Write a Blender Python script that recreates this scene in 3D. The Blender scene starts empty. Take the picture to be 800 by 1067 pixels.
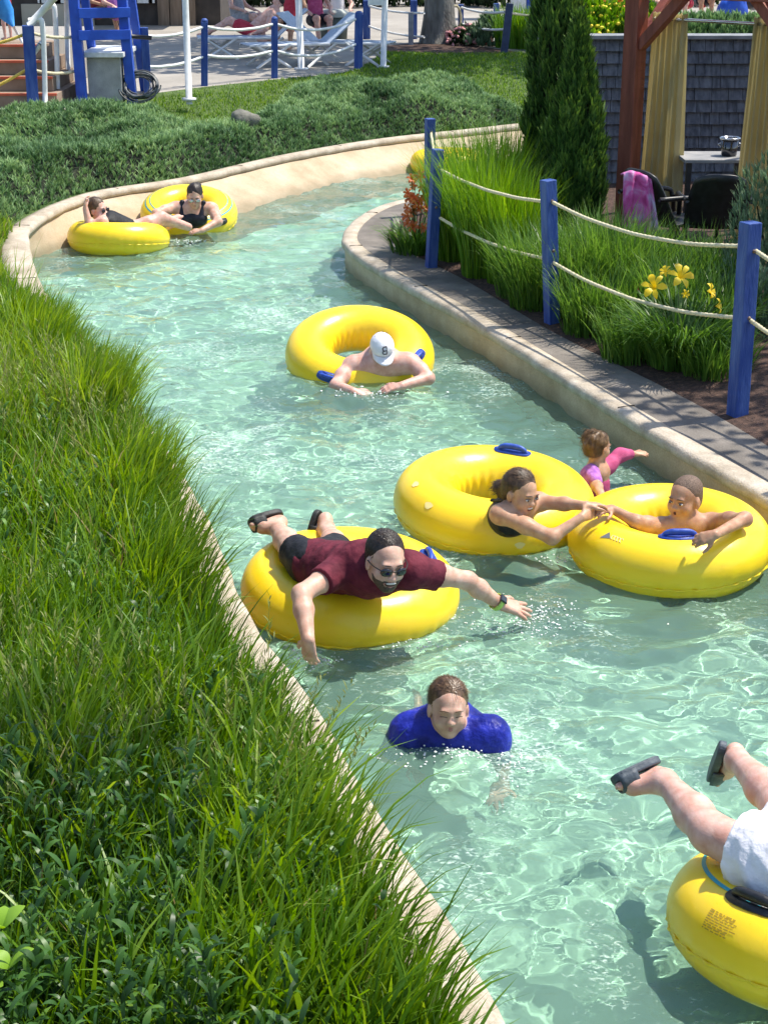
import bpy, bmesh, math, random
import numpy as np
from mathutils import Vector, Matrix
from mathutils.geometry import delaunay_2d_cdt
random.seed(7)
rng = np.random.default_rng(11)
scene = bpy.context.scene
COL = scene.collection
PI = math.pi

# ------------------------------------------------------------------ camera
F = 1650.0; CX, CY = 400.0, 533.5; H = 3.1
PIT = math.atan(619.5 / F)
CAM = np.array([0, 0, H])
FW = np.array([0, math.cos(PIT), -math.sin(PIT)])
UPV = np.array([0, math.sin(PIT), math.cos(PIT)])
RT = np.array([1.0, 0, 0])
def ray(x, y): return FW + RT * (x - CX) / F + UPV * (CY - y) / F
def pz(x, y, z=0.0):
    r = ray(x, y); return CAM + r * ((z - H) / r[2])
def py_(x, y, Y):
    r = ray(x, y); return CAM + r * (Y / r[1])
def ppm(p): return F / ((np.array(p) - CAM) @ FW)

cam_d = bpy.data.cameras.new('camera'); cam = bpy.data.objects.new('camera', cam_d)
COL.objects.link(cam); scene.camera = cam
cam.location = (0, 0, H); cam.rotation_euler = (PI / 2 - PIT, 0, 0)
cam_d.sensor_fit = 'HORIZONTAL'; cam_d.sensor_width = 36; cam_d.lens = F / 800 * 36
cam_d.clip_end = 2000; cam_d.clip_start = 0.05

# ------------------------------------------------------------------ light
SUN = np.array([0.42, 0.16, 0.88]); SUN /= np.linalg.norm(SUN)
w = bpy.data.worlds.new('World'); scene.world = w; w.use_nodes = True
nt = w.node_tree; bg = nt.nodes['Background']
sky = nt.nodes.new('ShaderNodeTexSky'); sky.sky_type = 'NISHITA'; sky.sun_disc = False
sky.sun_elevation = math.asin(SUN[2]); sky.sun_rotation = math.atan2(SUN[0], SUN[1])
nt.links.new(sky.outputs[0], bg.inputs[0]); bg.inputs[1].default_value = 0.15
sl = bpy.data.lights.new('sun', 'SUN'); sl.energy = 4.2; sl.angle = math.radians(0.5); sl.color = (1, 0.945, 0.84)
so = bpy.data.objects.new('sun', sl); COL.objects.link(so); so.location = (5, 5, 30)
so.rotation_euler = Vector(SUN).to_track_quat('Z', 'Y').to_euler()
scene.view_settings.view_transform = 'Standard'; scene.view_settings.look = 'None'
scene.view_settings.gamma = 1; scene.view_settings.exposure = 0.68
scene.render.engine = 'CYCLES'
cy = scene.cycles
cy.use_denoising = True
try: cy.denoiser = 'OPENIMAGEDENOISE'
except Exception: pass
cy.max_bounces = 8; cy.transparent_max_bounces = 16; cy.diffuse_bounces = 3; cy.glossy_bounces = 3
cy.transmission_bounces = 6; cy.caustics_reflective = False; cy.caustics_refractive = True
cy.sample_clamp_indirect = 12; cy.sample_clamp_direct = 20
cy.use_adaptive_sampling = True; cy.adaptive_threshold = 0.02

# ------------------------------------------------------------------ materials
def new_mat(name):
    m = bpy.data.materials.new(name); m.use_nodes = True
    return m, m.node_tree, m.node_tree.nodes['Principled BSDF'], m.node_tree.nodes['Material Output']
def setin(n, k, v):
    if k in n.inputs: n.inputs[k].default_value = v
def c4(c): return (c[0], c[1], c[2], 1.0)
def pmat(name, c1, c2=None, scale=6.0, rough=0.6, bump=0.0, bscale=40.0, metal=0.0, spec=0.5, coat=0.0,
         sss=0.0, sss_r=(1, 0.3, 0.15), stretch=(1, 1, 1), detail=6.0, lo=0.35, hi=0.65, ospace=False, bdist=0.01):
    m, t, b, out = new_mat(name)
    N, L = t.nodes.new, t.links.new
    setin(b, 'Roughness', rough); setin(b, 'Metallic', metal); setin(b, 'Specular IOR Level', spec)
    setin(b, 'Coat Weight', coat); setin(b, 'Coat Roughness', 0.1)
    if sss: setin(b, 'Subsurface Weight', sss); setin(b, 'Subsurface Radius', sss_r); setin(b, 'Subsurface Scale', 0.012)
    if c2 is None and not bump:
        b.inputs['Base Color'].default_value = c4(c1); return m
    tc = N('ShaderNodeTexCoord'); mp = N('ShaderNodeMapping'); mp.inputs['Scale'].default_value = stretch
    L(tc.outputs['Object' ], mp.inputs[0])
    if c2 is not None:
        n = N('ShaderNodeTexNoise'); n.inputs['Scale'].default_value = scale; n.inputs['Detail'].default_value = detail
        L(mp.outputs[0], n.inputs['Vector'])
        r = N('ShaderNodeValToRGB'); r.color_ramp.elements[0].position = lo; r.color_ramp.elements[1].position = hi
        r.color_ramp.elements[0].color = c4(c1); r.color_ramp.elements[1].color = c4(c2)
        L(n.outputs[0], r.inputs[0]); L(r.outputs[0], b.inputs['Base Color'])
    else: b.inputs['Base Color'].default_value = c4(c1)
    if bump:
        n2 = N('ShaderNodeTexNoise'); n2.inputs['Scale'].default_value = bscale; n2.inputs['Detail'].default_value = 5
        L(mp.outputs[0], n2.inputs['Vector'])
        bp = N('ShaderNodeBump'); bp.inputs['Strength'].default_value = bump; bp.inputs['Distance'].default_value = bdist
        L(n2.outputs[0], bp.inputs['Height']); L(bp.outputs[0], b.inputs['Normal'])
    return m
def leafmat(name, dark, mid, light, transl=0.35, rough=0.45, spec=0.4):
    m, t, b, out = new_mat(name)
    N, L = t.nodes.new, t.links.new
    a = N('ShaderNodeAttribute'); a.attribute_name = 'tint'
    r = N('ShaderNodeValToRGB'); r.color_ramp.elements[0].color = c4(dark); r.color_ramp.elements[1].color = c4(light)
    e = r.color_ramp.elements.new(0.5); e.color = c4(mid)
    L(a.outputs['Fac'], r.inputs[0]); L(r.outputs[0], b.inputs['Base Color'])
    setin(b, 'Roughness', rough); setin(b, 'Specular IOR Level', spec)
    tr = N('ShaderNodeBsdfTranslucent')
    hs = N('ShaderNodeHueSaturation'); hs.inputs['Value'].default_value = 1.25; hs.inputs['Saturation'].default_value = 1.1; hs.inputs['Hue'].default_value = 0.485
    L(r.outputs[0], hs.inputs['Color']); L(hs.outputs[0], tr.inputs[0])
    mx = N('ShaderNodeMixShader'); mx.inputs[0].default_value = transl
    L(b.outputs[0], mx.inputs[1]); L(tr.outputs[0], mx.inputs[2]); L(mx.outputs[0], out.inputs[0])
    return m

# ------------------------------------------------------------------ tagging
def tag(o, label=None, cat=None, group=None, kind=None):
    if label: o['label'] = label
    if cat: o['category'] = cat
    if group: o['group'] = group
    if kind: o['kind'] = kind
    return o
def thing(name, label, cat, loc=(0, 0, 0), rz=0.0, group=None):
    o = bpy.data.objects.new(name, None); COL.objects.link(o)
    o.empty_display_size = 0.1
    o.location = tuple(float(v) for v in loc); o.rotation_euler = (0, 0, rz)
    return tag(o, label, cat, group)

# ------------------------------------------------------------------ mesh builder
def wloc(o):
    """world matrix of a parent chain whose transforms are all set already"""
    M = Matrix.Identity(4)
    while o is not None:
        M = Matrix.LocRotScale(o.location, o.rotation_euler, o.scale) @ M; o = o.parent
    return M
class MB:
    def __init__(s): s.v = []; s.f = []; s.t = []; s.n = 0
    def add(s, v, f, tint=None):
        v = np.asarray(v, float).reshape(-1, 3)
        s.v.append(v); s.f.extend([tuple(int(i) + s.n for i in q) for q in f])
        s.t.append(np.full(len(v), 0.5) if tint is None else np.broadcast_to(np.asarray(tint, float), (len(v),)))
        s.n += len(v); return s
    def box(s, c, size, R=None):
        x, y, z = [k / 2 for k in size]
        v = np.array([[a * x, b * y, d * z] for a in (-1, 1) for b in (-1, 1) for d in (-1, 1)])
        if R is not None: v = v @ np.asarray(R).T
        return s.add(v + np.asarray(c), [(0, 1, 3, 2), (4, 6, 7, 5), (0, 4, 5, 1), (2, 3, 7, 6), (0, 2, 6, 4), (1, 5, 7, 3)])
    def bar(s, a, b, w, h=None, up=(0, 0, 1)):
        a, b = np.asarray(a, float), np.asarray(b, float); d = b - a; L = np.linalg.norm(d); d /= L
        u = np.cross(d, up)
        if np.linalg.norm(u) < 1e-4: u = np.cross(d, (0, 1, 0))
        u /= np.linalg.norm(u); n = np.cross(u, d)
        return s.box((a + b) / 2, (w, L, h or w), np.array([u, d, n]).T)
    def tube(s, pts, rad, n=10, cap=True, closed=False, flat=1.0, up=(0, 0, 1)):
        P = np.asarray(pts, float); k = len(P); rad = np.broadcast_to(np.asarray(rad, float), (k,))
        T = np.gradient(P, axis=0) if not closed else (np.roll(P, -1, 0) - np.roll(P, 1, 0))
        T /= np.linalg.norm(T, axis=1)[:, None] + 1e-9
        ref = np.array(up, float)
        if abs(T[0] @ ref) > 0.95: ref = np.array([1.0, 0, 0])
        V = []
        u = None
        for i in range(k):
            if u is None: u = np.cross(ref, T[i])
            else: u = u - T[i] * (u @ T[i])
            u = u / (np.linalg.norm(u) + 1e-9); q = np.cross(T[i], u)
            for j in range(n):
                a = 2 * PI * j / n
                V.append(P[i] + rad[i] * (math.cos(a) * u + flat * math.sin(a) * q))
        fc = []
        for i in range(k if closed else k - 1):
            i2 = (i + 1) % k
            for j in range(n):
                j2 = (j + 1) % n
                fc.append((i * n + j, i2 * n + j, i2 * n + j2, i * n + j2)[::-1])
        if cap and not closed:
            fc.append(tuple(range(n))); fc.append(tuple((k - 1) * n + j for j in range(n))[::-1])
        return s.add(V, fc)
    def lathe(s, prof, c=(0, 0, 0), n=24, R=None):
        V = []; fc = []; k = len(prof)
        for j in range(n):
            a = 2 * PI * j / n
            for r, z in prof: V.append((r * math.cos(a), r * math.sin(a), z))
        for j in range(n):
            j2 = (j + 1) % n
            for i in range(k - 1): fc.append((j * k + i, j2 * k + i, j2 * k + i + 1, j * k + i + 1))
        V = np.array(V)
        if R is not None: V = V @ np.asarray(R).T
        return s.add(V + np.asarray(c), fc)
    def ell(s, c, r, R=None, n=14, m=9):
        V = [(0, 0, -1)]; fc = []
        for i in range(1, m):
            t = -PI / 2 + PI * i / m
            for j in range(n):
                a = 2 * PI * j / n; V.append((math.cos(t) * math.cos(a), math.cos(t) * math.sin(a), math.sin(t)))
        V.append((0, 0, 1)); top = len(V) - 1
        for j in range(n):
            j2 = (j + 1) % n
            fc.append((0, 1 + j2, 1 + j)); fc.append((top, 1 + (m - 2) * n + j, 1 + (m - 2) * n + j2))
            for i in range(m - 2): fc.append((1 + i * n + j, 1 + i * n + j2, 1 + (i + 1) * n + j2, 1 + (i + 1) * n + j))
        V = np.array(V) * np.asarray(r)
        if R is not None: V = V @ np.asarray(R).T
        return s.add(V + np.asarray(c), fc)
    def prism(s, poly, z0, z1):
        k = len(poly); V = [(p[0], p[1], z0) for p in poly] + [(p[0], p[1], z1) for p in poly]
        fc = [tuple(range(k))[::-1], tuple(range(k, 2 * k))] + [(i, (i + 1) % k, k + (i + 1) % k, k + i) for i in range(k)]
        return s.add(V, fc)
    def xform(s, M):
        M = np.asarray(M)
        s.v = [v @ M[:3, :3].T + M[:3, 3] for v in s.v]; return s
def link_mesh(name, V, faces, m, parent=None, tint=None, smooth=True, local=False, bevel=0.0):
    V = np.asarray(V, float)
    if parent is not None and not local:
        Mi = np.array(wloc(parent).inverted()); V = V @ Mi[:3, :3].T + Mi[:3, 3]
    me = bpy.data.meshes.new(name)
    if isinstance(faces, np.ndarray):
        k = faces.shape[1]; nf = len(faces)
        me.vertices.add(len(V)); me.vertices.foreach_set('co', V.astype(np.float32).ravel())
        me.loops.add(nf * k); me.loops.foreach_set('vertex_index', faces.astype(np.int32).ravel())
        me.polygons.add(nf); me.polygons.foreach_set('loop_start', np.arange(0, nf * k, k, dtype=np.int32))
        me.update(calc_edges=True)
    else: me.from_pydata([tuple(v) for v in V], [], faces); me.update()
    if smooth: me.polygons.foreach_set('use_smooth', np.ones(len(me.polygons), bool))
    if tint is not None:
        a = me.attributes.new('tint', 'FLOAT', 'POINT'); a.data.foreach_set('value', np.asarray(tint, np.float32))
    ms = m if isinstance(m, (list, tuple)) else [m]
    for q in ms: me.materials.append(q)
    o = bpy.data.objects.new(name, me); COL.objects.link(o); o.parent = parent
    if bevel:
        b = o.modifiers.new('bevel', 'BEVEL'); b.width = bevel; b.segments = 2; b.limit_method = 'ANGLE'
    return o
def obj(name, mb, m, parent=None, smooth=False, local=False, bevel=0.0, tint=False):
    V = np.concatenate(mb.v)
    return link_mesh(name, V, mb.f, m, parent, np.concatenate(mb.t) if tint else None, smooth, local, bevel)
def dup(root, loc=None, rz=None, label=None, group=None, parent=None):
    c = root.copy(); COL.objects.link(c); c.parent = parent
    for ch in list(root.children): dup(ch, parent=c)
    if loc is not None: c.location = tuple(float(v) for v in loc)
    if rz is not None: c.rotation_euler = (0, 0, rz)
    if label: c['label'] = label
    if group: c['group'] = group
    return c
def spline(pts, n=8, closed=False):
    P = np.asarray(pts, float); k = len(P); out = []
    for i in range(k if closed else k - 1):
        p0 = P[(i - 1) % k] if (closed or i > 0) else 2 * P[0] - P[1]
        p1 = P[i]; p2 = P[(i + 1) % k]
        p3 = P[(i + 2) % k] if (closed or i + 2 < k) else 2 * P[k - 1] - P[k - 2]
        for t in np.linspace(0, 1, n, endpoint=False):
            out.append(0.5 * ((2 * p1) + (p2 - p0) * t + (2 * p0 - 5 * p1 + 4 * p2 - p3) * t * t + (3 * p1 - p0 - 3 * p2 + p3) * t ** 3))
    if not closed: out.append(P[-1])
    return np.array(out)
def resample(P, step):
    P = np.asarray(P, float); d = np.r_[0, np.cumsum(np.linalg.norm(np.diff(P, axis=0), axis=1))]
    s = np.linspace(0, d[-1], max(2, int(d[-1] / step) + 1))
    return np.stack([np.interp(s, d, P[:, i]) for i in range(P.shape[1])], 1)
# ---- value noise
_perm = np.random.default_rng(3).random((256, 256))
def vnoise(x, y):
    x = np.asarray(x, float); y = np.asarray(y, float)
    xi = np.floor(x).astype(int); yi = np.floor(y).astype(int); fx = x - xi; fy = y - yi
    fx = fx * fx * fx * (fx * (fx * 6 - 15) + 10); fy = fy * fy * fy * (fy * (fy * 6 - 15) + 10)
    g = lambda a, b: _perm[a & 255, b & 255]
    return (g(xi, yi) * (1 - fx) + g(xi + 1, yi) * fx) * (1 - fy) + (g(xi, yi + 1) * (1 - fx) + g(xi + 1, yi + 1) * fx) * fy
def fbm(x, y, o=4):
    s = 0; a = 0.5; t = 0
    for i in range(o): s = s + a * vnoise(x * 2 ** i + 17.3 * i, y * 2 ** i + 5.1 * i); t += a; a *= 0.5
    return s / t
def inpoly(x, y, poly):
    x = np.asarray(x, float); y = np.asarray(y, float); r = np.zeros(x.shape, bool); k = len(poly)
    for i in range(k):
        x1, y1 = poly[i][:2]; x2, y2 = poly[(i + 1) % k][:2]
        if y1 == y2: continue
        c = ((y1 > y) != (y2 > y)) & (x < (x2 - x1) * (y - y1) / (y2 - y1) + x1)
        r ^= c
    return r
def dist_line(x, y, P):
    x = np.asarray(x, float); y = np.asarray(y, float); best = np.full(x.shape, 1e9)
    for i in range(len(P) - 1):
        ax, ay = P[i][:2]; bx, by = P[i + 1][:2]; dx, dy = bx - ax, by - ay
        t = np.clip(((x - ax) * dx + (y - ay) * dy) / (dx * dx + dy * dy + 1e-12), 0, 1)
        best = np.minimum(best, np.hypot(x - ax - t * dx, y - ay - t * dy))
    return best
def offset(P, d):
    """offset an open polyline to its left by d"""
    P = np.asarray(P, float)[:, :2]; T = np.gradient(P, axis=0); T /= np.linalg.norm(T, axis=1)[:, None]
    return P + np.stack([-T[:, 1], T[:, 0]], 1) * d
# ================================================================== the river channel
ZL, ZF, ZR = 0.25, 0.36, 0.25
left_px = [(520, 1062), (465, 960), (412, 880), (357, 790), (320, 725), (257, 640), (212, 535), (160, 450), (95, 368), (67, 334), (40, 292), (29, 258)]
L_ = [np.r_[(1.0, -4)], np.r_[(0.75, 0)], np.r_[(0.52, 2.4)]] + [pz(x, y, ZL)[:2] for x, y in left_px]
far_px = [(60, 216), (110, 199), (200, 185), (300, 162), (400, 145), (500, 134), (545, 129)]
L_ += [np.r_[(-3.4, 15.2)]] + [pz(x, y, ZF)[:2] for x, y in far_px] + [np.r_[q] for q in ((3.6, 24.0), (6, 25.3), (10, 27), (16, 28.5))]
LEFT = resample(spline(np.array(L_), 8), 0.16)
right_px = [(420, 207), (390, 216), (368, 230), (358, 245), (365, 258), (400, 282), (500, 337), (650, 430), (770, 500), (800, 518)]
R_ = [np.r_[q] for q in ((3.62, -4), (3.55, 0), (3.2, 3), (2.75, 5.4))] + [pz(x, y, ZR)[:2] for x, y in right_px[::-1]]
R_ += [np.r_[q] for q in ((0.9, 18.0), (2.2, 19.0), (4, 20.1), (7, 21.6), (11, 23.2), (16, 24.5))]
RIGHT = resample(spline(np.array(R_), 8), 0.14)
def ztop_left(P):
    y = P[:, 1]; return ZL + (ZF - ZL) * np.clip((y - 13.2) / 3.0, 0, 1)
ZTL = ztop_left(LEFT); ZTR = np.full(len(RIGHT), ZR)
WL = 0.20 - 0.06 * np.clip((LEFT[:, 1] - 14.5) / 2, 0, 1) + 0.05 * np.clip((LEFT[:, 1] - 9) / 3, 0, 1) * (LEFT[:, 1] < 14.5)   # coping width on the left bank
WR = np.full(len(RIGHT), 0.13)
def offs(P, d):
    T = np.gradient(P, axis=0); T /= np.linalg.norm(T, axis=1)[:, None]
    return P + np.stack([-T[:, 1], T[:, 0]], 1) * np.asarray(d)[:, None]
LO = offs(LEFT, WL)          # LEFT runs away from the camera: left of it is the bank
RO = offs(RIGHT, -WR)
DEPTH = -0.62
def loft(P, sgn, ztop, profile):
    """profile: list of (offset away from the water, height above the coping top) ; None height = floor"""
    V = []; k = len(profile)
    T = np.gradient(P, axis=0); T /= np.linalg.norm(T, axis=1)[:, None]; N = np.stack([-T[:, 1], T[:, 0]], 1) * sgn
    for i in range(len(P)):
        for (o, h) in profile:
            ow = o(i) if callable(o) else o
            V.append((P[i, 0] + N[i, 0] * ow, P[i, 1] + N[i, 1] * ow, DEPTH - 0.1 if h is None else ztop[i] + h))
    f = []
    for i in range(len(P) - 1):
        for j in range(k - 1):
            q = (i * k + j, (i + 1) * k + j, (i + 1) * k + j + 1, i * k + j + 1)
            f.append(q if sgn < 0 else q[::-1])
    return V, f
# --- materials
def concrete(name, c1, c2, c3, scale=3.0, bump=0.25, rough=0.85, wet=False):
    m, t, b, out = new_mat(name); N, L = t.nodes.new, t.links.new
    tc = N('ShaderNodeTexCoord')
    n = N('ShaderNodeTexNoise'); n.inputs['Scale'].default_value = scale; n.inputs['Detail'].default_value = 8; n.inputs['Roughness'].default_value = 0.65
    L(tc.outputs['Object'], n.inputs['Vector'])
    r = N('ShaderNodeValToRGB'); r.color_ramp.elements[0].position = 0.32; r.color_ramp.elements[1].position = 0.7
    r.color_ramp.elements[0].color = c4(c1); r.color_ramp.elements[1].color = c4(c3)
    e = r.color_ramp.elements.new(0.52); e.color = c4(c2)
    n2 = N('ShaderNodeTexNoise'); n2.inputs['Scale'].default_value = 90; n2.inputs['Detail'].default_value = 4
    L(tc.outputs['Object'], n2.inputs['Vector'])
    mx = N('ShaderNodeMix'); mx.data_type = 'RGBA'; mx.blend_type = 'MULTIPLY'; mx.inputs[0].default_value = 0.35
    r2 = N('ShaderNodeValToRGB'); r2.color_ramp.elements[0].position = 0.3; r2.color_ramp.elements[1].position = 0.6; r2.color_ramp.elements[0].color = (0.45, 0.42, 0.38, 1)
    L(n2.outputs[0], r2.inputs[0])
    L(n.outputs[0], r.inputs[0]); L(r.outputs[0], mx.inputs[6]); L(r2.outputs[0], mx.inputs[7]); L(mx.outputs[2], b.inputs['Base Color'])
    bp = N('ShaderNodeBump'); bp.inputs['Strength'].default_value = bump; bp.inputs['Distance'].default_value = 0.012
    ad = N('ShaderNodeMath'); ad.operation = 'ADD'; L(n.outputs[0], ad.inputs[0]); L(n2.outputs[0], ad.inputs[1])
    L(ad.outputs[0], bp.inputs['Height']); L(bp.outputs[0], b.inputs['Normal'])
    setin(b, 'Roughness', rough)
    return m
M_wall = concrete('pool_wall_paint', (0.38, 0.28, 0.17), (0.51, 0.40, 0.27), (0.59, 0.49, 0.36), 1.6, 0.15)
# damp green-brown stain just above the water line
t_ = M_wall.node_tree; b_ = t_.nodes['Principled BSDF']; src = b_.inputs['Base Color'].links[0].from_socket
tc_ = t_.nodes.new('ShaderNodeTexCoord'); sx_ = t_.nodes.new('ShaderNodeSeparateXYZ'); t_.links.new(tc_.outputs['Object'], sx_.inputs[0])
nn_ = t_.nodes.new('ShaderNodeTexNoise'); nn_.inputs['Scale'].default_value = 5; nn_.inputs['Detail'].default_value = 5; t_.links.new(tc_.outputs['Object'], nn_.inputs['Vector'])
ma_ = t_.nodes.new('ShaderNodeMath'); ma_.operation = 'MULTIPLY_ADD'; ma_.inputs[1].default_value = -0.10; t_.links.new(nn_.outputs[0], ma_.inputs[0]); t_.links.new(sx_.outputs[2], ma_.inputs[2])
mr_ = t_.nodes.new('ShaderNodeMapRange'); mr_.inputs['From Min'].default_value = -0.03; mr_.inputs['From Max'].default_value = 0.05; mr_.inputs['To Min'].default_value = 0.5; mr_.inputs['To Max'].default_value = 0.0; t_.links.new(ma_.outputs[0], mr_.inputs[0])
mi_ = t_.nodes.new('ShaderNodeMix'); mi_.data_type = 'RGBA'; mi_.inputs[7].default_value = (0.13, 0.115, 0.06, 1); t_.links.new(mr_.outputs[0], mi_.inputs[0]); t_.links.new(src, mi_.inputs[6]); t_.links.new(mi_.outputs[2], b_.inputs['Base Color'])
M_coping = concrete('coping_concrete', (0.33, 0.27, 0.20), (0.47, 0.40, 0.31), (0.60, 0.53, 0.44), 5.0, 0.5)
M_path = concrete('path_concrete', (0.11, 0.095, 0.08), (0.19, 0.165, 0.14), (0.28, 0.245, 0.21), 2.2, 0.35)
M_plaza = concrete('plaza_concrete', (0.27, 0.245, 0.21), (0.34, 0.31, 0.27), (0.41, 0.38, 0.33), 0.8, 0.1)
M_asph = concrete('plaza_asphalt', (0.10, 0.10, 0.105), (0.15, 0.15, 0.155), (0.19, 0.19, 0.19), 1.0, 0.2)
M_mulch = concrete('bark_mulch', (0.025, 0.014, 0.010), (0.07, 0.036, 0.024), (0.15, 0.085, 0.058), 26, 1.0, 0.95)
M_soil = concrete('lawn_soil', (0.03, 0.05, 0.012), (0.07, 0.105, 0.025), (0.12, 0.15, 0.045), 6.0, 0.6, 0.95)
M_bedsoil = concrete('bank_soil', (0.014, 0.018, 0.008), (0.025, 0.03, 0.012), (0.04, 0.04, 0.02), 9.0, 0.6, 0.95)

M_joint = pmat('joint_grime', (0.05, 0.04, 0.03), (0.10, 0.08, 0.06), 30, 0.95)
def river_wall(name, label, P, sgn, zt, W, cap):
    t = thing(name, label, 'wall', (P[len(P) // 2, 0], P[len(P) // 2, 1], 0))
    sl_i = 0.58 * np.clip((P[:, 1] - 15.2) / 1.8, 0, 1) ** 1.0 if sgn > 0 else np.zeros(len(P))      # the far bank slopes into the water
    V, f = loft(P, sgn, zt, [(lambda i: 0.012 - sl_i[i] * 1.9, None), (lambda i: 0.012 - sl_i[i], -0.40), (lambda i: 0.012 - sl_i[i] * 0.45, -0.22), (0.012, -0.07)])
    link_mesh('wall_face', V, f, M_wall, t)
    jit = 0.004 * np.sin(np.arange(len(P)) * 1.7) + 0.006 * (rng.random(len(P)) - 0.5)
    prof = [(lambda i: 0.010 + 0 * i, -0.075), (lambda i: -0.014 + jit[i], -0.068), (lambda i: -0.020 + jit[i], -0.04), (lambda i: -0.010 + jit[i], -0.010), (lambda i: 0.016 + jit[i], 0.0),
            (lambda i: W[i] * 0.6, 0.003), (lambda i: W[i], -0.004), (lambda i: W[i] + 0.004, -0.20)]
    V, f = loft(P, sgn, zt, prof)
    link_mesh('coping', V, f, cap, t)
    T = np.gradient(P, axis=0); T /= np.linalg.norm(T, axis=1)[:, None]; Nn = np.stack([-T[:, 1], T[:, 0]], 1) * sgn
    for i in range(20, len(P) - 10, 13):
        if not (3 < P[i, 1] < 24): continue
        wv = W[i] if sgn > 0 else W[i] + 0.30
        a_ = np.r_[P[i] + Nn[i] * 0.012, zt[i] + 0.0005]; b_ = np.r_[P[i] + Nn[i] * min(W[i], wv) + T[i] * 0.01, zt[i] + 0.0005]
        mb = MB(); mb.bar(a_, b_, 0.007, 0.010); obj('joint', mb, M_joint, t)
    return t
river_wall('river_wall', 'curving tan wall of the lazy river along the grassy bank and the juniper slope', LEFT, 1, ZTL, WL, M_coping)
river_wall('river_wall', 'tan wall of the lazy river below the path with the blue posts', RIGHT, -1, ZTR, WR, M_coping)

# --- floor and water
CHAN = np.concatenate([LEFT, RIGHT[::-1]])
def tri_region(loops, pts, keep):
    """constrained triangulation; loops: closed 2-D polylines; keep(cx, cy) -> mask of triangles"""
    vs = []; es = []
    for lp, closed in loops:
        b = len(vs); vs += [tuple(map(float, p[:2])) for p in lp]; k = len(lp)
        es += [(b + i, b + (i + 1) % k) for i in range(k if closed else k - 1)]
    vs += [tuple(map(float, p)) for p in pts]
    v, e, f, *_ = delaunay_2d_cdt([Vector(q) for q in vs], es, [], 0, 1e-5)
    V = np.array([(q.x, q.y) for q in v]); Fc = np.array([q for q in f if len(q) == 3])
    c = V[Fc].mean(1)
    return V, Fc, keep(c[:, 0], c[:, 1])
m, t, b, out = new_mat('pool_floor'); N, L = t.nodes.new, t.links.new
tc = N('ShaderNodeTexCoord'); n = N('ShaderNodeTexNoise'); n.inputs['Scale'].default_value = 0.8; n.inputs['Detail'].default_value = 6
L(tc.outputs['Object'], n.inputs['Vector'])
r = N('ShaderNodeValToRGB'); r.color_ramp.elements[0].position = 0.3; r.color_ramp.elements[1].position = 0.7
r.color_ramp.elements[0].color = (0.37, 0.62, 0.475, 1); r.color_ramp.elements[1].color = (0.53, 0.80, 0.635, 1)
L(n.outputs[0], r.inputs[0]); L(r.outputs[0], b.inputs['Base Color']); setin(b, 'Roughness', 0.8)
M_floor = m
gx, gy = np.meshgrid(np.arange(-6, 17, 0.8), np.arange(-4, 30, 0.8))
pts = np.stack([gx.ravel(), gy.ravel()], 1); pts = pts[inpoly(pts[:, 0], pts[:, 1], CHAN)]
Wd_L = offs(LEFT, np.full(len(LEFT), 0.02)); Wd_R = offs(RIGHT, np.full(len(RIGHT), -0.02))
POOL = np.concatenate([Wd_L, Wd_R[::-1]])
V, Fc, kp = tri_region([(POOL, True)], pts, lambda x, y: inpoly(x, y, POOL))
tag(link_mesh('pool_floor', np.c_[V, np.full(len(V), DEPTH)], Fc[kp], M_floor), kind='structure')

# water surface: real waves on a fine sheet
def wave(x, y):
    wx = x + 0.30 * (fbm(x * 1.7, y * 1.7 + 50, 2) - 0.5); wy = y + 0.30 * (fbm(x * 1.7 + 31, y * 1.7, 2) - 0.5)
    rid = 1 - np.abs(2 * fbm(wx * 3.4 + 11, wy * 4.4 + 3, 2) - 1) * 2.2
    far = np.clip((y - 6) / 6, 0, 1)
    h = 0.050 * (fbm(x * 1.1 + 3, y * 1.5, 3) - 0.5) + 0.040 * (fbm(wx * 3.1 + 40, wy * 4.2 + 9, 3) - 0.5) + (0.022 + 0.012 * far) * (fbm(wx * 7 + 7, wy * 9.5 + 2, 2) - 0.5) + 0.006 * rid + (0.007 + 0.006 * far) * (fbm(wx * 16 + 70, wy * 22 + 2, 2) - 0.5)
    return h
pts = []
for (y0, y1, st) in ((-4, 2.8, 0.4), (2.8, 7.6, 0.026), (7.6, 11, 0.034), (11, 15.5, 0.048), (15.5, 29, 0.085)):
    gx, gy = np.meshgrid(np.arange(-6, 17 if y1 > 15 else 5, st), np.arange(y0, y1, st))
    q = np.stack([gx.ravel() + (rng.random(gx.size) - 0.5) * st * 0.4, gy.ravel() + (rng.random(gx.size) - 0.5) * st * 0.4], 1)
    q = q[inpoly(q[:, 0], q[:, 1], POOL)]
    vis = np.abs(q[:, 0]) < 0.27 * np.maximum(q[:, 1], 0) + 1.0
    thin = rng.random(len(q)) < 0.02
    pts.append(q[vis | thin])
pts = np.concatenate(pts)
V, Fc, kp = tri_region([(POOL, True)], pts, lambda x, y: inpoly(x, y, POOL))
m, t, b, out = new_mat('pool_water'); N, L = t.nodes.new, t.links.new
t.nodes.remove(b)
tc = N('ShaderNodeTexCoord')
def nz(scale, detail, st=(1, 1, 1), dist=0.0):
    mp = N('ShaderNodeMapping'); mp.inputs['Scale'].default_value = st; L(tc.outputs['Object'], mp.inputs[0])
    n = N('ShaderNodeTexNoise'); n.inputs['Scale'].default_value = scale; n.inputs['Detail'].default_value = detail; n.inputs['Distortion'].default_value = dist
    L(mp.outputs[0], n.inputs['Vector']); return n
n1 = nz(16, 3, (1, 1.2, 1), 0.5); n2 = nz(45, 3, (1, 1.2, 1), 0.4)
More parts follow.
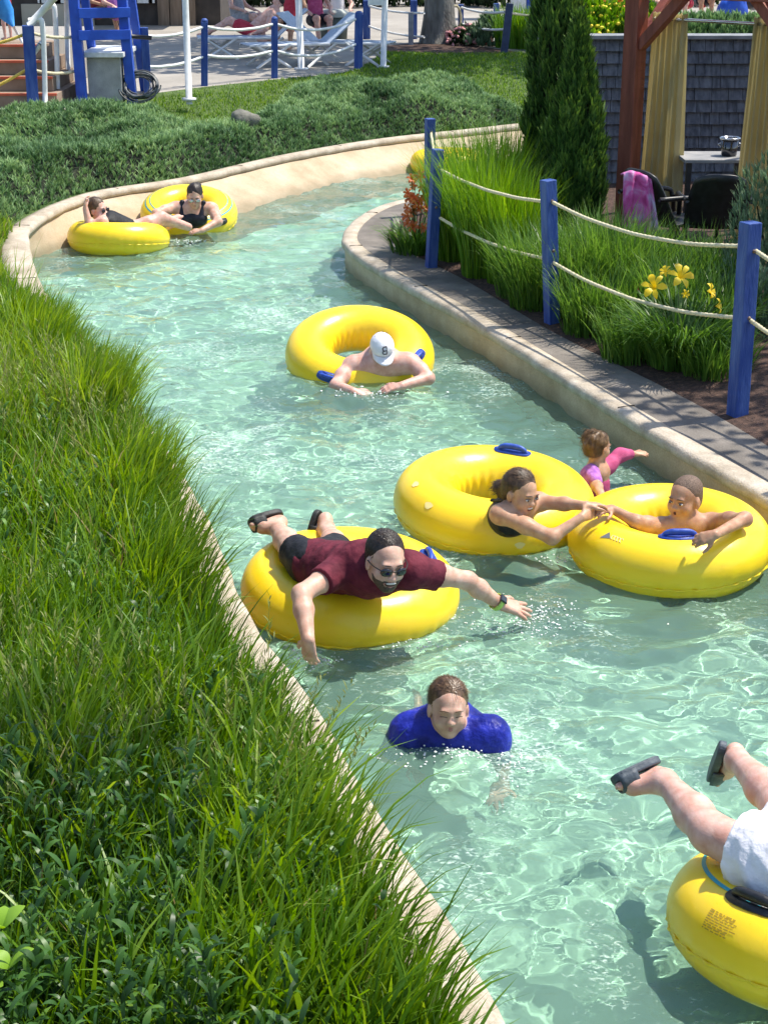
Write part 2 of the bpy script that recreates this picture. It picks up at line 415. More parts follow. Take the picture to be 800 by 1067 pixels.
ad = N('ShaderNodeMath'); ad.operation = 'MULTIPLY_ADD'; ad.inputs[1].default_value = 0.3; L(n2.outputs[0], ad.inputs[0]); L(n1.outputs[0], ad.inputs[2])
bp = N('ShaderNodeBump'); bp.inputs['Strength'].default_value = 0.35; bp.inputs['Distance'].default_value = 0.02; L(ad.outputs[0], bp.inputs['Height'])
g = N('ShaderNodeBsdfRefraction'); g.inputs['IOR'].default_value = 1.33; g.inputs['Roughness'].default_value = 0.0; g.inputs['Color'].default_value = (0.92, 0.985, 0.935, 1)
gl = N('ShaderNodeBsdfGlossy'); gl.inputs['Roughness'].default_value = 0.05; L(bp.outputs[0], gl.inputs['Normal'])
fr = N('ShaderNodeFresnel'); fr.inputs['IOR'].default_value = 1.33; L(bp.outputs[0], fr.inputs['Normal'])
df = N('ShaderNodeBsdfDiffuse')
# fine bubbles drifting in streaks
f1 = nz(1.3, 4, (1, 0.8, 1), 0.8); f2 = nz(34, 5, (1, 1.5, 1), 1.2)
fm = N('ShaderNodeMath'); fm.operation = 'MULTIPLY'; L(f1.outputs[0], fm.inputs[0]); L(f2.outputs[0], fm.inputs[1])
fr2 = N('ShaderNodeMapRange'); fr2.inputs['From Min'].default_value = 0.29; fr2.inputs['From Max'].default_value = 0.40; fr2.inputs['To Min'].default_value = 0.0; fr2.inputs['To Max'].default_value = 0.5; L(fm.outputs[0], fr2.inputs[0])
fcol = N('ShaderNodeMix'); fcol.data_type = 'RGBA'; fcol.inputs[6].default_value = (0.30, 0.53, 0.40, 1); fcol.inputs[7].default_value = (0.80, 0.85, 0.80, 1); L(fr2.outputs[0], fcol.inputs[0]); L(fcol.outputs[2], df.inputs['Color'])
ffac = N('ShaderNodeMath'); ffac.operation = 'ADD'; ffac.inputs[1].default_value = 0.24; L(fr2.outputs[0], ffac.inputs[0])
m0 = N('ShaderNodeMixShader'); L(ffac.outputs[0], m0.inputs[0]); L(g.outputs[0], m0.inputs[1]); L(df.outputs[0], m0.inputs[2])
mx = N('ShaderNodeMixShader'); L(fr.outputs[0], mx.inputs[0]); L(m0.outputs[0], mx.inputs[1]); L(gl.outputs[0], mx.inputs[2])
L(mx.outputs[0], out.inputs[0])
M_water = m
W_obj = tag(link_mesh('water', np.c_[V, wave(V[:, 0], V[:, 1])], Fc[kp], M_water), kind='structure')

W_obj.cycles.is_caustics_caster = True
sl.cycles.is_caustics_light = True
# ================================================================== inner tubes
def vinyl(name, col, col2):
    m, t, b, out = new_mat(name); N, L = t.nodes.new, t.links.new
    tc = N('ShaderNodeTexCoord'); n = N('ShaderNodeTexNoise'); n.inputs['Scale'].default_value = 3.0; n.inputs['Detail'].default_value = 4
    L(tc.outputs['Object'], n.inputs['Vector'])
    r = N('ShaderNodeValToRGB'); r.color_ramp.elements[0].position = 0.3; r.color_ramp.elements[1].position = 0.7
    r.color_ramp.elements[0].color = c4(col); r.color_ramp.elements[1].color = c4(col2); L(n.outputs[0], r.inputs[0])
    nd = N('ShaderNodeTexNoise'); nd.inputs['Scale'].default_value = 11; nd.inputs['Detail'].default_value = 9; nd.inputs['Roughness'].default_value = 0.75; L(tc.outputs['Object'], nd.inputs['Vector'])
    rd = N('ShaderNodeMapRange'); rd.inputs['From Min'].default_value = 0.58; rd.inputs['From Max'].default_value = 0.74; rd.inputs['To Max'].default_value = 0.25; L(nd.outputs[0], rd.inputs[0])
    md = N('ShaderNodeMix'); md.data_type = 'RGBA'; md.inputs[7].default_value = (0.55, 0.36, 0.06, 1); L(rd.outputs[0], md.inputs[0]); L(r.outputs[0], md.inputs[6]); L(md.outputs[2], b.inputs['Base Color'])
    n3 = N('ShaderNodeTexNoise'); n3.inputs['Scale'].default_value = 60; n3.inputs['Detail'].default_value = 3; L(tc.outputs['Object'], n3.inputs['Vector'])
    r3 = N('ShaderNodeMapRange'); r3.inputs['To Min'].default_value = 0.22; r3.inputs['To Max'].default_value = 0.42; L(n3.outputs[0], r3.inputs[0]); L(r3.outputs[0], b.inputs['Roughness'])
    n2 = N('ShaderNodeTexNoise'); n2.inputs['Scale'].default_value = 7; n2.inputs['Detail'].default_value = 3; L(tc.outputs['Object'], n2.inputs['Vector'])
    bp = N('ShaderNodeBump'); bp.inputs['Strength'].default_value = 0.15; bp.inputs['Distance'].default_value = 0.02; L(n2.outputs[0], bp.inputs['Height']); L(bp.outputs[0], b.inputs['Normal'])
    setin(b, 'Specular IOR Level', 0.5)
    setin(b, 'Subsurface Weight', 0.25); setin(b, 'Subsurface Radius', (1, 0.6, 0.1)); setin(b, 'Subsurface Scale', 0.03)
    return m
M_yel = vinyl('yellow_vinyl', (0.92, 0.62, 0.012), (0.96, 0.70, 0.028))
M_hblue = pmat('blue_webbing', (0.015, 0.05, 0.32), (0.03, 0.09, 0.45), 30, 0.45, 0.2, 120)
M_hblack = pmat('black_rubber', (0.012, 0.012, 0.014), (0.03, 0.03, 0.032), 20, 0.4, 0.2, 80)
M_teal = pmat('teal_print', (0.01, 0.33, 0.42), None, rough=0.35)
M_grey = pmat('grey_print', (0.16, 0.17, 0.17), None, rough=0.45)
M_ink = pmat('printed_ink', (0.42, 0.26, 0.02), None, rough=0.5)
M_clearv = pmat('pale_print', (0.88, 0.74, 0.28), None, rough=0.4)
def torus_pt(R, r, phi, th, off=0.0):
    return np.array([(R + (r + off) * np.cos(th)) * np.cos(phi), (R + (r + off) * np.cos(th)) * np.sin(phi), (r + off) * np.sin(th)])
def patch(R, r, pts_uv, off=0.0025):
    """polygon given in (phi, theta) laid onto the tube"""
    return np.array([torus_pt(R, r, a, b, off) for a, b in pts_uv])
def tube_matrix(loc, tilt, spin):
    """tilt: degrees the top leans toward the camera; then roll"""
    tx, ty = tilt
    return np.array(Matrix.Translation(Vector([float(v) for v in loc])) @ Matrix.Rotation(math.radians(tx), 4, 'X') @ Matrix.Rotation(math.radians(ty), 4, 'Y'))
def find_uv(Mx, R, r, px, py):
    ph, th = np.meshgrid(np.linspace(0, 2 * PI, 361), np.linspace(-0.6, PI + 0.6, 160), indexing='ij')
    n = np.stack([np.cos(th) * np.cos(ph), np.cos(th) * np.sin(ph), np.sin(th)], -1); P = n * r + np.stack([R * np.cos(ph), R * np.sin(ph), 0 * ph], -1)
    Mx = np.array(Mx); Pw = P @ Mx[:3, :3].T + Mx[:3, 3]; nw = n @ Mx[:3, :3].T; q = Pw - CAM; d = q @ FW
    e = (CX + F * (q @ RT) / d - px) ** 2 + (CY - F * (q @ UPV) / d - py) ** 2 + 1e5 * ((nw * q).sum(-1) > 0)
    i = np.unravel_index(np.argmin(e + 3 * d), e.shape); return float(ph[i]), float(th[i])
def inner_tube(label, px, py, Wpx, zc=None, tilt=(0, 0), handles=(), logo=(), stripes=False, hmat=None, text=None, fat=0.315, spots=(), dents=()):
    c = pz(px, py, 0.12); W = Wpx / ppm(c)
    r = W * fat / 2; R = W / 2 - r
    z = (r - 0.05) if zc is None else zc
    c = pz(px, py, z)
    t = thing('inner_tube', label, 'inner tube', c, 0, 'yellow inner tubes on the river')
    t.rotation_euler = (Matrix.Rotation(math.radians(tilt[0]), 4, 'X') @ Matrix.Rotation(math.radians(tilt[1]), 4, 'Y')).to_euler()
    Mx = wloc(t); uv = lambda a, b: find_uv(Mx, R, r, a, b)
    n, k = 160, 56; g = np.random.default_rng(int(px))
    ph = np.linspace(0, 2 * PI, n, endpoint=False); th = np.linspace(0, 2 * PI, k, endpoint=False)
    Pg, Tg = np.meshgrid(ph, th, indexing='ij')
    a1 = g.random(6) * 6.28
    puck = 0.0048 * (np.sin(34 * Pg + 1.2 * np.sin(5 * Pg + a1[0])) * 0.6 + np.sin(57 * Pg + a1[1]) * 0.4) * (0.6 + 0.6 * np.sin(3 * Pg + a1[2]))
    dT = np.angle(np.exp(1j * (Tg + 0.30)))            # seam runs a little below the widest line
    seam = np.exp(-(dT / 0.30) ** 2)
    pin = np.exp(-(np.angle(np.exp(1j * (Tg - PI))) / 0.35) ** 2) * 0.006 * np.sin(26 * Pg + a1[3])
    rad = r * (1 - 0.035 * np.exp(-(dT / 0.10) ** 2)) + puck * seam + pin
    for (dp, dth, depth, wd) in dents:
        q = (np.angle(np.exp(1j * (Pg - dp))) * (R + r * 0.5) / wd) ** 2 + (np.angle(np.exp(1j * (Tg - dth))) * r / wd) ** 2
        rad = rad - depth * np.exp(-q)
    X = (R + rad * np.cos(Tg)) * np.cos(Pg); Y = (R + rad * np.cos(Tg)) * np.sin(Pg); Z = rad * np.sin(Tg)
    V = np.stack([X, Y, Z], -1).reshape(-1, 3)
    i, j = np.meshgrid(np.arange(n), np.arange(k), indexing='ij'); i2 = (i + 1) % n; j2 = (j + 1) % k
    Fq = np.stack([i * k + j, i2 * k + j, i2 * k + j2, i * k + j2], -1).reshape(-1, 4)
    link_mesh('ring', V, Fq, M_yel, t, local=True)
    # welded rim
    s = MB(); pts = []
    for a in np.linspace(0, 2 * PI, 220, endpoint=False):
        pts.append(torus_pt(R, r, a, -0.30, -0.004 + 0.0035 * math.sin(34 * a + a1[0]) + 0.002 * math.sin(71 * a)))
    s.tube(np.array(pts), 0.0065, 6, closed=True); obj('seam', s, M_yel, t, True, local=True)
    hm = hmat or M_hblue
    for hp_ in handles:
        phi, theta = uv(*hp_)
        mb = MB(); hw = 0.085 / (R + r * math.cos(theta)); hh = 0.026 / r
        # base patch
        loop = []
        for q in np.linspace(0, 2 * PI, 20, endpoint=False):
            loop.append((phi + hw * 1.25 * math.copysign(abs(math.cos(q)) ** 0.6, math.cos(q)), theta + hh * 1.35 * math.copysign(abs(math.sin(q)) ** 0.6, math.sin(q))))
        top = patch(R, r, loop, 0.006); bot = patch(R, r, loop, -0.004); kk = len(loop)
        mb.add(np.concatenate([bot, top]), [tuple(range(kk, 2 * kk))] + [(a, (a + 1) % kk, kk + (a + 1) % kk, kk + a) for a in range(kk)])
        # arched grip
        arc = [torus_pt(R, r, phi + hw * u, theta, 0.004 + 0.024 * (1 - u ** 4)) for u in np.linspace(-1, 1, 15)]
        rr = [0.008 + 0.006 * (1 - (abs(u)) ** 3) for u in np.linspace(-1, 1, 15)]
        mb.tube(arc, rr, 10, flat=1.25)
        obj('handle', mb, hm, t, True, local=True)
    for (lx, ly, sz) in logo:
        phi, theta = uv(lx, ly)
        a, b_ = sz / R, sz / r
        mb = MB(); mb.add(patch(R, r, [(phi - a * 0.55, theta - b_ * 0.7), (phi + a * 0.75, theta - b_ * 0.15), (phi - a * 0.05, theta + b_ * 0.75)]), [(0, 1, 2)])
        obj('logo_print', mb, M_grey, t, False, local=True)
        mb = MB()
        for q in range(4):
            u0 = phi + a * (0.9 + 0.42 * q); 
            mb.tube([torus_pt(R, r, u0 + a * 0.16 * math.cos(w_), theta - b_ * (0.02 * q) + b_ * 0.35 * math.sin(w_) + b_ * 0.2, 0.001) for w_ in np.linspace(0.3, 5.2, 9)], 0.003, 4)
        obj('faded_lettering', mb, M_clearv, t, False, local=True)
    for (lx, ly, sz) in spots:
        phi, theta = uv(lx, ly)
        a, b_ = sz / R, sz / r
        mb = MB(); mb.add(patch(R, r, [(phi + a * math.cos(q) * (1 + 0.25 * math.sin(3 * q)), theta + b_ * math.sin(q)) for q in np.linspace(0, 2 * PI, 12, endpoint=False)]), [tuple(range(12))])
        obj('repair_patch', mb, M_clearv, t, False, local=True)
    if stripes:
        for sx_, sy_, wd, dp0, dp1 in stripes:
            p_, th0 = uv(sx_, sy_); p0, p1 = p_ + dp0, p_ + dp1
            mb = MB(); A = np.linspace(p0, p1, 60); v = []
            for a in A: v += [torus_pt(R, r, a, th0 - wd / r / 2, 0.002), torus_pt(R, r, a, th0 + wd / r / 2, 0.002)]
            mb.add(v, [(2 * q, 2 * q + 1, 2 * q + 3, 2 * q + 2) for q in range(len(A) - 1)]); obj('printed_stripe', mb, M_teal, t, True, local=True)
    if text:
        lx, ly, rows, length, up = text; phi, theta = uv(lx, ly)
        mb = MB(); g2 = np.random.default_rng(5)
        for q in range(rows):
            u = 0.0
            while u < length * (0.8 + 0.2 * g2.random()):
                wl = 0.004 + 0.012 * g2.random(); dth = (q * 0.0075) / r
                A = [phi + (u) / R, phi + (u + wl) / R]
                v = [torus_pt(R, r, A[0], theta - dth, 0.0015), torus_pt(R, r, A[1], theta - dth, 0.0015), torus_pt(R, r, A[1], theta - dth + 0.0035 / r, 0.0015), torus_pt(R, r, A[0], theta - dth + 0.0035 / r, 0.0015)]
                mb.add(v, [(0, 1, 2, 3)]); u += wl + 0.004
        obj('printed_warning', mb, M_ink, t, False, local=True)
    t['_R'] = R; t['_r'] = r
    return t
d2 = math.radians
T_man = inner_tube('yellow inner tube under the man in the maroon shirt', 365, 615, 232, tilt=(2, 3), zc=0.065, handles=((314, 601), (448, 582)), logo=((415, 612, 0.04),))
T_girl = inner_tube('yellow inner tube around the girl in the black swimsuit', 515, 524, 212, tilt=(4, 3), zc=0.10, handles=((534, 470),), spots=((433, 505, 0.02), (447, 527, 0.02), (541, 568, 0.018)))
T_boy = inner_tube('yellow inner tube around the shirtless boy with cropped hair', 697, 563, 211, tilt=(2, -1), handles=((708, 560),), logo=((632, 558, 0.035),))
T_cap = inner_tube('yellow inner tube under the man in the white cap', 375, 370, 157, tilt=(18, 2), zc=0.09, handles=((344, 394), (435, 372)))
T_wl = inner_tube('yellow inner tube under the woman lying back with one arm raised', 124, 247, 107, tilt=(-8, 1), zc=0.095)
T_wr = inner_tube('yellow inner tube with teal rings around the woman in the black tank swimsuit', 197, 222, 100, tilt=(15, 3), zc=0.14, handles=((229, 232),), hmat=M_hblack, stripes=((160, 222, 0.014, 0, 2 * PI), (172, 222, 0.010, 0, 2 * PI)))
T_leg = inner_tube('yellow inner tube with black handle under the person in white shorts', 868, 966, 346, tilt=(-14, 4), zc=0.10, handles=((786, 942),), hmat=M_hblack, stripes=((744, 918, 0.014, -0.9, 0.55), (776, 912, 0.008, -0.9, 1.2)), text=(741, 948, 9, 0.085, 0))
T_far = inner_tube('yellow inner tube peeking out behind the farthest blue post', 466, 169, 78)
# ================================================================== land
def sstep(a, b, x):
    t = np.clip((x - a) / (b - a), 0, 1); return t * t * (3 - 2 * t)
ZP = 0.75
def h_left(x, y):
    x = np.asarray(x, float); y = np.asarray(y, float)
    d = dist_line(x, y, LO); f = sstep(11.5, 16.5, y)
    zt = ZL + (ZF - ZL) * np.clip((y - 13.2) / 3.0, 0, 1)
    return zt - 0.02 + (1 - f) * np.minimum(0.10 * d, 0.55) + f * (ZP - ZF + 0.02) * sstep(0, 4.6, d)
def h_isl(x, y):
    d = dist_line(x, y, RO)
    return ZR - 0.006 + 0.10 * sstep(0.34, 1.1, d) + 0.06 * sstep(1.0, 2.5, d)
plz_px = [(-260, 128), (0, 119), (60, 117), (150, 98), (213, 90), (290, 82), (345, 77), (375, 72), (392, 60), (400, 47), (440, 44), (486, 46), (530, 52), (580, 61), (700, 66)]
PLZ = np.array([pz(x, y, ZP)[:2] for x, y in plz_px])
PLAZA = np.concatenate([PLZ, [(15.9, PLZ[-1][1] + 2), (15.9, 69.9), (-29.9, 69.9), (-29.9, PLZ[0][1])]])
TREE = np.array(pz(457, 44, ZP)[:2])
ring = TREE + np.array([[2.1 * math.cos(a) + 0.35, 1.9 * math.sin(a) - 0.9] for a in np.linspace(0, 2 * PI, 28, endpoint=False)])
LAND = np.concatenate([LO, [(16, 70), (-30, 70), (-30, -6), (1.0, -6)]])
gx, gy = np.meshgrid(np.arange(-29, 16, 0.6), np.arange(-5, 70, 0.6))
pts = np.stack([gx.ravel(), gy.ravel()], 1) + (rng.random((gx.size, 2)) - 0.5) * 0.2
pts = pts[inpoly(pts[:, 0], pts[:, 1], LAND) & ((pts[:, 1] < 36) | (rng.random(len(pts)) < 0.1))]
V, Fc, kp = tri_region([(LAND, True), (PLZ, False), (ring, True)], pts, lambda x, y: inpoly(x, y, LAND))
c = V[Fc].mean(1); isP = inpoly(c[:, 0], c[:, 1], PLAZA); isR = inpoly(c[:, 0], c[:, 1], ring) & ~isP
isB = ~isP & ~isR & (c[:, 1] < 13.5)
Zv = h_left(V[:, 0], V[:, 1])
onp = inpoly(V[:, 0], V[:, 1], PLAZA) | (dist_line(V[:, 0], V[:, 1], PLZ) < 0.05)
Zv[onp] = ZP
V3 = np.c_[V, Zv]
def sub(name, mask, m):
    ff = Fc[mask]; u, inv = np.unique(ff, return_inverse=True)
    return tag(link_mesh(name, V3[u], inv.reshape(-1, 3), m), kind='structure')
M_lawn = pmat('lawn_turf', (0.045, 0.085, 0.012), (0.10, 0.16, 0.03), 9, 0.9, 0.8, 60, bdist=0.03)
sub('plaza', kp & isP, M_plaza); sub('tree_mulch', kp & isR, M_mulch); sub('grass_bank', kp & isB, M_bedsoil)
sub('lawn', kp & ~isP & ~isR & ~isB, M_lawn)
# island: concrete path along the edge, then the mulched bed
ISL = np.concatenate([RO, [(16, -6), (3.9, -6)]])
PE = offs(RO, -(0.34 + 0.05 * np.sin(np.arange(len(RO)) * 0.21)))
keepm = np.ones(len(PE), bool)
for i in range(len(PE)):
    if dist_line(PE[i:i + 1, 0], PE[i:i + 1, 1], RO)[0] < 0.27: keepm[i] = False
PEc = PE[keepm]
bedge = np.concatenate([PEc, [(15.9, -5.9), (4.3, -5.9)]])
gx, gy = np.meshgrid(np.arange(-1, 16, 0.35), np.arange(-5, 25, 0.35))
pts = np.stack([gx.ravel(), gy.ravel()], 1) + (rng.random((gx.size, 2)) - 0.5) * 0.15
pts = pts[inpoly(pts[:, 0], pts[:, 1], ISL) & (dist_line(pts[:, 0], pts[:, 1], RO) > 0.08)]
V, Fc, kp = tri_region([(ISL, True), (bedge, True)], pts, lambda x, y: inpoly(x, y, ISL))
c = V[Fc].mean(1); isM = inpoly(c[:, 0], c[:, 1], bedge)
z = h_isl(V[:, 0], V[:, 1]); dd = dist_line(V[:, 0], V[:, 1], RO)
z = z + (dd > 0.5) * 0.035 * (fbm(V[:, 0] * 4, V[:, 1] * 4, 3) - 0.4)
V3 = np.c_[V, z]
sub('path', kp & ~isM, M_path); sub('mulch_bed', kp & isM, M_mulch)
# everything beyond, to the horizon
o4 = [(-900, -900), (900, -900), (900, 900), (-900, 900)]; i4 = [(-30, -6), (16, -6), (16, 70), (-30, 70)]
V = [(a, b, 0.6) for a, b in o4] + [(a, b, 0.6) for a, b in i4]
tag(link_mesh('ground', V, [(i, (i + 1) % 4, 4 + (i + 1) % 4, 4 + i) for i in range(4)], M_lawn), kind='structure')
def zisl(x, y): return float(h_isl(np.array([x]), np.array([y]))[0])
def on_isl(px, py, z0=0.36):
    p = pz(px, py, z0)
    for _ in range(3): p = pz(px, py, zisl(p[0], p[1]))
    return p
# ================================================================== vegetation
def blades(pos, h, az, lean, w, droop=0.0, prof='blade', rows=6, g=rng, roll=None):
    """n leaf blades as arrays: base pos (n,3), length h, azimuth az, lean (0 upright .. 1.4 flat at the tip), width w"""
    n = len(pos); t = np.linspace(0, 1, rows)
    h = np.broadcast_to(h, (n,)); az = np.broadcast_to(az, (n,)); lean = np.broadcast_to(lean, (n,)); w = np.broadcast_to(w, (n,)); droop = np.broadcast_to(droop, (n,))
    ang = lean[:, None] * (0.35 + 0.65 * t[None, :]) + droop[:, None] * t[None, :] ** 2.2      # angle from vertical along the blade
    dt = 1.0 / (rows - 1)
    hx = np.concatenate([np.zeros((n, 1)), np.cumsum(np.sin(ang[:, :-1] + ang[:, 1:]).reshape(n, -1) * 0 + np.sin((ang[:, :-1] + ang[:, 1:]) / 2), 1)], 1) * dt * h[:, None]
    hz = np.concatenate([np.zeros((n, 1)), np.cumsum(np.cos((ang[:, :-1] + ang[:, 1:]) / 2), 1)], 1) * dt * h[:, None]
    if prof == 'blade': pw = np.clip(0.75 + 0.5 * t - 1.25 * t ** 2.6, 0.02, 1)
    else: pw = np.clip(np.sin(PI * np.clip(t * 0.97 + 0.02, 0, 1)) ** 0.8, 0.03, 1)
    dx, dy = np.cos(az), np.sin(az)
    C = np.stack([pos[:, 0:1] + hx * dx[:, None], pos[:, 1:2] + hx * dy[:, None], pos[:, 2:3] + hz], -1)
    ra = az + PI / 2 + ((g.random(n) - 0.5) * 1.6 if roll is None else roll)
    sd = np.stack([np.cos(ra), np.sin(ra), np.zeros(n)], -1)
    hw = (w[:, None] * pw[None, :] / 2)[..., None] * sd[:, None, :]
    V = np.stack([C - hw, C + hw], 2).reshape(n, rows * 2, 3)
    base = (np.arange(n) * rows * 2)[:, None, None]; i = np.arange(rows - 1)
    q = np.stack([2 * i, 2 * i + 1, 2 * i + 3, 2 * i + 2], -1)[None] + base
    return V.reshape(-1, 3), q.reshape(-1, 4), rows * 2
class Leaves:
    def __init__(s): s.V = []; s.F = []; s.T = []; s.n = 0
    def add(s, V, Fq, tint):
        s.V.append(V); s.F.append(Fq + s.n); s.T.append(np.asarray(tint, np.float32)); s.n += len(V)
    def blades(s, pos, h, az, lean, w, tint, tipshift=0.12, **k):
        V, q, per = blades(np.asarray(pos, float), h, az, lean, w, **k)
        n = len(pos); t = np.broadcast_to(tint, (n,))
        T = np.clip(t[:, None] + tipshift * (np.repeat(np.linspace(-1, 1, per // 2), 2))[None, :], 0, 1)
        s.add(V, q, T.ravel())
    def make(s, name, m, parent=None, local=False):
        return link_mesh(name, np.concatenate(s.V), np.concatenate(s.F), m, parent, np.concatenate(s.T), False, local)
M_grass = leafmat('bank_grass_leaf', (0.030, 0.085, 0.007), (0.115, 0.245, 0.016), (0.32, 0.45, 0.055), 0.45, 0.40, 0.45)
M_weed = leafmat('weed_leaf', (0.018, 0.058, 0.009), (0.048, 0.130, 0.018), (0.15, 0.28, 0.045), 0.34, 0.42, 0.45)
M_seed = leafmat('seed_head', (0.08, 0.12, 0.02), (0.18, 0.22, 0.05), (0.32, 0.34, 0.12), 0.3, 0.6)
M_orn = leafmat('ornamental_leaf', (0.035, 0.10, 0.008), (0.11, 0.26, 0.014), (0.25, 0.42, 0.04), 0.42, 0.4)
M_orn2 = leafmat('dark_ornamental_leaf', (0.028, 0.085, 0.012), (0.09, 0.205, 0.03), (0.21, 0.36, 0.065), 0.45, 0.4)
M_jun = leafmat('juniper_leaf', (0.034, 0.095, 0.036), (0.150, 0.275, 0.105), (0.38, 0.54, 0.23), 0.25, 0.6)
M_jun2 = leafmat('blue_juniper_leaf', (0.05, 0.10, 0.05), (0.14, 0.225, 0.12), (0.28, 0.39, 0.22), 0.2, 0.6)
M_arb = leafmat('arborvitae_leaf', (0.014, 0.044, 0.009), (0.050, 0.125, 0.022), (0.17, 0.29, 0.05), 0.22, 0.6)
M_tree = leafmat('tree_leaf', (0.02, 0.06, 0.01), (0.05, 0.12, 0.02), (0.10, 0.20, 0.04), 0.35, 0.45)
M_bark = pmat('bark', (0.09, 0.085, 0.075), (0.22, 0.21, 0.19), 9, 0.95, 1.0, 30, stretch=(1, 1, 0.25), bdist=0.04)
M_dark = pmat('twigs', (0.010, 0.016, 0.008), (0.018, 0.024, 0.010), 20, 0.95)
M_stem = pmat('green_stem', (0.05, 0.10, 0.02), (0.08, 0.15, 0.03), 20, 0.6)

# ---------------- tall grass on the near bank
def sample_bank(n, y0, y1, wmax, near=1.0):
    y = y0 + (y1 - y0) * rng.random(n) ** near
    i = np.array([np.argmin(np.abs(LO[:260, 1] - q)) for q in y])
    d = wmax * rng.random(n)
    return np.stack([LO[i, 0] - d, y + 0 * d], 1), d
# left edge of LO as a function of y (y from 2.4 to 14.5 it is single-valued)
mk = (LO[:, 1] > 1.5) & (LO[:, 1] < 14.6) & (np.arange(len(LO)) < np.argmax(LO[:, 1] > 14.6))
LY, LX = LO[mk, 1], LO[mk, 0]; so_ = np.argsort(LY); LY, LX = LY[so_], LX[so_]
def edge_x(y): return np.interp(y, LY, LX)
gr = Leaves(); sd = Leaves()
def lawn_patch(n, y0, y1, wmax, hmin, hmax, wd, tint0, tspread, leanx=0.25, dmin=0.0):
    y = y0 + (y1 - y0) * rng.random(n); d = dmin + (wmax - dmin) * rng.random(n)
    x = edge_x(y) - d
    vis = x > -0.262 * (y + 1.2) - 0.75
    x, y, d = x[vis], y[vis], d[vis]; k = len(x)
    pn = fbm(x * 1.6 + 5, y * 1.6, 3); cl = fbm(x * 6, y * 6 + 9, 2)
    keep = rng.random(k) < np.clip(0.55 + 1.4 * (cl - 0.4), 0.15, 1)
    x, y, d, pn, cl = x[keep], y[keep], d[keep], pn[keep], cl[keep]; k = len(x)
    edge = 1 - 0.35 * np.exp(-d / 0.10) * (y < 6.2)
    h = (hmin + (hmax - hmin) * rng.random(k)) * (0.55 + 0.9 * pn) * edge
    ax = rng.normal(0, 1, k) + leanx * (1 + 1.5 * np.exp(-d / 0.25)); ay = rng.normal(0, 1, k) - 0.2
    az = np.arctan2(ay, ax)
    z = h_left(x, y) - 0.01
    gr.blades(np.c_[x, y, z], h, az, 0.25 + 0.55 * rng.random(k) ** 1.3, wd * (0.6 + 0.8 * rng.random(k)),
              np.clip(tint0 + tspread * (rng.normal(0, 0.5, k)) + 0.7 * (pn - 0.5), 0, 1), droop=0.9 * rng.random(k) ** 2)
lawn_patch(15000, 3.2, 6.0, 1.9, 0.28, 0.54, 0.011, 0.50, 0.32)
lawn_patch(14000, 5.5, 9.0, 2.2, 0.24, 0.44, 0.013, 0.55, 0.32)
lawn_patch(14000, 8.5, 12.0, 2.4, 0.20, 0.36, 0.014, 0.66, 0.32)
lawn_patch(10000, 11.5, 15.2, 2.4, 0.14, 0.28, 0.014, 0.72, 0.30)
# ragged fringe hanging over the coping
lawn_patch(1100, 3.2, 6.2, 0.22, 0.20, 0.42, 0.008, 0.42, 0.25, leanx=1.6)
lawn_patch(5200, 6.0, 9.6, 0.30, 0.36, 0.58, 0.013, 0.6, 0.34, leanx=0.9)
lawn_patch(4200, 9.0, 11.2, 0.25, 0.34, 0.52, 0.014, 0.6, 0.3, leanx=0.9)
lawn_patch(1200, 10.5, 12.6, 0.3, 0.2, 0.34, 0.012, 0.6, 0.25, leanx=0.8)
lawn_patch(2500, 3.5, 12, 1.6, 0.48, 0.66, 0.008, 0.6, 0.3)
lawn_patch(2600, 3.2, 5.4, 0.95, 0.42, 0.68, 0.017, 0.6, 0.28, leanx=0.6)
lawn_patch(300, 3.3, 6.8, 0.14, 0.5, 0.75, 0.010, 0.35, 0.25, leanx=2.2)
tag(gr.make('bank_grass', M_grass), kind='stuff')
gr = Leaves()
lawn_patch(1500, 3.2, 9.0, 1.8, 0.22, 0.5, 0.008, 0.5, 0.4, leanx=0.4); lawn_patch(2200, 8.0, 15.0, 2.3, 0.16, 0.36, 0.011, 0.5, 0.4)
M_straw = leafmat('dry_grass_leaf', (0.16, 0.11, 0.04), (0.32, 0.26, 0.10), (0.50, 0.43, 0.20), 0.35, 0.6)
tag(gr.make('dry_grass', M_straw), kind='stuff')
# seed heads: thin stalks with tiny pale grains
def seeds(n, y0, y1, wmax, hmin, hmax, S):
    y = y0 + (y1 - y0) * rng.random(n); d = wmax * rng.random(n); x = edge_x(y) - d
    m_ = (fbm(x * 1.1 + 60, y * 1.1 + 8, 2) > 0.47); x, y, d = x[m_], y[m_], d[m_]; k = len(x)
    if not k: return
    z = h_left(x, y); h = hmin + (hmax - hmin) * rng.random(k); az = rng.random(k) * 6.28; ln = 0.15 + 0.4 * rng.random(k)
    S.blades(np.c_[x, y, z], h, az, ln, 0.0035, 0.25 + 0.3 * rng.random(k))
    for q in range(16):
        f = 0.62 + 0.38 * q / 16
        ang = ln * (0.35 + 0.65 * f * 0.6)
        px_ = x + np.cos(az) * np.sin(ang) * h * f; py2 = y + np.sin(az) * np.sin(ang) * h * f; pz2 = z + np.cos(ang) * h * f
        S.blades(np.c_[px_, py2, pz2], 0.022 + 0.03 * rng.random(k), rng.random(k) * 6.28, 0.5 + 0.9 * rng.random(k), 0.006, 0.3 + 0.6 * rng.random(k), prof='leaf', rows=4)
seeds(700, 4.0, 9.5, 1.3, 0.35, 0.6, sd)
tag(sd.make('seeding_grass', M_seed), kind='stuff')
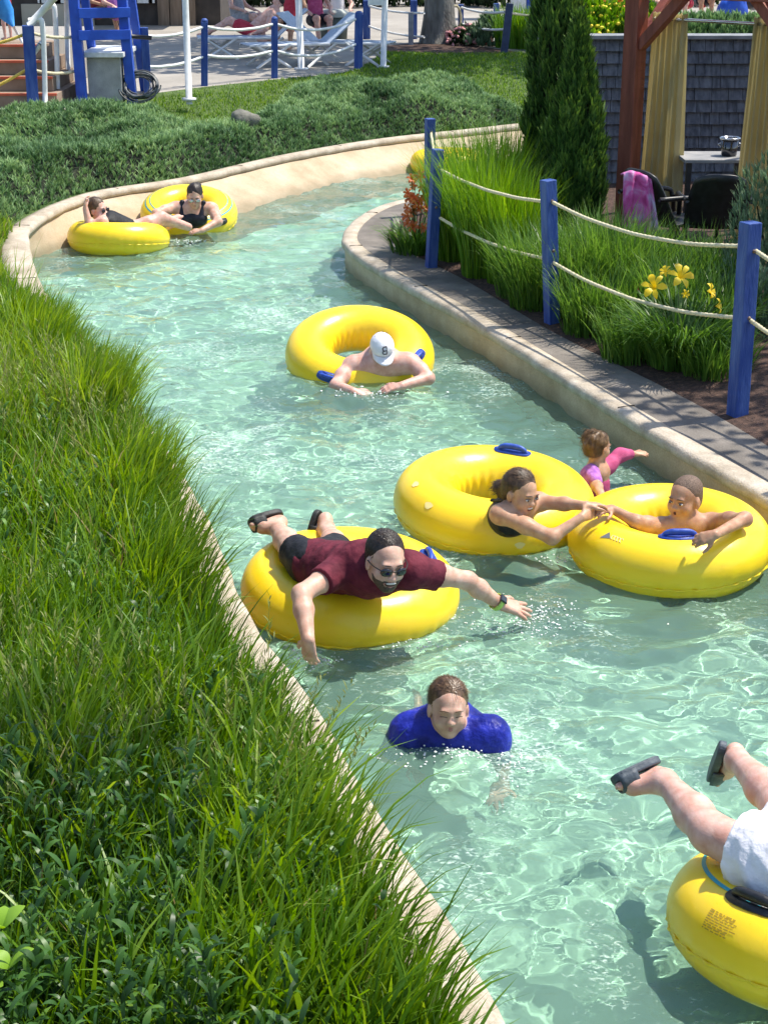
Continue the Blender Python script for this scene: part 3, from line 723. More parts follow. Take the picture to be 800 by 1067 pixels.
# broad-leaved weeds in the near corner
wd = Leaves(); stems = []
def weeds(n, poly, hmin, hmax, lmin, lmax, tint0):
    P = np.array(poly); lo, hi = P.min(0), P.max(0); q = lo + (hi - lo) * rng.random((n * 3, 2)); q = q[inpoly(q[:, 0], q[:, 1], P)][:n]
    q = q[q[:, 0] < edge_x(q[:, 1]) - 0.06]
    for x, y in q:
        z = float(h_left(np.array([x]), np.array([y]))[0]); hh = hmin + (hmax - hmin) * rng.random(); a0 = rng.random() * 6.28; ln = 0.05 + 0.35 * rng.random(); az = rng.random() * 6.28
        k = int(7 + hh * 22); f = np.linspace(0.15, 1, k)
        px_ = x + math.cos(az) * math.sin(ln) * hh * f; p2 = y + math.sin(az) * math.sin(ln) * hh * f; p3 = z + math.cos(ln) * hh * f
        A = a0 + np.arange(k) * 2.4
        wd.blades(np.c_[px_, p2, p3], (lmin + (lmax - lmin) * rng.random(k)) * (1.1 - 0.5 * f), A, 0.65 + 0.6 * rng.random(k), 0.011 + 0.011 * rng.random(k),
                  np.clip(tint0 + 0.2 * rng.normal(0, 1, k), 0, 1), droop=0.5 + 0.6 * rng.random(k), prof='leaf', rows=6)
        wd.blades(np.array([[x, y, z]]), hh, az, ln, 0.006, 0.3, rows=4)
corner = [pz(x, y, 0.6)[:2] for x, y in ((-60, 800), (130, 790), (235, 870), (250, 980), (330, 1110), (-60, 1110))]
weeds(165, corner, 0.25, 0.55, 0.07, 0.15, 0.35)
mid = [pz(x, y, 0.5)[:2] for x, y in ((-40, 440), (90, 430), (140, 560), (120, 660), (-40, 640))]
weeds(60, mid, 0.2, 0.38, 0.08, 0.14, 0.6)
weeds(110, [pz(x, y, 0.5)[:2] for x, y in ((120, 640), (250, 700), (420, 960), (300, 980), (150, 760))], 0.2, 0.42, 0.05, 0.10, 0.55)
tag(wd.make('bank_weeds', M_weed), kind='stuff')
# the one bright lobed leaf plant in the bottom-left corner
b0 = pz(-14, 1075, 0.45); t = thing('sapling', 'bright green broad-leaved sapling in the bottom left corner of the grass bank', 'sapling', b0)
M_sap = leafmat('sapling_leaf', (0.10, 0.22, 0.02), (0.20, 0.38, 0.03), (0.30, 0.50, 0.05), 0.4)
tops = [pz(8, 1010, 0.75), pz(2, 968, 0.80), pz(-12, 1035, 0.62)]
s = MB()
for k, tp in enumerate(tops):
    mid_ = (b0 + tp) / 2 + np.array([-0.02, 0.02, 0.05]); s.tube(spline([b0, mid_, tp], 6), 0.003, 5)
obj('stem', s, M_stem, t, True)
for k, (tp, az, L2) in enumerate([(tops[0], 0.2, 0.085), (tops[0], 2.6, 0.06), (tops[1], 0.5, 0.08), (tops[1], -2.0, 0.07), (tops[2], -0.4, 0.06), (tops[2], 2.2, 0.06), (tops[1], 1.6, 0.06)]):
    lf = Leaves(); lf.blades(np.array([tp]), L2, az, 1.25, 0.05, 0.8, prof='leaf', rows=8, droop=0.3, roll=0.0); lf.make('leaf', M_sap, t)


# ---------------- juniper ground cover on the far slope
J_top = [(-300, 133), (-100, 126), (60, 119), (160, 113), (205, 119), (245, 113), (272, 97), (310, 85), (360, 80), (440, 80), (560, 90), (760, 96)]
JT = np.array([pz(x, y, 0.82)[:2] for x, y in J_top])
i0 = int(np.argmax(LO[:, 1] > 14.55)); JE = offs(LO, np.full(len(LO), 0.05))[i0 + 1:]
JE = JE[JE[:, 0] < 6]
JPOLY = np.concatenate([[(-6.5, 13.2), (-4.2, 14.4)], JE, JT[::-1]])
def jz(x, y):
    d = np.minimum(dist_line(x, y, np.concatenate([JPOLY, JPOLY[:1]])), 2)
    lump = fbm(x * 0.9 + 2, y * 0.7 + 4, 3); sm = fbm(x * 3.2, y * 3.2 + 20, 2)
    return h_left(x, y) + sstep(-0.05, 0.30, d) * (0.20 + 0.50 * np.clip(lump - 0.30, 0, 1) + 0.20 * (sm - 0.35))
gx, gy = np.meshgrid(np.arange(-12, 6, 0.14), np.arange(13, 29, 0.14))
q = np.stack([gx.ravel(), gy.ravel()], 1); q = q[inpoly(q[:, 0], q[:, 1], JPOLY)]
q = q[(np.abs(q[:, 0]) < 0.262 * q[:, 1] + 1.5)]
ju = Leaves()
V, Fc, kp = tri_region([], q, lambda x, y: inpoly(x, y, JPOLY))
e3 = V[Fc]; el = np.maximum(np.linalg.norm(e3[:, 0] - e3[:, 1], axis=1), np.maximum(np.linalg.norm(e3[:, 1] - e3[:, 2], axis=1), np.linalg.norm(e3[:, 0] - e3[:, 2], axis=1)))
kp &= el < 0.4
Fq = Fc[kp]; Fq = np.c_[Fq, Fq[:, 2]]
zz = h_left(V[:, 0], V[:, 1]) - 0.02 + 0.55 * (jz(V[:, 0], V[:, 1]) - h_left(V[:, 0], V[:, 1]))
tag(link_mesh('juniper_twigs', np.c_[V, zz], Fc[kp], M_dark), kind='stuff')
n = 72000
x = -7.5 + 13 * rng.random(n * 3); y = 13.2 + 15 * rng.random(n * 3); mk = inpoly(x, y, JPOLY) & (np.abs(x) < 0.262 * y + 1.2); x, y = x[mk][:n], y[mk][:n]
gap = fbm(x * 5, y * 5 + 3, 2); mk = rng.random(len(x)) < np.clip((gap - 0.12) * 5, 0.30, 1); x, y = x[mk], y[mk]; k = len(x)
z = jz(x, y) - 0.05 * rng.random(k)
tn = np.clip(0.40 + 0.16 * rng.normal(0, 1, k) + 0.9 * (fbm(x * 1.6 + 9, y * 1.6, 3) - 0.5), 0, 1)
for q_ in range(5):
    ju.blades(np.c_[x, y, z - 0.03], 0.05 + 0.065 * rng.random(k), rng.random(k) * 6.28, 0.45 + 1.0 * rng.random(k), 0.010 + 0.009 * rng.random(k), tn + 0.08 * rng.normal(0, 1, k), rows=3, prof='blade', tipshift=0.30)
tag(ju.make('juniper_cover', M_jun), kind='stuff')
# short turf on the strip of lawn behind the junipers
lw = Leaves(); n = 45000
LWP = np.concatenate([JT[2:11], PLZ[::-1][1:13]])
lo, hi = LWP.min(0), LWP.max(0); q = lo + (hi - lo) * rng.random((n * 2, 2)); q = q[inpoly(q[:, 0], q[:, 1], LWP) & ~inpoly(q[:, 0], q[:, 1], ring)][:n]
lw.blades(np.c_[q, h_left(q[:, 0], q[:, 1])], 0.025 + 0.04 * rng.random(len(q)), rng.random(len(q)) * 6.28, 0.3 + 0.8 * rng.random(len(q)), 0.012, np.clip(0.45 + 0.25 * rng.normal(0, 1, len(q)), 0, 1), rows=3)
tag(lw.make('lawn_grass', M_grass), kind='stuff')

# ---------------- island plants
def grass_clump(name, label, p, h, spread, n, m, tint0, cat='ornamental grass', group=None, lean=0.55, w=0.009, droop=0.8, rad=0.12, seed=0):
    g = np.random.default_rng(seed + int(abs(p[0]) * 1000) + int(p[1] * 100)); 
    t = thing(name, label, cat, p, 0, group)
    a = g.random(n) * 6.28; r0 = rad * np.sqrt(g.random(n))
    az = a + g.normal(0, 0.7, n)
    L2 = Leaves(); hh = h * (0.45 + 0.6 * g.random(n))
    L2.blades(np.c_[p[0] + r0 * np.cos(a), p[1] + r0 * np.sin(a), np.full(n, p[2] - 0.01)], hh, az, lean * (0.2 + g.random(n)) * spread, w * (0.6 + 0.8 * g.random(n)), np.clip(tint0 + 0.22 * g.normal(0, 1, n), 0, 1), droop=droop * g.random(n) ** 1.5)
    L2.make('foliage', m, t)
    return t
og = 'ornamental grasses in the bed behind the ropes'
for (bx, by, hpx, nn, lab) in [
    (478, 268, 128, 900, 'bright green ornamental grass nearest the second blue post from the back'),
    (505, 285, 140, 1000, 'bright green ornamental grass leaning over the lower rope left of the arborvitae'),
    (532, 292, 120, 900, 'green ornamental grass in front of the dark arborvitae'),
    (497, 238, 110, 800, 'sunlit ornamental grass behind the first ropes, at the back left of the bed'),
    (528, 240, 115, 800, 'sunlit tall ornamental grass touching the left side of the arborvitae')]:
    p = on_isl(bx, by); grass_clump('ornamental_grass', lab, p, hpx / ppm(p) * 1.05, 1.0, nn, M_orn, 0.58, group=og, lean=0.42, w=0.010, rad=0.20)
for (bx, by, hpx, nn, lab) in [
    (560, 318, 95, 500, 'dark green ornamental grass at the foot of the middle blue post'),
    (600, 325, 105, 700, 'shaded ornamental grass just right of the middle blue post'),
    (640, 318, 105, 700, 'ornamental grass below the pink towel'),
    (676, 312, 85, 600, 'ornamental grass in front of the left patio chair'),
    (722, 305, 75, 500, 'ornamental grass in front of the right patio chair'),
    (752, 312, 70, 500, 'ornamental grass close behind the nearest blue post'),
    (618, 345, 80, 500, 'low ornamental grass at the mulch edge left of the lilies'),
    (545, 306, 80, 600, 'ornamental grass spilling toward the path left of the middle blue post'),
    (655, 345, 70, 600, 'low ornamental grass behind the lily, left side'),
    (700, 335, 80, 700, 'ornamental grass directly behind the yellow daylily'),
    (745, 350, 75, 600, 'ornamental grass crowding the nearest blue post'),
    (625, 300, 90, 600, 'ornamental grass in the middle of the bed below the lower rope'),
    (745, 388, 55, 450, 'low tuft of grass in the mulch left of the nearest blue post'),
    (660, 372, 60, 500, 'low tuft of grass at the path edge left of the yellow daylily'),
    (592, 272, 60, 400, 'small ornamental grass between the arborvitae and the red post')]:
    p = on_isl(bx, by); grass_clump('ornamental_grass', lab, p, hpx / ppm(p) * 1.05, 1.0, nn, M_orn2, 0.5, group=og, lean=0.75, w=0.011, rad=0.22)
# lilies
def flower(mb, c, ax, size, petals=6, g=rng):
    ax = np.asarray(ax, float); ax /= np.linalg.norm(ax); u = np.cross(ax, (0.3, 0.2, 1)); u /= np.linalg.norm(u); v = np.cross(ax, u)
    for k in range(petals):
        a = 2 * PI * k / petals + 0.2 * g.random(); d = math.cos(a) * u + math.sin(a) * v; sdv = -math.sin(a) * u + math.cos(a) * v
        W = size * (0.30 if k % 2 else 0.22)
        P = [(0.0, 0.0, 0.06), (0.35, 0.45, 0.55), (0.75, 0.60, 0.9), (1.05, 0.50, 0.55), (1.18, 0.32, 0.04)]
        V = []
        for (o, up_, ww) in P: V += [c + size * (o * d * 0.8 + up_ * ax) - W * ww * sdv, c + size * (o * d * 0.8 + up_ * ax) + W * ww * sdv]
        mb.add(V, [(2 * i, 2 * i + 1, 2 * i + 3, 2 * i + 2) for i in range(4)], 0.5 + 0.4 * (g.random() - 0.5))
M_ylily = leafmat('yellow_petal', (0.75, 0.45, 0.01), (0.85, 0.62, 0.02), (0.88, 0.72, 0.08), 0.3)
M_olily = leafmat('orange_petal', (0.45, 0.09, 0.02), (0.62, 0.16, 0.04), (0.70, 0.30, 0.10), 0.3)
def lily(label, base, h, n, flowers, m, seed, fsize=0.045, spread=1.5):
    t = thing('daylily', label, 'daylily', base, 0, 'daylilies beside the ropes')
    g = np.random.default_rng(seed); a = g.random(n) * 6.28; L2 = Leaves(); q_ = 0.22 * np.sqrt(g.random(n))
    L2.blades(np.c_[base[0] + q_ * np.cos(a), base[1] + q_ * np.sin(a), np.full(n, base[2] - 0.01)], h * (0.6 + 0.5 * g.random(n)), a + g.normal(0, 0.4, n), 0.5 + 0.5 * g.random(n), 0.016, np.clip(0.45 + 0.2 * g.normal(0, 1, n), 0, 1), droop=spread * (0.4 + 0.6 * g.random(n)))
    L2.make('foliage', M_orn2, t)
    s = MB()
    for (c, ax, sz) in flowers:
        q = np.array([base[0] + 0.05 * (g.random() - 0.5), base[1], base[2]]); md = (q * 0.35 + np.array(c) * 0.65) + np.array([0, 0, 0.04]); s.tube(spline([q, md, np.array(c)], 6), 0.0035, 5)
    if flowers: obj('stalk', s, M_stem, t, True)
    for (c, ax, sz) in flowers:
        mb = MB(); flower(mb, np.array(c), ax, sz, 6, g); obj('bloom', mb, m, t, True, tint=True)
    return t
b0 = on_isl(708, 378); Y0 = b0[1]
fl = [(py_(682, 300, Y0 - 0.02), (-0.3, -0.8, 0.5), 0.095), (py_(707, 290, Y0), (0.2, -0.7, 0.6), 0.10), (py_(737, 304, Y0), (0.7, -0.4, 0.3), 0.065), (py_(745, 319, Y0 - .03), (0.8, -0.3, 0.2), 0.06), (py_(713, 306, Y0), (0.2, -0.6, 0.1), 0.035), (py_(694, 284, Y0 + 0.05), (-0.4, -0.5, 0.6), 0.05)]
lily('yellow daylily with open blooms just above the lower rope, beside the nearest blue post', b0, 0.60, 620, fl, M_ylily, 3)
b1 = on_isl(433, 262); Y1 = b1[1]
fl = []
for k in range(22): fl.append((py_(424 + 24 * rng.random(), 184 + 56 * rng.random(), Y1 - 0.1 + 0.15 * (rng.random() - 0.5)), (-0.6 + rng.random(), -0.6, 0.5 * rng.random()), 0.050 + 0.018 * rng.random()))
lily('orange daylily in bloom on the river edge beside the two farthest posts', b1, 0.42, 260, fl, M_olily, 4)
b2 = on_isl(484, 225); Y2 = b2[1]
lily('orange daylily half hidden in bright grass behind the first ropes', b2, 0.5, 60, [(py_(478, 176, Y2), (-0.3, -0.7, 0.5), 0.04), (py_(487, 180, Y2), (0.3, -0.7, 0.5), 0.04)], M_olily, 5)
p = on_isl(670, 285); Y3 = p[1]
lily('rust coloured daylily bloom behind the yellow one', on_isl(672, 340), 0.4, 60, [(py_(668, 301, on_isl(672, 340)[1] + .05), (-0.6, -0.5, 0.5), 0.045)], M_olily, 6)

# conifers
def arborvitae(label, base, h, r, n, seed, lean=0.0):
    g = np.random.default_rng(seed); t = thing('arborvitae', label, 'conifer', base, 0, 'arborvitae beside the pergola')
    s = MB(); s.tube([base + np.array([0, 0, z * h]) for z in (0, 0.5, 0.96)], [0.05, 0.035, 0.008], 8); obj('trunk', s, M_bark, t, True)
    def rad(f): return r * np.clip(np.minimum(1.0, np.clip((1 - f) * 1.9, 0, 1) ** 0.75) * (0.85 + 0.15 * np.clip(f / 0.12, 0, 1)), 0.02, 1)
    core = MB(); core.lathe([(0.62 * float(rad(f)), f * h) for f in np.linspace(0.01, 0.99, 20)], base, 18); obj('inner_twigs', core, M_dark, t, True)
    f = g.random(n) ** 1.15; a = g.random(n) * 6.28
    lump = 0.60 + 0.78 * fbm(a * 2.4 + seed, f * h * 4.2, 3)
    rr = rad(f) * lump * (0.86 + 0.16 * g.random(n))
    P = np.c_[base[0] + rr * np.cos(a) + lean * f, base[1] + rr * np.sin(a), base[2] + f * h]
    L2 = Leaves(); tn = np.clip(0.40 + 0.2 * g.normal(0, 1, n) + 0.9 * (lump - 0.98), 0, 1)
    for q in range(3):
        L2.blades(P, 0.05 + 0.09 * g.random(n) ** 2, a + g.normal(0, 0.8, n), 0.10 + 0.8 * g.random(n), 0.012 + 0.012 * g.random(n), tn, rows=4, prof='leaf', g=g, tipshift=0.25)
    L2.make('foliage', M_arb, t); return t
pA = on_isl(577, 246); pA[1] += 0.35
arborvitae('taller slim arborvitae, its top running out of the picture', pA, 3.3, 0.245, 11000, 21)
pB = on_isl(594, 262)
topB = py_(596, 22, pB[1]); arborvitae('shorter arborvitae in front, next to the red post', pB, float(topB[2] - pB[2]), 0.225, 9000, 22)
# grey-green juniper shrub at the right edge
def shrub(name, label, base, r, h, n, m, seed, cat='shrub', lmin=0.05, lmax=0.1, w=0.014, twig=True, group=None, flowers=None):
    g = np.random.default_rng(seed); t = thing(name, label, cat, base, 0, group)
    u = g.normal(0, 1, (n, 3)); u /= np.linalg.norm(u, axis=1)[:, None]; u[:, 2] = np.abs(u[:, 2])
    aa = np.arctan2(u[:, 1], u[:, 0]); lump = 0.7 + 0.6 * fbm(aa * 1.5 + seed, u[:, 2] * 3 + seed * 2, 3)
    rad = lump * (0.55 + 0.45 * g.random(n) ** 0.5)
    P = np.asarray(base) + np.c_[u[:, 0] * r * rad, u[:, 1] * r * rad, u[:, 2] * h * rad]
    L2 = Leaves(); tn = np.clip(0.45 + 0.2 * g.normal(0, 1, n) + 0.6 * (lump - 1), 0, 1)
    for q in range(3):
        L2.blades(P, lmin + (lmax - lmin) * g.random(n), aa + g.normal(0, 1.0, n), 0.2 + 0.9 * g.random(n), w * (0.7 + 0.6 * g.random(n)), tn, rows=3, g=g)
    L2.make('foliage', m, t)
    s = MB()
    for k in range(7):
        a = g.random() * 6.28; s.tube([np.asarray(base) + np.array([0, 0, -0.02]), np.asarray(base) + np.array([math.cos(a) * r * 0.5, math.sin(a) * r * 0.5, h * 0.6])], [0.012, 0.004], 5)
    obj('branches', s, M_dark, t, True)
    if flowers:
        mb = MB(); fm, fn, fs = flowers; idx = g.choice(n, fn, replace=False)
        for i in idx: mb.ell(P[i] + u[i] * 0.05, (fs * (0.6 + 0.8 * g.random()), fs, fs * 0.7), n=6, m=4)
        obj('flowers', mb, fm, t, True)
    return t
pj = on_isl(818, 330); pj[1] += 0.25
shrub('juniper_shrub', 'feathery grey green juniper shrub at the right edge above the nearest post', pj, 0.42, 1.25, 2600, M_jun2, 31, lmin=0.04, lmax=0.10, w=0.011)
pj = on_isl(790, 345); shrub('juniper_shrub', 'low dusty juniper sprigs behind the nearest blue post', pj, 0.22, 0.42, 700, M_jun2, 32, lmin=0.04, lmax=0.09, w=0.010)

# ---------------- shade trees mostly out of the picture; the last two are added for their shade
def shade_tree(label, base, trunk_pts, trunk_r, blobs, n, seed, limbs=(), m=None, leaf=0.11):
    g = np.random.default_rng(seed); t = thing('shade_tree', label, 'tree', base)
    s = MB(); P = spline(trunk_pts, 8); s.tube(P, np.linspace(trunk_r, trunk_r * 0.5, len(P)) * (1 + 0.35 * np.exp(-np.linspace(0, 9, len(P)))), 16); obj('trunk', s, M_bark, t, True)
    s = MB()
    for c, r in blobs: s.tube(spline([P[-1] * 0.3 + P[len(P) // 2] * 0.7, (P[-1] + np.asarray(c)) / 2 + np.array([0, 0, 0.2]), np.asarray(c, float)], 6), np.linspace(trunk_r * 0.3, 0.015, 13), 7)
    obj('limbs', s, M_bark, t, True)
    L2 = Leaves()
    for c, r in blobs:
        k = int(n * r[0] * r[1]); u = g.normal(0, 1, (k, 3)); u /= np.linalg.norm(u, axis=1)[:, None]; rr = 0.35 + 0.65 * g.random(k) ** 0.6
        Pp = np.asarray(c) + u * np.asarray(r) * rr[:, None]
        cl = fbm(Pp[:, 0] * 2.5 + seed, Pp[:, 1] * 2.5 + Pp[:, 2] * 1.7, 2); Pp = Pp[cl > 0.40]; k = len(Pp)
        L2.blades(Pp, leaf * (0.6 + 0.8 * g.random(k)), g.random(k) * 6.28, 0.9 + 1.0 * g.random(k), leaf * 0.6, np.clip(0.5 + 0.2 * g.normal(0, 1, k), 0, 1), prof='leaf', rows=4, g=g)
    L2.make('crown', m or M_tree, t); return t
tb = np.array([TREE[0], TREE[1], ZP])
shade_tree('big grey barked tree standing in the mulch ring beyond the junipers', tb, [tb + np.array([0, 0, -0.05]), tb + np.array([0.0, 0, 2.0]), tb + np.array([-0.1, 0.2, 4.5])], 0.31,
           [((0.5, 32.5, 7.5), (3.2, 3.2, 1.8)), ((3.2, 31, 6.6), (2.6, 2.4, 1.4)), ((-1.5, 34, 7.0), (2.4, 2.4, 1.4)), ((2.0, 28.4, 6.2), (2.2, 2.0, 1.0)), ((-0.6, 29.2, 6.4), (2.0, 1.8, 1.0)), ((4.5, 29.5, 6.6), (1.8, 1.7, 1.0))], 260, 41, leaf=0.30)
b5 = np.array([5.6, 10.2, 0.45])  # unseen tree, added so its crown shades the near end of the path
shade_tree('unseen leafy tree added outside the picture to shade the river path', b5, [b5, b5 + np.array([0.1, 0, 1.8]), b5 + np.array([-0.1, 0, 3.4])], 0.14,
           [((5.1, 11.0, 5.4), (1.2, 1.6, 1.0)), ((4.85, 9.4, 4.6), (0.7, 1.0, 0.7)), ((5.4, 12.6, 5.0), (1.2, 1.2, 0.9))], 420, 42, leaf=0.15)
b6 = np.array([-2.6, 0.8, 0.6])  # unseen shadow caster, added so its overhanging limb darkens the near bank corner
shade_tree('unseen slim tree added beside the viewer, its limb placed to shade the near bank', b6, [b6, b6 + np.array([0.1, 0, 2.5]), b6 + np.array([0.6, 0.8, 4.2])], 0.10,
           [((0.75, 5.0, 4.7), (0.75, 0.6, 0.4)), ((0.0, 4.6, 4.8), (0.5, 0.5, 0.35)), ((-1.5, 2.2, 5.4), (1.1, 1.1, 0.7))], 620, 43, leaf=0.13)
# ================================================================== people: bodies grown as one smooth surface from a distance field
class SDF:
    """smooth union of tapered limbs and ellipsoids, sampled on a grid and turned into one continuous mesh"""
    def __init__(s): s.p = []
    def cap(s, a, b, r1, r2=None, k=0.03, g='', flat=None):
        s.p.append(('c', np.asarray(a, float), np.asarray(b, float), r1, r1 if r2 is None else r2, k, g, flat)); return s
    def ell(s, c, r, R=None, k=0.03, g='', neg=False):
        s.p.append(('n' if neg else 'e', np.asarray(c, float), np.asarray(r, float), np.eye(3) if R is None else np.asarray(R, float), None, k, g, None)); return s
    def chain(s, pts, rads, k=0.03, g=''):
        for i in range(len(pts) - 1): s.cap(pts[i], pts[i + 1], rads[i], rads[i + 1], k, g)
        return s
    def bounds(s, grow):
        lo, hi = np.full(3, 1e9), np.full(3, -1e9)
        for q in s.p:
            if q[0] == 'n': continue
            l, h = s.pb(q); lo = np.minimum(lo, l - grow); hi = np.maximum(hi, h + grow)
        return lo, hi
    def pb(s, q):
        if q[0] == 'c': m = max(q[3], q[4]); return np.minimum(q[1], q[2]) - m, np.maximum(q[1], q[2]) + m
        e = np.sqrt(((q[3] * q[2][None, :]) ** 2).sum(1)); return q[1] - e, q[1] + e
    def eval(s, lo, n, h, groups=None, grow=0.0):
        D = np.full(n, 0.5, np.float32)
        for neg in (False, True):
            for q in s.p:
                if (q[0] == 'n') != neg: continue
                if groups is not None and q[6] not in groups: continue
                l, hb = s.pb(q); pad = q[5] * 1.3 + 0.03 + abs(grow)
                i0 = np.maximum(np.floor((l - pad - lo) / h).astype(int), 0); i1 = np.minimum(np.ceil((hb + pad - lo) / h).astype(int) + 1, n)
                if (i1 <= i0).any(): continue
                ax = [((np.arange(i0[a], i1[a]) * h) + lo[a]).astype(np.float32) for a in range(3)]
                P = np.stack(np.meshgrid(*ax, indexing='ij'), -1)
                if q[0] == 'c':
                    a, b = q[1], q[2]; d = (b - a).astype(np.float32); L2 = float(d @ d) + 1e-9
                    w = P - a.astype(np.float32); t = np.clip((w @ d) / L2, 0, 1)
                    e = w - t[..., None] * d
                    if q[7] is not None:
                        nrm, sq = q[7]; nrm = np.asarray(nrm, np.float32); c = e @ nrm; e = e + (c * (1 / sq - 1))[..., None] * nrm
                    dist = np.sqrt((e * e).sum(-1)) - (q[3] + (q[4] - q[3]) * t)
                else:
                    R = q[3].astype(np.float32); loc = (P - q[1].astype(np.float32)) @ R; rr = q[2].astype(np.float32)
                    k0 = np.sqrt(((loc / rr) ** 2).sum(-1)) + 1e-6; k1 = np.sqrt(((loc / (rr * rr)) ** 2).sum(-1)) + 1e-6
                    dist = k0 * (k0 - 1) / k1
                sl_ = tuple(slice(i0[a], i1[a]) for a in range(3)); A = D[sl_]; k = q[5]
                if neg:
                    hh = np.clip(0.5 - 0.5 * (A + dist) / k, 0, 1); D[sl_] = A * (1 - hh) + (-dist) * hh + k * hh * (1 - hh)
                else:
                    dist = dist - grow
                    hh = np.clip(0.5 + 0.5 * (dist - A) / k, 0, 1); D[sl_] = dist * (1 - hh) + A * hh - k * hh * (1 - hh)
        return D
def surface_nets(D, lo, h, smooth=1):
    n = D.shape; S = D < 0
    c = np.zeros(tuple(k - 1 for k in n), np.int8)
    offs8 = [(a, b, d) for a in (0, 1) for b in (0, 1) for d in (0, 1)]
    for a, b, d in offs8: c += S[a:n[0] - 1 + a, b:n[1] - 1 + b, d:n[2] - 1 + d]
    act = (c > 0) & (c < 8); idx = np.full(act.shape, -1, np.int64); ii = np.argwhere(act); idx[act] = np.arange(len(ii))
    acc = np.zeros((len(ii), 3)); cnt = np.zeros(len(ii))
    corner = np.array(offs8)
    val = np.stack([D[ii[:, 0] + a, ii[:, 1] + b, ii[:, 2] + d] for a, b, d in offs8], 1).astype(float)
    for u in range(8):
        for v in range(u + 1, 8):
            if np.abs(corner[u] - corner[v]).sum() != 1: continue
            m_ = (val[:, u] < 0) != (val[:, v] < 0)
            t = val[m_, u] / (val[m_, u] - val[m_, v]); acc[m_] += corner[u] + t[:, None] * (corner[v] - corner[u]); cnt[m_] += 1
    V = lo + (ii + acc / cnt[:, None]) * h
    F = []
    for ax in range(3):
        o1, o2 = (ax + 1) % 3, (ax + 2) % 3
        s0 = [slice(None)] * 3; s1 = [slice(None)] * 3; s0[ax] = slice(0, -1); s1[ax] = slice(1, None)
        a = S[tuple(s0)]; b = S[tuple(s1)]; e = np.argwhere(a != b)
        e = e[(e[:, o1] > 0) & (e[:, o2] > 0) & (e[:, o1] < n[o1] - 1) & (e[:, o2] < n[o2] - 1)]
        def at(d1, d2):
            q = e.copy(); q[:, o1] -= d1; q[:, o2] -= d2; return idx[q[:, 0], q[:, 1], q[:, 2]]
        Q = np.stack([at(1, 1), at(0, 1), at(0, 0), at(1, 0)], 1)
        fl = ~a[e[:, 0], e[:, 1], e[:, 2]]; Q[fl] = Q[fl][:, ::-1]
        F.append(Q[(Q >= 0).all(1)])
    F = np.concatenate(F)
    for _ in range(smooth):
        A = np.zeros_like(V); K = np.zeros(len(V))
        for u in range(4):
            for v in ((u + 1) % 4, (u + 3) % 4):
                np.add.at(A, F[:, u], V[F[:, v]]); np.add.at(K, F[:, u], 1)
        V = 0.5 * V + 0.5 * A / np.maximum(K, 1)[:, None]
    return V, F
def clip_half(D, lo, h, planes):
    n = D.shape; ax = [((np.arange(n[a]) * h) + lo[a]).astype(np.float32) for a in range(3)]
    X, Y, Z = np.meshgrid(*ax, indexing='ij')
    for p, nr in planes:
        p = np.asarray(p, float); nr = np.asarray(nr, float); nr = nr / np.linalg.norm(nr)
        D = np.maximum(D, ((X - p[0]) * nr[0] + (Y - p[1]) * nr[1] + (Z - p[2]) * nr[2]).astype(np.float32))
    return D
def grow_mesh(name, sdf, m, parent, h, groups=None, grow=0.0, planes=(), smooth=1, noise=0.0, nscale=20, shell=0.0):
    sub = SDF(); sub.p = [q for q in sdf.p if groups is None or q[6] in groups]
    lo, hi = sub.bounds(0.02 + grow); n = np.ceil((hi - lo) / h).astype(int) + 2
    D = sub.eval(lo, tuple(n), h, None, grow)
    if noise:
        ax = [(np.arange(n[a]) * h + lo[a]) for a in range(3)]; X, Y, Z = np.meshgrid(*ax, indexing='ij')
        near = np.abs(D) < 0.03
        D[near] += noise * (fbm(X[near] * nscale + Z[near] * nscale * 0.6, Y[near] * nscale - Z[near] * nscale * 0.5, 3) - 0.5)
    if planes: D = clip_half(D, lo, h, planes)
    V, F_ = surface_nets(D, lo, h, smooth)
    return link_mesh(name, V, F_, m, parent)
def frame(fwd, up=(0, 0, 1)):
    """columns: right, forward, up (face looks along forward)"""
    f = np.asarray(fwd, float); f = f / np.linalg.norm(f); u = np.asarray(up, float); r = np.cross(f, u); r /= np.linalg.norm(r); u = np.cross(r, f)
    return np.stack([r, f, u], 1)
def skin(name, c1, c2):
    m = pmat(name, c1, c2, 22, 0.48, 0.25, 140, spec=0.4, sss=0.18, lo=0.3, hi=0.7, bdist=0.004); return m
S_fair = skin('fair_skin', (0.50, 0.27, 0.19), (0.69, 0.45, 0.345))
S_pink = skin('pink_skin', (0.55, 0.28, 0.21), (0.72, 0.46, 0.38))
S_tan = skin('tanned_skin', (0.36, 0.175, 0.10), (0.53, 0.31, 0.195))
S_gold = skin('golden_skin', (0.42, 0.215, 0.125), (0.59, 0.36, 0.235))
def cloth(name, c1, c2, scale=18, rough=0.8, bump=0.5, bscale=35): return pmat(name, c1, c2, scale, rough, bump, bscale, spec=0.25, bdist=0.012)
C_maroon = cloth('maroon_jersey', (0.085, 0.010, 0.022), (0.15, 0.022, 0.038))
C_black = cloth('black_cloth', (0.010, 0.010, 0.013), (0.022, 0.022, 0.026), rough=0.6)
C_navy = cloth('navy_swimsuit', (0.012, 0.013, 0.022), (0.025, 0.026, 0.04), rough=0.5)
C_blue = cloth('wet_blue_rash_guard', (0.006, 0.011, 0.16), (0.022, 0.034, 0.40), 12, 0.42, 1.0, 26)
C_white = cloth('white_cloth', (0.72, 0.70, 0.74), (0.84, 0.82, 0.85), 10)
C_pink = cloth('pink_rash_guard', (0.42, 0.06, 0.16), (0.55, 0.11, 0.24))
C_purple = cloth('purple_ruffle', (0.28, 0.09, 0.38), (0.50, 0.20, 0.50), 40)
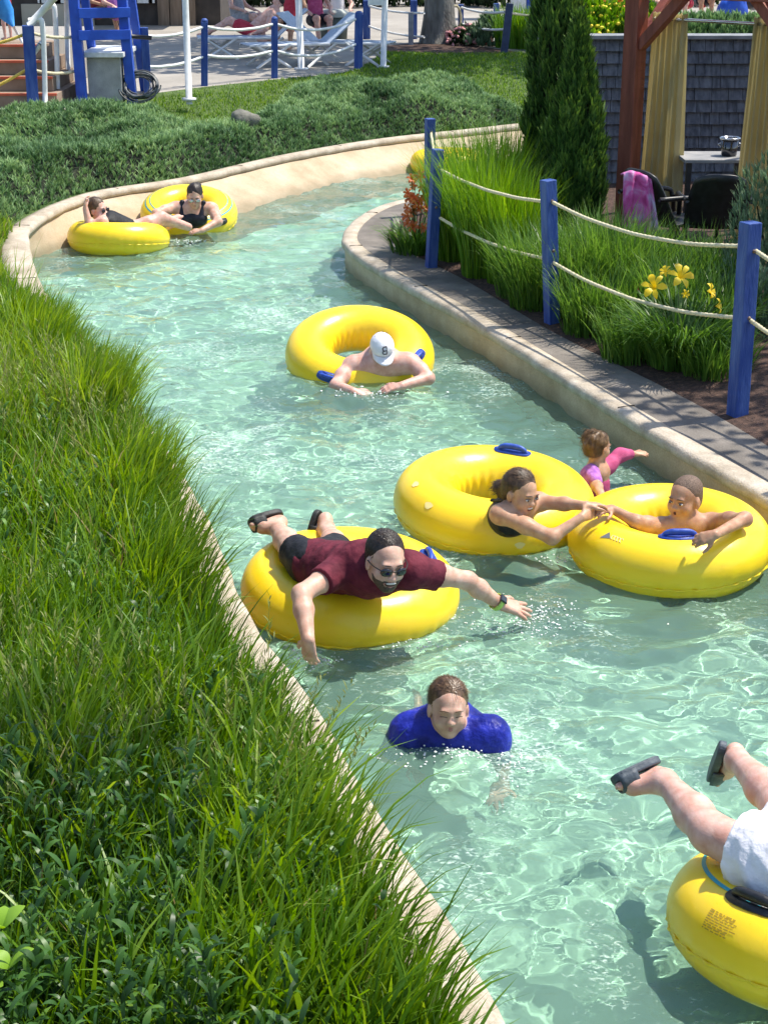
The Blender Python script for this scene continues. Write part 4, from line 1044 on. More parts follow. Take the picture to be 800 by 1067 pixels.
C_red = cloth('red_shirt', (0.42, 0.03, 0.05), (0.52, 0.05, 0.08))
C_greyc = cloth('grey_shirt', (0.25, 0.25, 0.27), (0.35, 0.35, 0.37))
H_dark = pmat('dark_brown_hair', (0.012, 0.008, 0.006), (0.040, 0.024, 0.015), 60, 0.45, 0.25, 110, stretch=(1, 1, 0.4))
H_brown = pmat('brown_hair', (0.05, 0.028, 0.014), (0.13, 0.075, 0.038), 60, 0.45, 0.25, 110, stretch=(1, 1, 0.4))
H_wet = pmat('wet_light_brown_hair', (0.065, 0.034, 0.016), (0.17, 0.095, 0.046), 50, 0.35, 0.25, 90, stretch=(1, 1, 0.4))
H_blond = pmat('honey_blond_hair', (0.075, 0.040, 0.018), (0.24, 0.14, 0.06), 50, 0.45, 0.3, 90, stretch=(1, 1, 0.4))
H_beard = pmat('beard_hair', (0.035, 0.022, 0.016), (0.11, 0.07, 0.05), 150, 0.6, 0.4, 200)
H_stub = pmat('cropped_hair', (0.085, 0.052, 0.036), (0.20, 0.13, 0.09), 150, 0.7, 0.5, 200)
M_eye = pmat('eye_white', (0.62, 0.58, 0.55), None, rough=0.5)
M_iris = pmat('eye_iris', (0.02, 0.013, 0.010), None, rough=0.4)
M_lip = pmat('lips', (0.46, 0.20, 0.16), (0.52, 0.25, 0.20), 40, 0.45)
M_mouth = pmat('mouth_inside', (0.06, 0.015, 0.014), None, rough=0.6)
M_teeth = pmat('teeth', (0.75, 0.72, 0.65), None, rough=0.25)
M_brow = pmat('eyebrow_hair', (0.03, 0.018, 0.012), (0.06, 0.035, 0.02), 80, 0.7)
M_browl = pmat('light_eyebrow_hair', (0.16, 0.09, 0.055), (0.22, 0.13, 0.08), 80, 0.7)
M_glass = pmat('dark_lens', (0.008, 0.008, 0.012), None, rough=0.06, spec=0.8)
M_slide = pmat('black_slide_foam', (0.012, 0.013, 0.013), (0.025, 0.026, 0.025), 30, 0.6, 0.3, 80)
M_slideg = pmat('slate_slide_foam', (0.045, 0.06, 0.075), (0.075, 0.095, 0.115), 30, 0.6, 0.3, 80)
class Head:
    def __init__(s, c, fwd, up=(0, 0, 1), sc=1.0): s.c = np.asarray(c, float); s.R = frame(fwd, up); s.k = sc
    def w(s, *p): return s.c + s.R @ (np.array(p, float) * s.k)
    def build(s, B, neck=None, neck_r=0.055, g='head', child=False):
        k = s.k; e = lambda c, r, kk=0.02, neg=False, R=None: B.ell(s.w(*c), np.array(r) * k, s.R if R is None else s.R @ R, kk * k, g, neg)
        e((0, -0.014, 0.030), (0.074, 0.094, 0.084))
        s.ch = child
        if child: e((0, 0.026, -0.032), (0.062, 0.058, 0.062), 0.03); e((0, 0.058, -0.078), (0.020, 0.019, 0.016), 0.03)
        else: e((0, 0.030, -0.040), (0.060, 0.060, 0.072), 0.03); e((0, 0.060, -0.092), (0.026, 0.022, 0.020), 0.03)
        for q in (-1, 1):
            e((q * 0.036, 0.058 if not child else 0.055, -0.030), (0.026, 0.022, 0.026), 0.025)
            e((q * 0.078, -0.006, -0.010), (0.009, 0.021, 0.032), 0.008)
            e((q * 0.030, 0.099, 0.004), (0.019, 0.014, 0.011), 0.012, True)
            e((q * (0.013 if not child else 0.010), 0.098 if not child else 0.091, -0.032 if not child else -0.024), (0.009, 0.010, 0.008), 0.008)
        B.cap(s.w(-0.034, 0.078, 0.024), s.w(0.034, 0.078, 0.024), (0.008 if child else 0.012) * k, None, 0.02 * k, g)
        B.cap(s.w(0, 0.086 if not child else 0.080, 0.010), s.w(0, 0.106 if not child else 0.096, -0.026 if not child else -0.020), 0.008 * k, (0.0125 if not child else 0.0105) * k, 0.014 * k, g)
        mz = -0.060 if not child else -0.050; B.cap(s.w(-0.016, 0.080 if not child else 0.077, mz), s.w(0.016, 0.080 if not child else 0.077, mz), 0.010 * k, None, 0.012 * k, g)
        if neck is not None: B.cap(s.w(0, -0.022, -0.055), neck, neck_r * k, neck_r * 1.15, 0.035, g)
    def hair(s, parent, m, h=0.006, thick=0.012, front=0.012, extra=(), noise=0.008, back=-0.075, nscale=45, strands=600, slen=0.04):
        B = SDF(); k = s.k
        B.ell(s.w(0, -0.014 - front, 0.036 + 0.25 * front), np.array((0.0755 + thick * 0.45, 0.094 + thick * 0.25, 0.083 + thick * 0.55)) * k, s.R, 0.02, 'h')
        B.ell(s.w(0, -0.055, -0.022), (np.array((0.062, 0.050, 0.060)) + thick * 0.6) * k, s.R, 0.03, 'h')
        for f in extra: f(B, s)
        pl = [(s.w(0, 0, back), s.R @ np.array((0, 0.15, -1.0)))]
        ho = grow_mesh('hair', B, m, parent, h, planes=pl, noise=noise, nscale=nscale, smooth=1)
        if strands:
            vs = np.empty(len(ho.data.vertices) * 3, np.float32); ho.data.vertices.foreach_get('co', vs); ns = np.empty_like(vs); ho.data.vertices.foreach_get('normal', ns)
            vs, ns = vs.reshape(-1, 3), ns.reshape(-1, 3); Mw = np.array(wloc(parent)); g = np.random.default_rng(77)
            i = g.choice(len(vs), min(strands, len(vs)), replace=False); P = vs[i].astype(float); Nn = ns[i].astype(float)
            cl = (P + Mw[:3, 3] - s.w(0, 0, 0)) @ s.R / k; keep = (cl[:, 2] > -0.07) & ~((cl[:, 1] > 0.02) & (cl[:, 2] < 0.098)); P, Nn, cl = P[keep], Nn[keep], cl[keep]
            dr = np.stack([cl[:, 0] * 5 * np.abs(cl[:, 0]), -0.10 - 0 * cl[:, 1], -0.05 - 0 * cl[:, 1]], 1) @ s.R.T + 0.028 * g.normal(0, 1, P.shape); dr -= Nn * (dr * Nn).sum(1)[:, None]; dr /= np.linalg.norm(dr, axis=1)[:, None] + 1e-6
            Lh = (slen * (0.5 + g.random(len(P))))[:, None]; sd = np.cross(Nn, dr) * 0.0013 * k
            rows = []
            for t in np.linspace(0, 1, 5):
                c = P + dr * Lh * t + Nn * (0.001 + 0.004 * k * math.sin(PI * t) - 0.006 * t * t); rows += [c - sd * (1 - 0.8 * t), c + sd * (1 - 0.8 * t)]
            V = np.stack(rows, 1).reshape(-1, 3); n = len(P); q = np.array([[2 * a, 2 * a + 1, 2 * a + 3, 2 * a + 2] for a in range(4)])
            Fq = (np.arange(n) * 10)[:, None, None] + q[None]
            st_ = link_mesh('strands', V, Fq.reshape(-1, 4), m, ho, local=True); st_['kind'] = 'stuff'
        return ho
    def face(s, parent, brow=None, eyes=True, mouth='closed', closed=False, hat=False):
        k = s.k; R = s.R; cz = 0.010 if s.ch else 0.0; cyy = -0.0035 if s.ch else 0.0; cw = 0.8 if s.ch else 1.0
        for q in (-1, 1):
            if eyes:
                if not closed:
                    mb = MB(); mb.ell(s.w(q * 0.031, 0.0815, 0.004), np.array((0.0120, 0.009, 0.0056)) * k, R, 12, 8)
                    ey = obj('eye', mb, M_eye, parent, True)
                    mb = MB(); mb.ell(s.w(q * 0.031, 0.0885, 0.0035), np.array((0.0064, 0.0030, 0.0056)) * k, R, 10, 6); obj('iris', mb, M_iris, ey, True)
                mb = MB(); P = [s.w(q * (0.017 + 0.029 * t), 0.0905 - 0.010 * t * t, 0.0115 + 0.003 * math.sin(PI * t) - (0.008 if closed else 0)) for t in np.linspace(0, 1, 7)]
                mb.tube(P, 0.0016 * k, 5); obj('eyelash', mb, M_brow, parent, True)
            mb = MB(); P = [s.w(q * (0.013 + 0.036 * t), 0.0925 - 0.014 * t * t, 0.0255 + 0.006 * math.sin(PI * (0.2 + 0.7 * t))) for t in np.linspace(0, 1, 8)]
            mb.tube(P, np.array([0.0022, 0.0034, 0.0038, 0.0038, 0.0034, 0.003, 0.0022, 0.0012]) * k, 6, flat=0.8); obj('eyebrow', mb, brow or M_brow, parent, True)
        if mouth == 'closed':
            mb = MB(); P = [s.w(0.023 * cw * u, 0.0905 + cyy - 0.010 * u * u, -0.0575 + cz + 0.002 * abs(u)) for u in np.linspace(-1, 1, 9)]; mb.tube(P, np.array([0.001, 0.003, 0.004, 0.0045, 0.0042, 0.0045, 0.004, 0.003, 0.001]) * k, 6)
            P = [s.w(0.020 * cw * u, 0.0900 + cyy - 0.010 * u * u, -0.0655 + cz + 0.003 * u * u) for u in np.linspace(-1, 1, 9)]; mb.tube(P, np.array([0.001, 0.003, 0.0045, 0.0055, 0.0058, 0.0055, 0.0045, 0.003, 0.001]) * k, 6)
            obj('mouth', mb, M_lip, parent, True)
        else:
            wd, ht = (0.030 * cw, 0.0125 * cw) if mouth == 'smile' else (0.012, 0.011)
            mb = MB(); mb.ell(s.w(0, 0.0875 + cyy, -0.061 + cz), np.array((wd * 0.9, 0.0075, ht)) * k, R, 14, 8); mo = obj('mouth', mb, M_mouth, parent, True)
            mb = MB(); P = [s.w(wd * math.cos(a), 0.0915 + cyy - 0.009 * abs(math.cos(a)), -0.061 + cz + ht * math.sin(a) + (0.007 * abs(math.cos(a)) if mouth == 'smile' else 0)) for a in np.linspace(0, 2 * PI, 20, endpoint=False)]
            mb.tube(P, 0.0033 * k, 6, closed=True); obj('lips', mb, M_lip, mo, True)
            if mouth == 'smile':
                mb = MB(); mb.ell(s.w(0, 0.0905 + cyy, -0.0565 + cz), np.array((wd * 0.78, 0.006, 0.0052)) * k, R, 14, 6); obj('teeth', mb, M_teeth, mo, True)
def hand(B, wrist, d, back, thumb, sc=1.0, curl=0.35, spread=0.10, g='arm', fr=1.0):
    """five fingers grown from the palm. d: along the hand, back: normal of its back, thumb: +1/-1 side (along back x d)"""
    d = np.asarray(d, float); d = d / np.linalg.norm(d); b = np.asarray(back, float); b = b - d * (b @ d); b /= np.linalg.norm(b); y = np.cross(b, d) * thumb
    W = lambda a, q, z: np.asarray(wrist) + sc * (a * d + q * y + z * b)
    B.cap(W(0, 0, 0), W(0.035, 0.0, 0), 0.024 * sc, 0.030 * sc, 0.02 * sc, g, (b, 0.62))
    for q, L in ((0.027, 0.078), (0.009, 0.084), (-0.009, 0.080), (-0.025, 0.072)):
        B.cap(W(0.028, q * 0.6, 0), W(L, q, 0), 0.016 * sc, 0.0125 * sc, 0.012 * sc, g)
    for i, (q, L0, ln) in enumerate(((0.027, 0.078, 0.070), (0.009, 0.084, 0.080), (-0.009, 0.080, 0.073), (-0.025, 0.072, 0.056))):
        p = W(L0, q, 0); fan = (1.5 - i) * spread; a = 0.10 + curl * 0.5
        for sgm, fr_ in enumerate((0.45, 0.32, 0.23)):
            dr = math.cos(a) * (math.cos(fan) * d + math.sin(fan) * y) - math.sin(a) * b
            p2 = p + dr * ln * fr_ * sc
            B.cap(p, p2, (0.0098, 0.0088, 0.0078)[sgm] * sc * fr, (0.0090, 0.0080, 0.0066)[sgm] * sc * fr, 0.006 * sc, g); p = p2; a += curl
    p = W(0.022, 0.022, -0.004); dr0 = d * 0.62 + y * 0.75 - b * 0.2
    for sgm, (ln, r1, r2) in enumerate(((0.040, 0.0145, 0.0115), (0.030, 0.0112, 0.0098), (0.024, 0.0096, 0.0075))):
        dr = dr0 / np.linalg.norm(dr0); p2 = p + dr * ln * sc; B.cap(p, p2, r1 * sc, r2 * sc, 0.009 * sc, g); p = p2; dr0 = dr0 + d * 0.35 - y * 0.15 - b * 0.12
def foot(B, ankle, heel, toe, up, sc=1.0, g='leg'):
    heel, toe, ankle, up = [np.asarray(q, float) for q in (heel, toe, ankle, up)]
    d = toe - heel; L = np.linalg.norm(d); d = d / L; up = up - d * (up @ d); up /= np.linalg.norm(up); s_ = np.cross(d, up)
    B.cap(ankle, heel + up * 0.035 * sc + d * 0.02, 0.036 * sc, 0.034 * sc, 0.03, g)
    B.cap(heel + up * 0.032 * sc + d * 0.02, heel + d * L * 0.62 + up * 0.026 * sc, 0.032 * sc, 0.034 * sc, 0.03, g, (up, 0.8))
    B.cap(ankle + d * 0.02, heel + d * L * 0.6 + up * 0.035 * sc, 0.034 * sc, 0.026 * sc, 0.03, g)
    for i, (q, ln, r) in enumerate(((0.026, 0.99, 0.0125), (0.010, 0.97, 0.0095), (-0.004, 0.93, 0.009), (-0.017, 0.89, 0.0085), (-0.028, 0.84, 0.008))):
        B.cap(heel + d * L * 0.60 + s_ * q * 0.8 * sc + up * 0.016 * sc, heel + d * (L * ln - r) + s_ * q * sc + up * 0.012 * sc, r * 1.5 * sc, r * sc, 0.012, g)
def slide(parent, heel, toe, up, sc, m, strap=True):
    heel, toe, up = [np.asarray(q, float) for q in (heel, toe, up)]
    d = toe - heel; L = np.linalg.norm(d); d = d / L; up = up - d * (up @ d); up /= np.linalg.norm(up); s_ = np.cross(d, up)
    mb = MB(); out = []
    for a in np.linspace(0, 2 * PI, 36, endpoint=False):
        u = -math.cos(a); f = (u + 1) / 2; wd = (0.036 + 0.014 * f) * (1 - abs(u) ** 4) ** 0.5 if abs(u) < 1 else 0
        out.append(heel + d * (f * L * 1.06 - 0.02) + s_ * math.copysign(wd, math.sin(a)) * sc)
    out = np.array(out); n = len(out); t0, t1 = -0.030, -0.002
    V = np.concatenate([out + up * t0 * sc + d * 0, out + up * t1 * sc])
    mb.add(V, [tuple(range(n))[::-1], tuple(range(n, 2 * n))] + [(i, (i + 1) % n, n + (i + 1) % n, n + i) for i in range(n)])
    sh = obj('sandal', mb, m, parent, False, bevel=0.006)
    if strap:
        mb = MB(); rows = []
        for f in np.linspace(0.48, 0.86, 5):
            for a in np.linspace(-0.1, PI + 0.1, 13):
                rows.append(heel + d * L * f + s_ * math.cos(a) * 0.050 * sc + up * (math.sin(a) * (0.066 - 0.045 * (f - 0.48)) - 0.012) * sc)
        mb.add(rows, [(i * 13 + j, i * 13 + j + 1, (i + 1) * 13 + j + 1, (i + 1) * 13 + j) for i in range(4) for j in range(12)])
        st = obj('strap', mb, m, sh, True); so_ = st.modifiers.new('thick', 'SOLIDIFY'); so_.thickness = 0.006; so_.offset = 1
    return sh
def J(x, y, Y): return py_(x, y, Y)
# ================================================================== the people, posed as in the photograph
def lerp(a, b, t): return np.asarray(a) * (1 - t) + np.asarray(b) * t
# ---- man in the maroon shirt, prone on his tube
hd = J(402, 585, 6.36)
P_man = thing('person', 'man in maroon shirt and sunglasses lying over a tube, one arm reaching out', 'person', (hd[0], hd[1], 0))
B = SDF()
chest, belly, hips = J(384, 593, 6.55), J(354, 591, 6.66), J(330, 588, 6.78)
shR, shL = J(360, 590, 6.56), J(431, 594, 6.44)
neck = J(399, 592, 6.48)
B.cap(chest, belly, 0.125, 0.118, 0.06, 'torso', ((0, 0.2, 1), 0.85)); B.cap(belly, hips, 0.118, 0.118, 0.06, 'torso', ((0, 0.2, 1), 0.9))
B.cap(lerp(shR, shL, 0.12), lerp(shR, shL, 0.88), 0.078, 0.078, 0.06, 'torso')
B.cap(lerp(shR, shL, 0.5), chest, 0.10, 0.12, 0.06, 'torso')
for q in (shR, shL): B.ell(q, (0.062, 0.062, 0.060), None, 0.05, 'sleeve')
elR, wrR = J(314, 619, 6.30), J(321, 667, 6.12)
B.chain([shR, lerp(shR, elR, 0.5), elR], [0.054, 0.050, 0.041], 0.03, 'armR')
B.chain([elR, lerp(elR, wrR, 0.35), wrR], [0.040, 0.042, 0.028], 0.025, 'armR')
hand(B, wrR, (0.04, 0.25, -1), (-0.5, -0.8, 0), -1, 1.0, 0.2, 0.12, 'armR')
elL, wrL = J(487, 605, 6.58), J(520, 629, 6.66)
B.chain([shL, lerp(shL, elL, 0.5), elL], [0.054, 0.049, 0.040], 0.03, 'armL')
B.chain([elL, lerp(elL, wrL, 0.35), wrL], [0.040, 0.042, 0.028], 0.025, 'armL')
tip = J(563, 640, 6.72)
hand(B, wrL, tip - wrL, (0.1, -0.45, 1), 1, 1.14, 0.06, 0.21, 'armL')
k1, a1 = J(304, 572, 6.92), J(287, 548, 7.26)
k2, a2 = J(350, 572, 7.02), J(341, 552, 7.30)
h1, h2 = lerp(hips, J(318, 586, 6.80), 0.7), lerp(hips, J(345, 582, 6.86), 0.7)
for h_, k_, a_ in ((h1, k1, a1), (h2, k2, a2)):
    B.chain([h_, k_], [0.088, 0.060], 0.05, 'thigh'); B.chain([k_, lerp(k_, a_, 0.35), a_], [0.055, 0.057, 0.036], 0.03, 'leg')
heel1, toe1, up1 = J(291, 537, 7.36), J(260, 556, 7.25), (-0.15, -0.75, -0.65)
heel2, toe2, up2 = J(334, 536, 7.40), J(327, 562, 7.36), (0.9, -0.4, -0.1)
up1 = np.array([0.25, 0.25, -1.0]); up2 = np.array([1.0, -0.3, -0.3])
heel1 = J(292, 538, 7.30); toe1 = J(258, 549, 7.22); 
foot(B, a1, heel1, toe1, (0.35, -0.75, -0.55)); foot(B, a2, heel2, toe2, (0.9, -0.4, 0.1))
Hm = Head(hd, (0.32, -0.90, -0.16), (0.14, -0.10, 0.98), 1.02); Hm.build(B, neck, 0.058)
grow_mesh('body', B, S_fair, P_man, 0.0055)
Bs = SDF(); Bs.p = [q for q in B.p if q[6] in ('torso', 'sleeve')]
Bs.chain([shR, lerp(shR, elR, 0.58)], [0.060, 0.060], 0.03, 'sleeve'); Bs.chain([shL, lerp(shL, elL, 0.42)], [0.060, 0.060], 0.03, 'sleeve')
hem = lerp(belly, hips, 0.75) - belly
grow_mesh('shirt', Bs, C_maroon, P_man, 0.007, grow=0.010, planes=[(lerp(belly, hips, 1.15), hips - belly), (lerp(shR, elR, 0.60), elR - shR), (lerp(shL, elL, 0.44), elL - shL)], noise=0.022, nscale=13)
Bs = SDF(); Bs.cap(hips, lerp(hips, belly, 0.4), 0.118, 0.112, 0.05, 'x', ((0, 0.2, 1), 0.9)); Bs.chain([h1, lerp(h1, k1, 0.9)], [0.094, 0.082], 0.04, 'x'); Bs.chain([h2, lerp(h2, k2, 0.8)], [0.094, 0.082], 0.04, 'x')
grow_mesh('shorts', Bs, C_black, P_man, 0.007, grow=0.006, planes=[(lerp(h1, k1, 0.9), k1 - h1)], noise=0.015, nscale=14)
Hm.hair(P_man, H_dark, thick=0.008, slen=0.016, front=0.018, noise=0.002, strands=3000)
# short beard
Bd = SDF(); Bd.p = [q for q in B.p if q[6] == 'head' and q[0] != 'n']; Bd.p = Bd.p[:3] + Bd.p[3:4] + Bd.p[6:7] if False else [q for q in Bd.p]
Bd.ell(Hm.w(0, 0.097, -0.061), np.array((0.030, 0.030, 0.0115)), Hm.R, 0.006, 'm', True)
grow_mesh('beard', Bd, H_beard, P_man, 0.004, grow=0.0016, planes=[(Hm.w(0, 0.0, -0.036), Hm.R @ np.array((0, 0.10, 1.0))), (Hm.w(0, 0.022, -0.05), Hm.R @ np.array((0, -1, -0.25))), (Hm.w(0, 0, -0.118), Hm.R @ np.array((0, 0, -1)))], noise=0.006, nscale=90)
Hm.face(P_man, M_brow, False, 'smile')
mb = MB()
for q in (-1, 1):
    mb.ell(Hm.w(q * 0.034, 0.099, 0.004), (0.027, 0.009, 0.020), Hm.R @ np.array(Matrix.Rotation(-q * 0.25, 3, 'Z')), 14, 8)
gl_ = obj('sunglasses', mb, M_glass, P_man, True)
mb = MB(); mb.tube([Hm.w(-0.012, 0.104, 0.010), Hm.w(0, 0.108, 0.012), Hm.w(0.012, 0.104, 0.010)], 0.003, 6)
obj('bridge', mb, M_iris, gl_, True)
for q in (-1, 1): mb = MB(); mb.tube(spline([Hm.w(q * 0.056, 0.090, 0.010), Hm.w(q * 0.078, 0.05, 0.012), Hm.w(q * 0.084, 0.0, 0.010)], 5), 0.0028, 6); obj('temple', mb, M_iris, gl_, True)
ad_ = (wrL - elL) / np.linalg.norm(wrL - elL); wc = lerp(elL, wrL, 0.93); upw = np.array([0.1, -0.55, 0.85]); upw -= ad_ * (upw @ ad_); upw /= np.linalg.norm(upw); sw = np.cross(ad_, upw)
mb = MB(); rr_ = 0.036
for u in (-0.011, 0.011): pass
V = [wc + ad_ * u + (sw * math.cos(a) + upw * math.sin(a)) * rr_ for a in np.linspace(0, 2 * PI, 28, endpoint=False) for u in (-0.012, 0.012)]
mb.add(V, [(2 * i, 2 * i + 1, 2 * ((i + 1) % 28) + 1, 2 * ((i + 1) % 28)) for i in range(28)])
ws = obj('watch_strap', mb, pmat('lime_strap', (0.42, 0.62, 0.12), None, rough=0.5), P_man, True); sm_ = ws.modifiers.new('thick', 'SOLIDIFY'); sm_.thickness = 0.004; sm_.offset = 1
mb = MB(); mb.box(wc + upw * 0.040 + sw * 0.0, (0.036, 0.042, 0.010), np.stack([sw, ad_, upw], 1)); obj('watch_case', mb, M_glass, ws, False, bevel=0.004)
slide(P_man, heel1, toe1, (0.35, -0.75, -0.55), 1.0, M_slide); slide(P_man, heel2, toe2, (0.9, -0.4, 0.1), 1.0, M_slide)

# ---- boy in the blue rash guard swimming
hb = J(467, 739, 5.63)
P_boy = thing('person', 'boy in wet blue rash guard swimming, head and shoulders above water', 'person', (hb[0], hb[1], 0))
B = SDF(); Hb = Head(hb, (0.10, -0.98, 0.04), (0.04, 0.05, 1), 0.97)
shR, shL = J(424, 763, 5.68), J(513, 766, 5.62); sc_ = lerp(shR, shL, 0.5)
sc_ = sc_ + np.array([0, 0.05, 0]); hipb = sc_ + np.array([-0.03, 0.30, -0.30])
B.cap(lerp(shR, shL, 0.14), lerp(shR, shL, 0.86), 0.066, 0.066, 0.05, 'torso'); B.cap(sc_, hipb, 0.12, 0.10, 0.05, 'torso')
for q in (-1, 1): kk = hipb + np.array([q * 0.09, 0.20, -0.20]); B.chain([hipb + np.array([q * 0.06, 0, 0]), kk, kk + np.array([0, 0.3, 0.06])], [0.075, 0.05, 0.035], 0.04, 'leg')
e1 = shR + np.array([-0.08, 0.02, -0.22]); w1 = e1 + np.array([0.10, 0.05, -0.16]); e2 = shL + np.array([0.03, -0.03, -0.20]); w2 = e2 + np.array([-0.02, -0.14, -0.06])
B.chain([shR, e1, w1], [0.050, 0.036, 0.025], 0.03, 'arm'); B.chain([shL, e2, w2], [0.050, 0.036, 0.025], 0.03, 'arm')
B.ell(sc_ + np.array([-0.014, 0.07, -0.052]), (0.190, 0.16, 0.092), None, 0.06, 'torso')
hand(B, w1, (0.4, -1, -0.1), (0, 0, 1), -1, 0.85, 0.2, 0.1, 'arm'); hand(B, w2, (-0.1, -1, 0.1), (0, 0, 1), 1, 0.85, 0.2, 0.1, 'arm')
Hb.build(B, sc_ + np.array([0, -0.01, 0.03]), 0.048, child=True)
grow_mesh('body', B, S_fair, P_boy, 0.006)
Bs = SDF(); Bs.p = [q for q in B.p if q[6] == 'torso']; Bs.ell(shR + np.array([0.012, 0.01, -0.022]), (0.050,) * 3, None, 0.09, 't'); Bs.ell(shL + np.array([-0.012, 0.01, -0.022]), (0.050,) * 3, None, 0.09, 't')
Bs.chain([shR, lerp(shR, e1, 0.7)], [0.052, 0.050], 0.07, 't'); Bs.chain([shL, lerp(shL, e2, 0.7)], [0.052, 0.050], 0.07, 't'); Bs.cap(sc_ + np.array([0, -0.01, 0.03]), sc_, 0.075, 0.10, 0.05, 't')
grow_mesh('shirt', Bs, C_blue, P_boy, 0.006, grow=0.006, noise=0.015, nscale=15)
Hb.hair(P_boy, H_wet, thick=0.006, front=0.012, strands=3500, slen=0.045, noise=0.002, nscale=40)
Hb.face(P_boy, M_browl, True, 'closed', closed=True)

# ---- girl prone on the front of her tube
hg = J(543, 514, 7.50)
P_girl = thing('person', 'girl in black swimsuit leaning over her tube, holding out a small toy', 'person', (hg[0], hg[1], 0))
B = SDF(); Hg = Head(hg, (0.60, -0.76, -0.20), (0.25, -0.2, 0.9), 0.95)
shA, shB_ = J(521, 536, 7.46), J(560, 523, 7.60); cg = J(533, 536, 7.60); hipg = J(510, 534, 7.90) + np.array([0, 0, -0.10])
B.cap(shA, shB_, 0.054, 0.054, 0.05, 'torso'); B.cap(lerp(shA, shB_, 0.5), cg, 0.075, 0.090, 0.05, 'torso'); B.cap(cg, hipg, 0.095, 0.10, 0.05, 'torso')
for q in (-1, 1): kk = hipg + np.array([q * 0.09, 0.12, -0.30]); B.chain([hipg, kk, kk + np.array([0, 0.2, -0.15])], [0.075, 0.05, 0.035], 0.04, 'leg')
eA, wA = J(575, 560, 7.30), J(606, 539, 7.36); eB, wB = J(588, 525, 7.52), J(611, 527, 7.42)
B.chain([shA, lerp(shA, eA, 0.5), eA, wA], [0.043, 0.040, 0.034, 0.022], 0.03, 'arm'); B.chain([shB_, eB, wB], [0.041, 0.033, 0.022], 0.03, 'arm')
toy = J(627, 531, 7.45)
hand(B, wA, toy - wA, (0.2, -0.9, 0.2), 1, 0.80, 0.45, 0.06, 'arm'); hand(B, wB, toy + np.array([0, 0, 0.03]) - wB, (-0.1, 0.1, 1), -1, 0.80, 0.45, 0.06, 'arm')
Hg.build(B, lerp(shA, shB_, 0.5) + np.array([0, 0, 0.015]), 0.046, child=True)
grow_mesh('body', B, S_gold, P_girl, 0.006)
Bs = SDF(); Bs.cap(lerp(shA, shB_, 0.5) * 0.35 + cg * 0.65, cg, 0.085, 0.092, 0.05, 't'); Bs.cap(cg, hipg, 0.097, 0.102, 0.05, 't')
sw_ = grow_mesh('swimsuit', Bs, C_navy, P_girl, 0.007, grow=0.007)
mb = MB()
for s0, up_ in ((lerp(shA, shB_, 0.18), 0.062), (lerp(shA, shB_, 0.82), 0.060)):
    mb.tube(spline([cg + (s0 - lerp(shA, shB_, .5)) * 0.7 + np.array([0.06, -0.07, 0.03]), s0 + np.array([0.02, -0.02, up_]), cg + (s0 - lerp(shA, shB_, .5)) * 0.7 + np.array([-0.06, 0.06, 0.07])], 6), 0.008, 6)
obj('strap', mb, C_navy, sw_, True)
def ptail(B_, s_): B_.chain([s_.w(0, -0.11, 0.0), s_.w(0.0, -0.145, -0.04), s_.w(0.0, -0.13, -0.10)], [0.028, 0.036, 0.018], 0.02, 'h')
Hg.hair(P_girl, H_brown, thick=0.007, extra=(ptail,), noise=0.003, strands=3500, slen=0.045)
Hg.face(P_girl, M_brow, True, 'smile')
mb = MB()
g5 = np.random.default_rng(9)
for k in range(7): mb.tube([toy + np.array([0.0, 0, -0.01]), toy + np.array([0.035 * (g5.random() - 0.5), -0.03 * g5.random(), 0.05 * (g5.random() - 0.3)])], [0.009, 0.004], 6)
mb.ell(toy, (0.022, 0.018, 0.020)); tag(obj('toy', mb, pmat('purple_blue_rubber', (0.06, 0.05, 0.42), (0.16, 0.12, 0.6), 60, 0.4), None, True), 'small purple and blue rubbery toy held between the hands of the girl and the boy', 'toy')

# ---- boy upright in the next tube
hv = J(713, 520, 7.50)
P_b2 = thing('person', 'shirtless boy with cropped hair inside a tube, hand on its blue handle', 'person', (hv[0], hv[1], 0))
B = SDF(); Hv = Head(hv, (-0.68, -0.72, -0.06), (-0.05, -0.05, 1), 0.97)
sA, sB = J(686, 549, 7.46), J(744, 544, 7.50); c_ = lerp(sA, sB, 0.5); hp = c_ + np.array([0, 0.06, -0.42])
B.cap(lerp(sA, sB, 0.1), lerp(sA, sB, 0.9), 0.050, 0.050, 0.05, 'torso'); B.cap(c_ + np.array([0, 0.02, -0.06]), hp, 0.105, 0.095, 0.05, 'torso', ((0.1, 1, 0), 0.8))
for q in (-1, 1): B.chain([hp + np.array([q * 0.06, 0, 0]), hp + np.array([q * 0.07, -0.06, -0.30])], [0.07, 0.045], 0.04, 'leg')
eA, wA = J(663, 544, 7.40), J(637, 530, 7.48); eB, wB = J(776, 541, 7.28), J(745, 557, 7.06)
B.chain([sA, lerp(sA, eA, .5), eA, wA], [0.046, 0.040, 0.033, 0.023], 0.03, 'arm'); B.chain([sB, lerp(sB, eB, .5), eB, wB], [0.046, 0.042, 0.034, 0.023], 0.03, 'arm')
hand(B, wA, toy - wA + np.array([0.01, 0, 0]), (-0.1, -0.3, 1), 1, 0.80, 0.5, 0.06, 'arm'); hand(B, wB, (-1.0, -0.15, -0.25), (0.1, -0.75, 0.6), 1, 0.85, 0.6, 0.05, 'arm')
Hv.build(B, c_ + np.array([0, 0.0, 0.02]), 0.048, child=True)
grow_mesh('body', B, S_tan, P_b2, 0.006)
Hv.hair(P_b2, H_stub, thick=0.0022, front=0.010, noise=0.002, strands=0)
Hv.face(P_b2, M_brow, True, 'open')
Bs = SDF(); Bs.cap(hp, hp + np.array([0, 0, -0.02]), 0.1, 0.1, 0.04, 'x', ((0.1, 1, 0), 0.85))
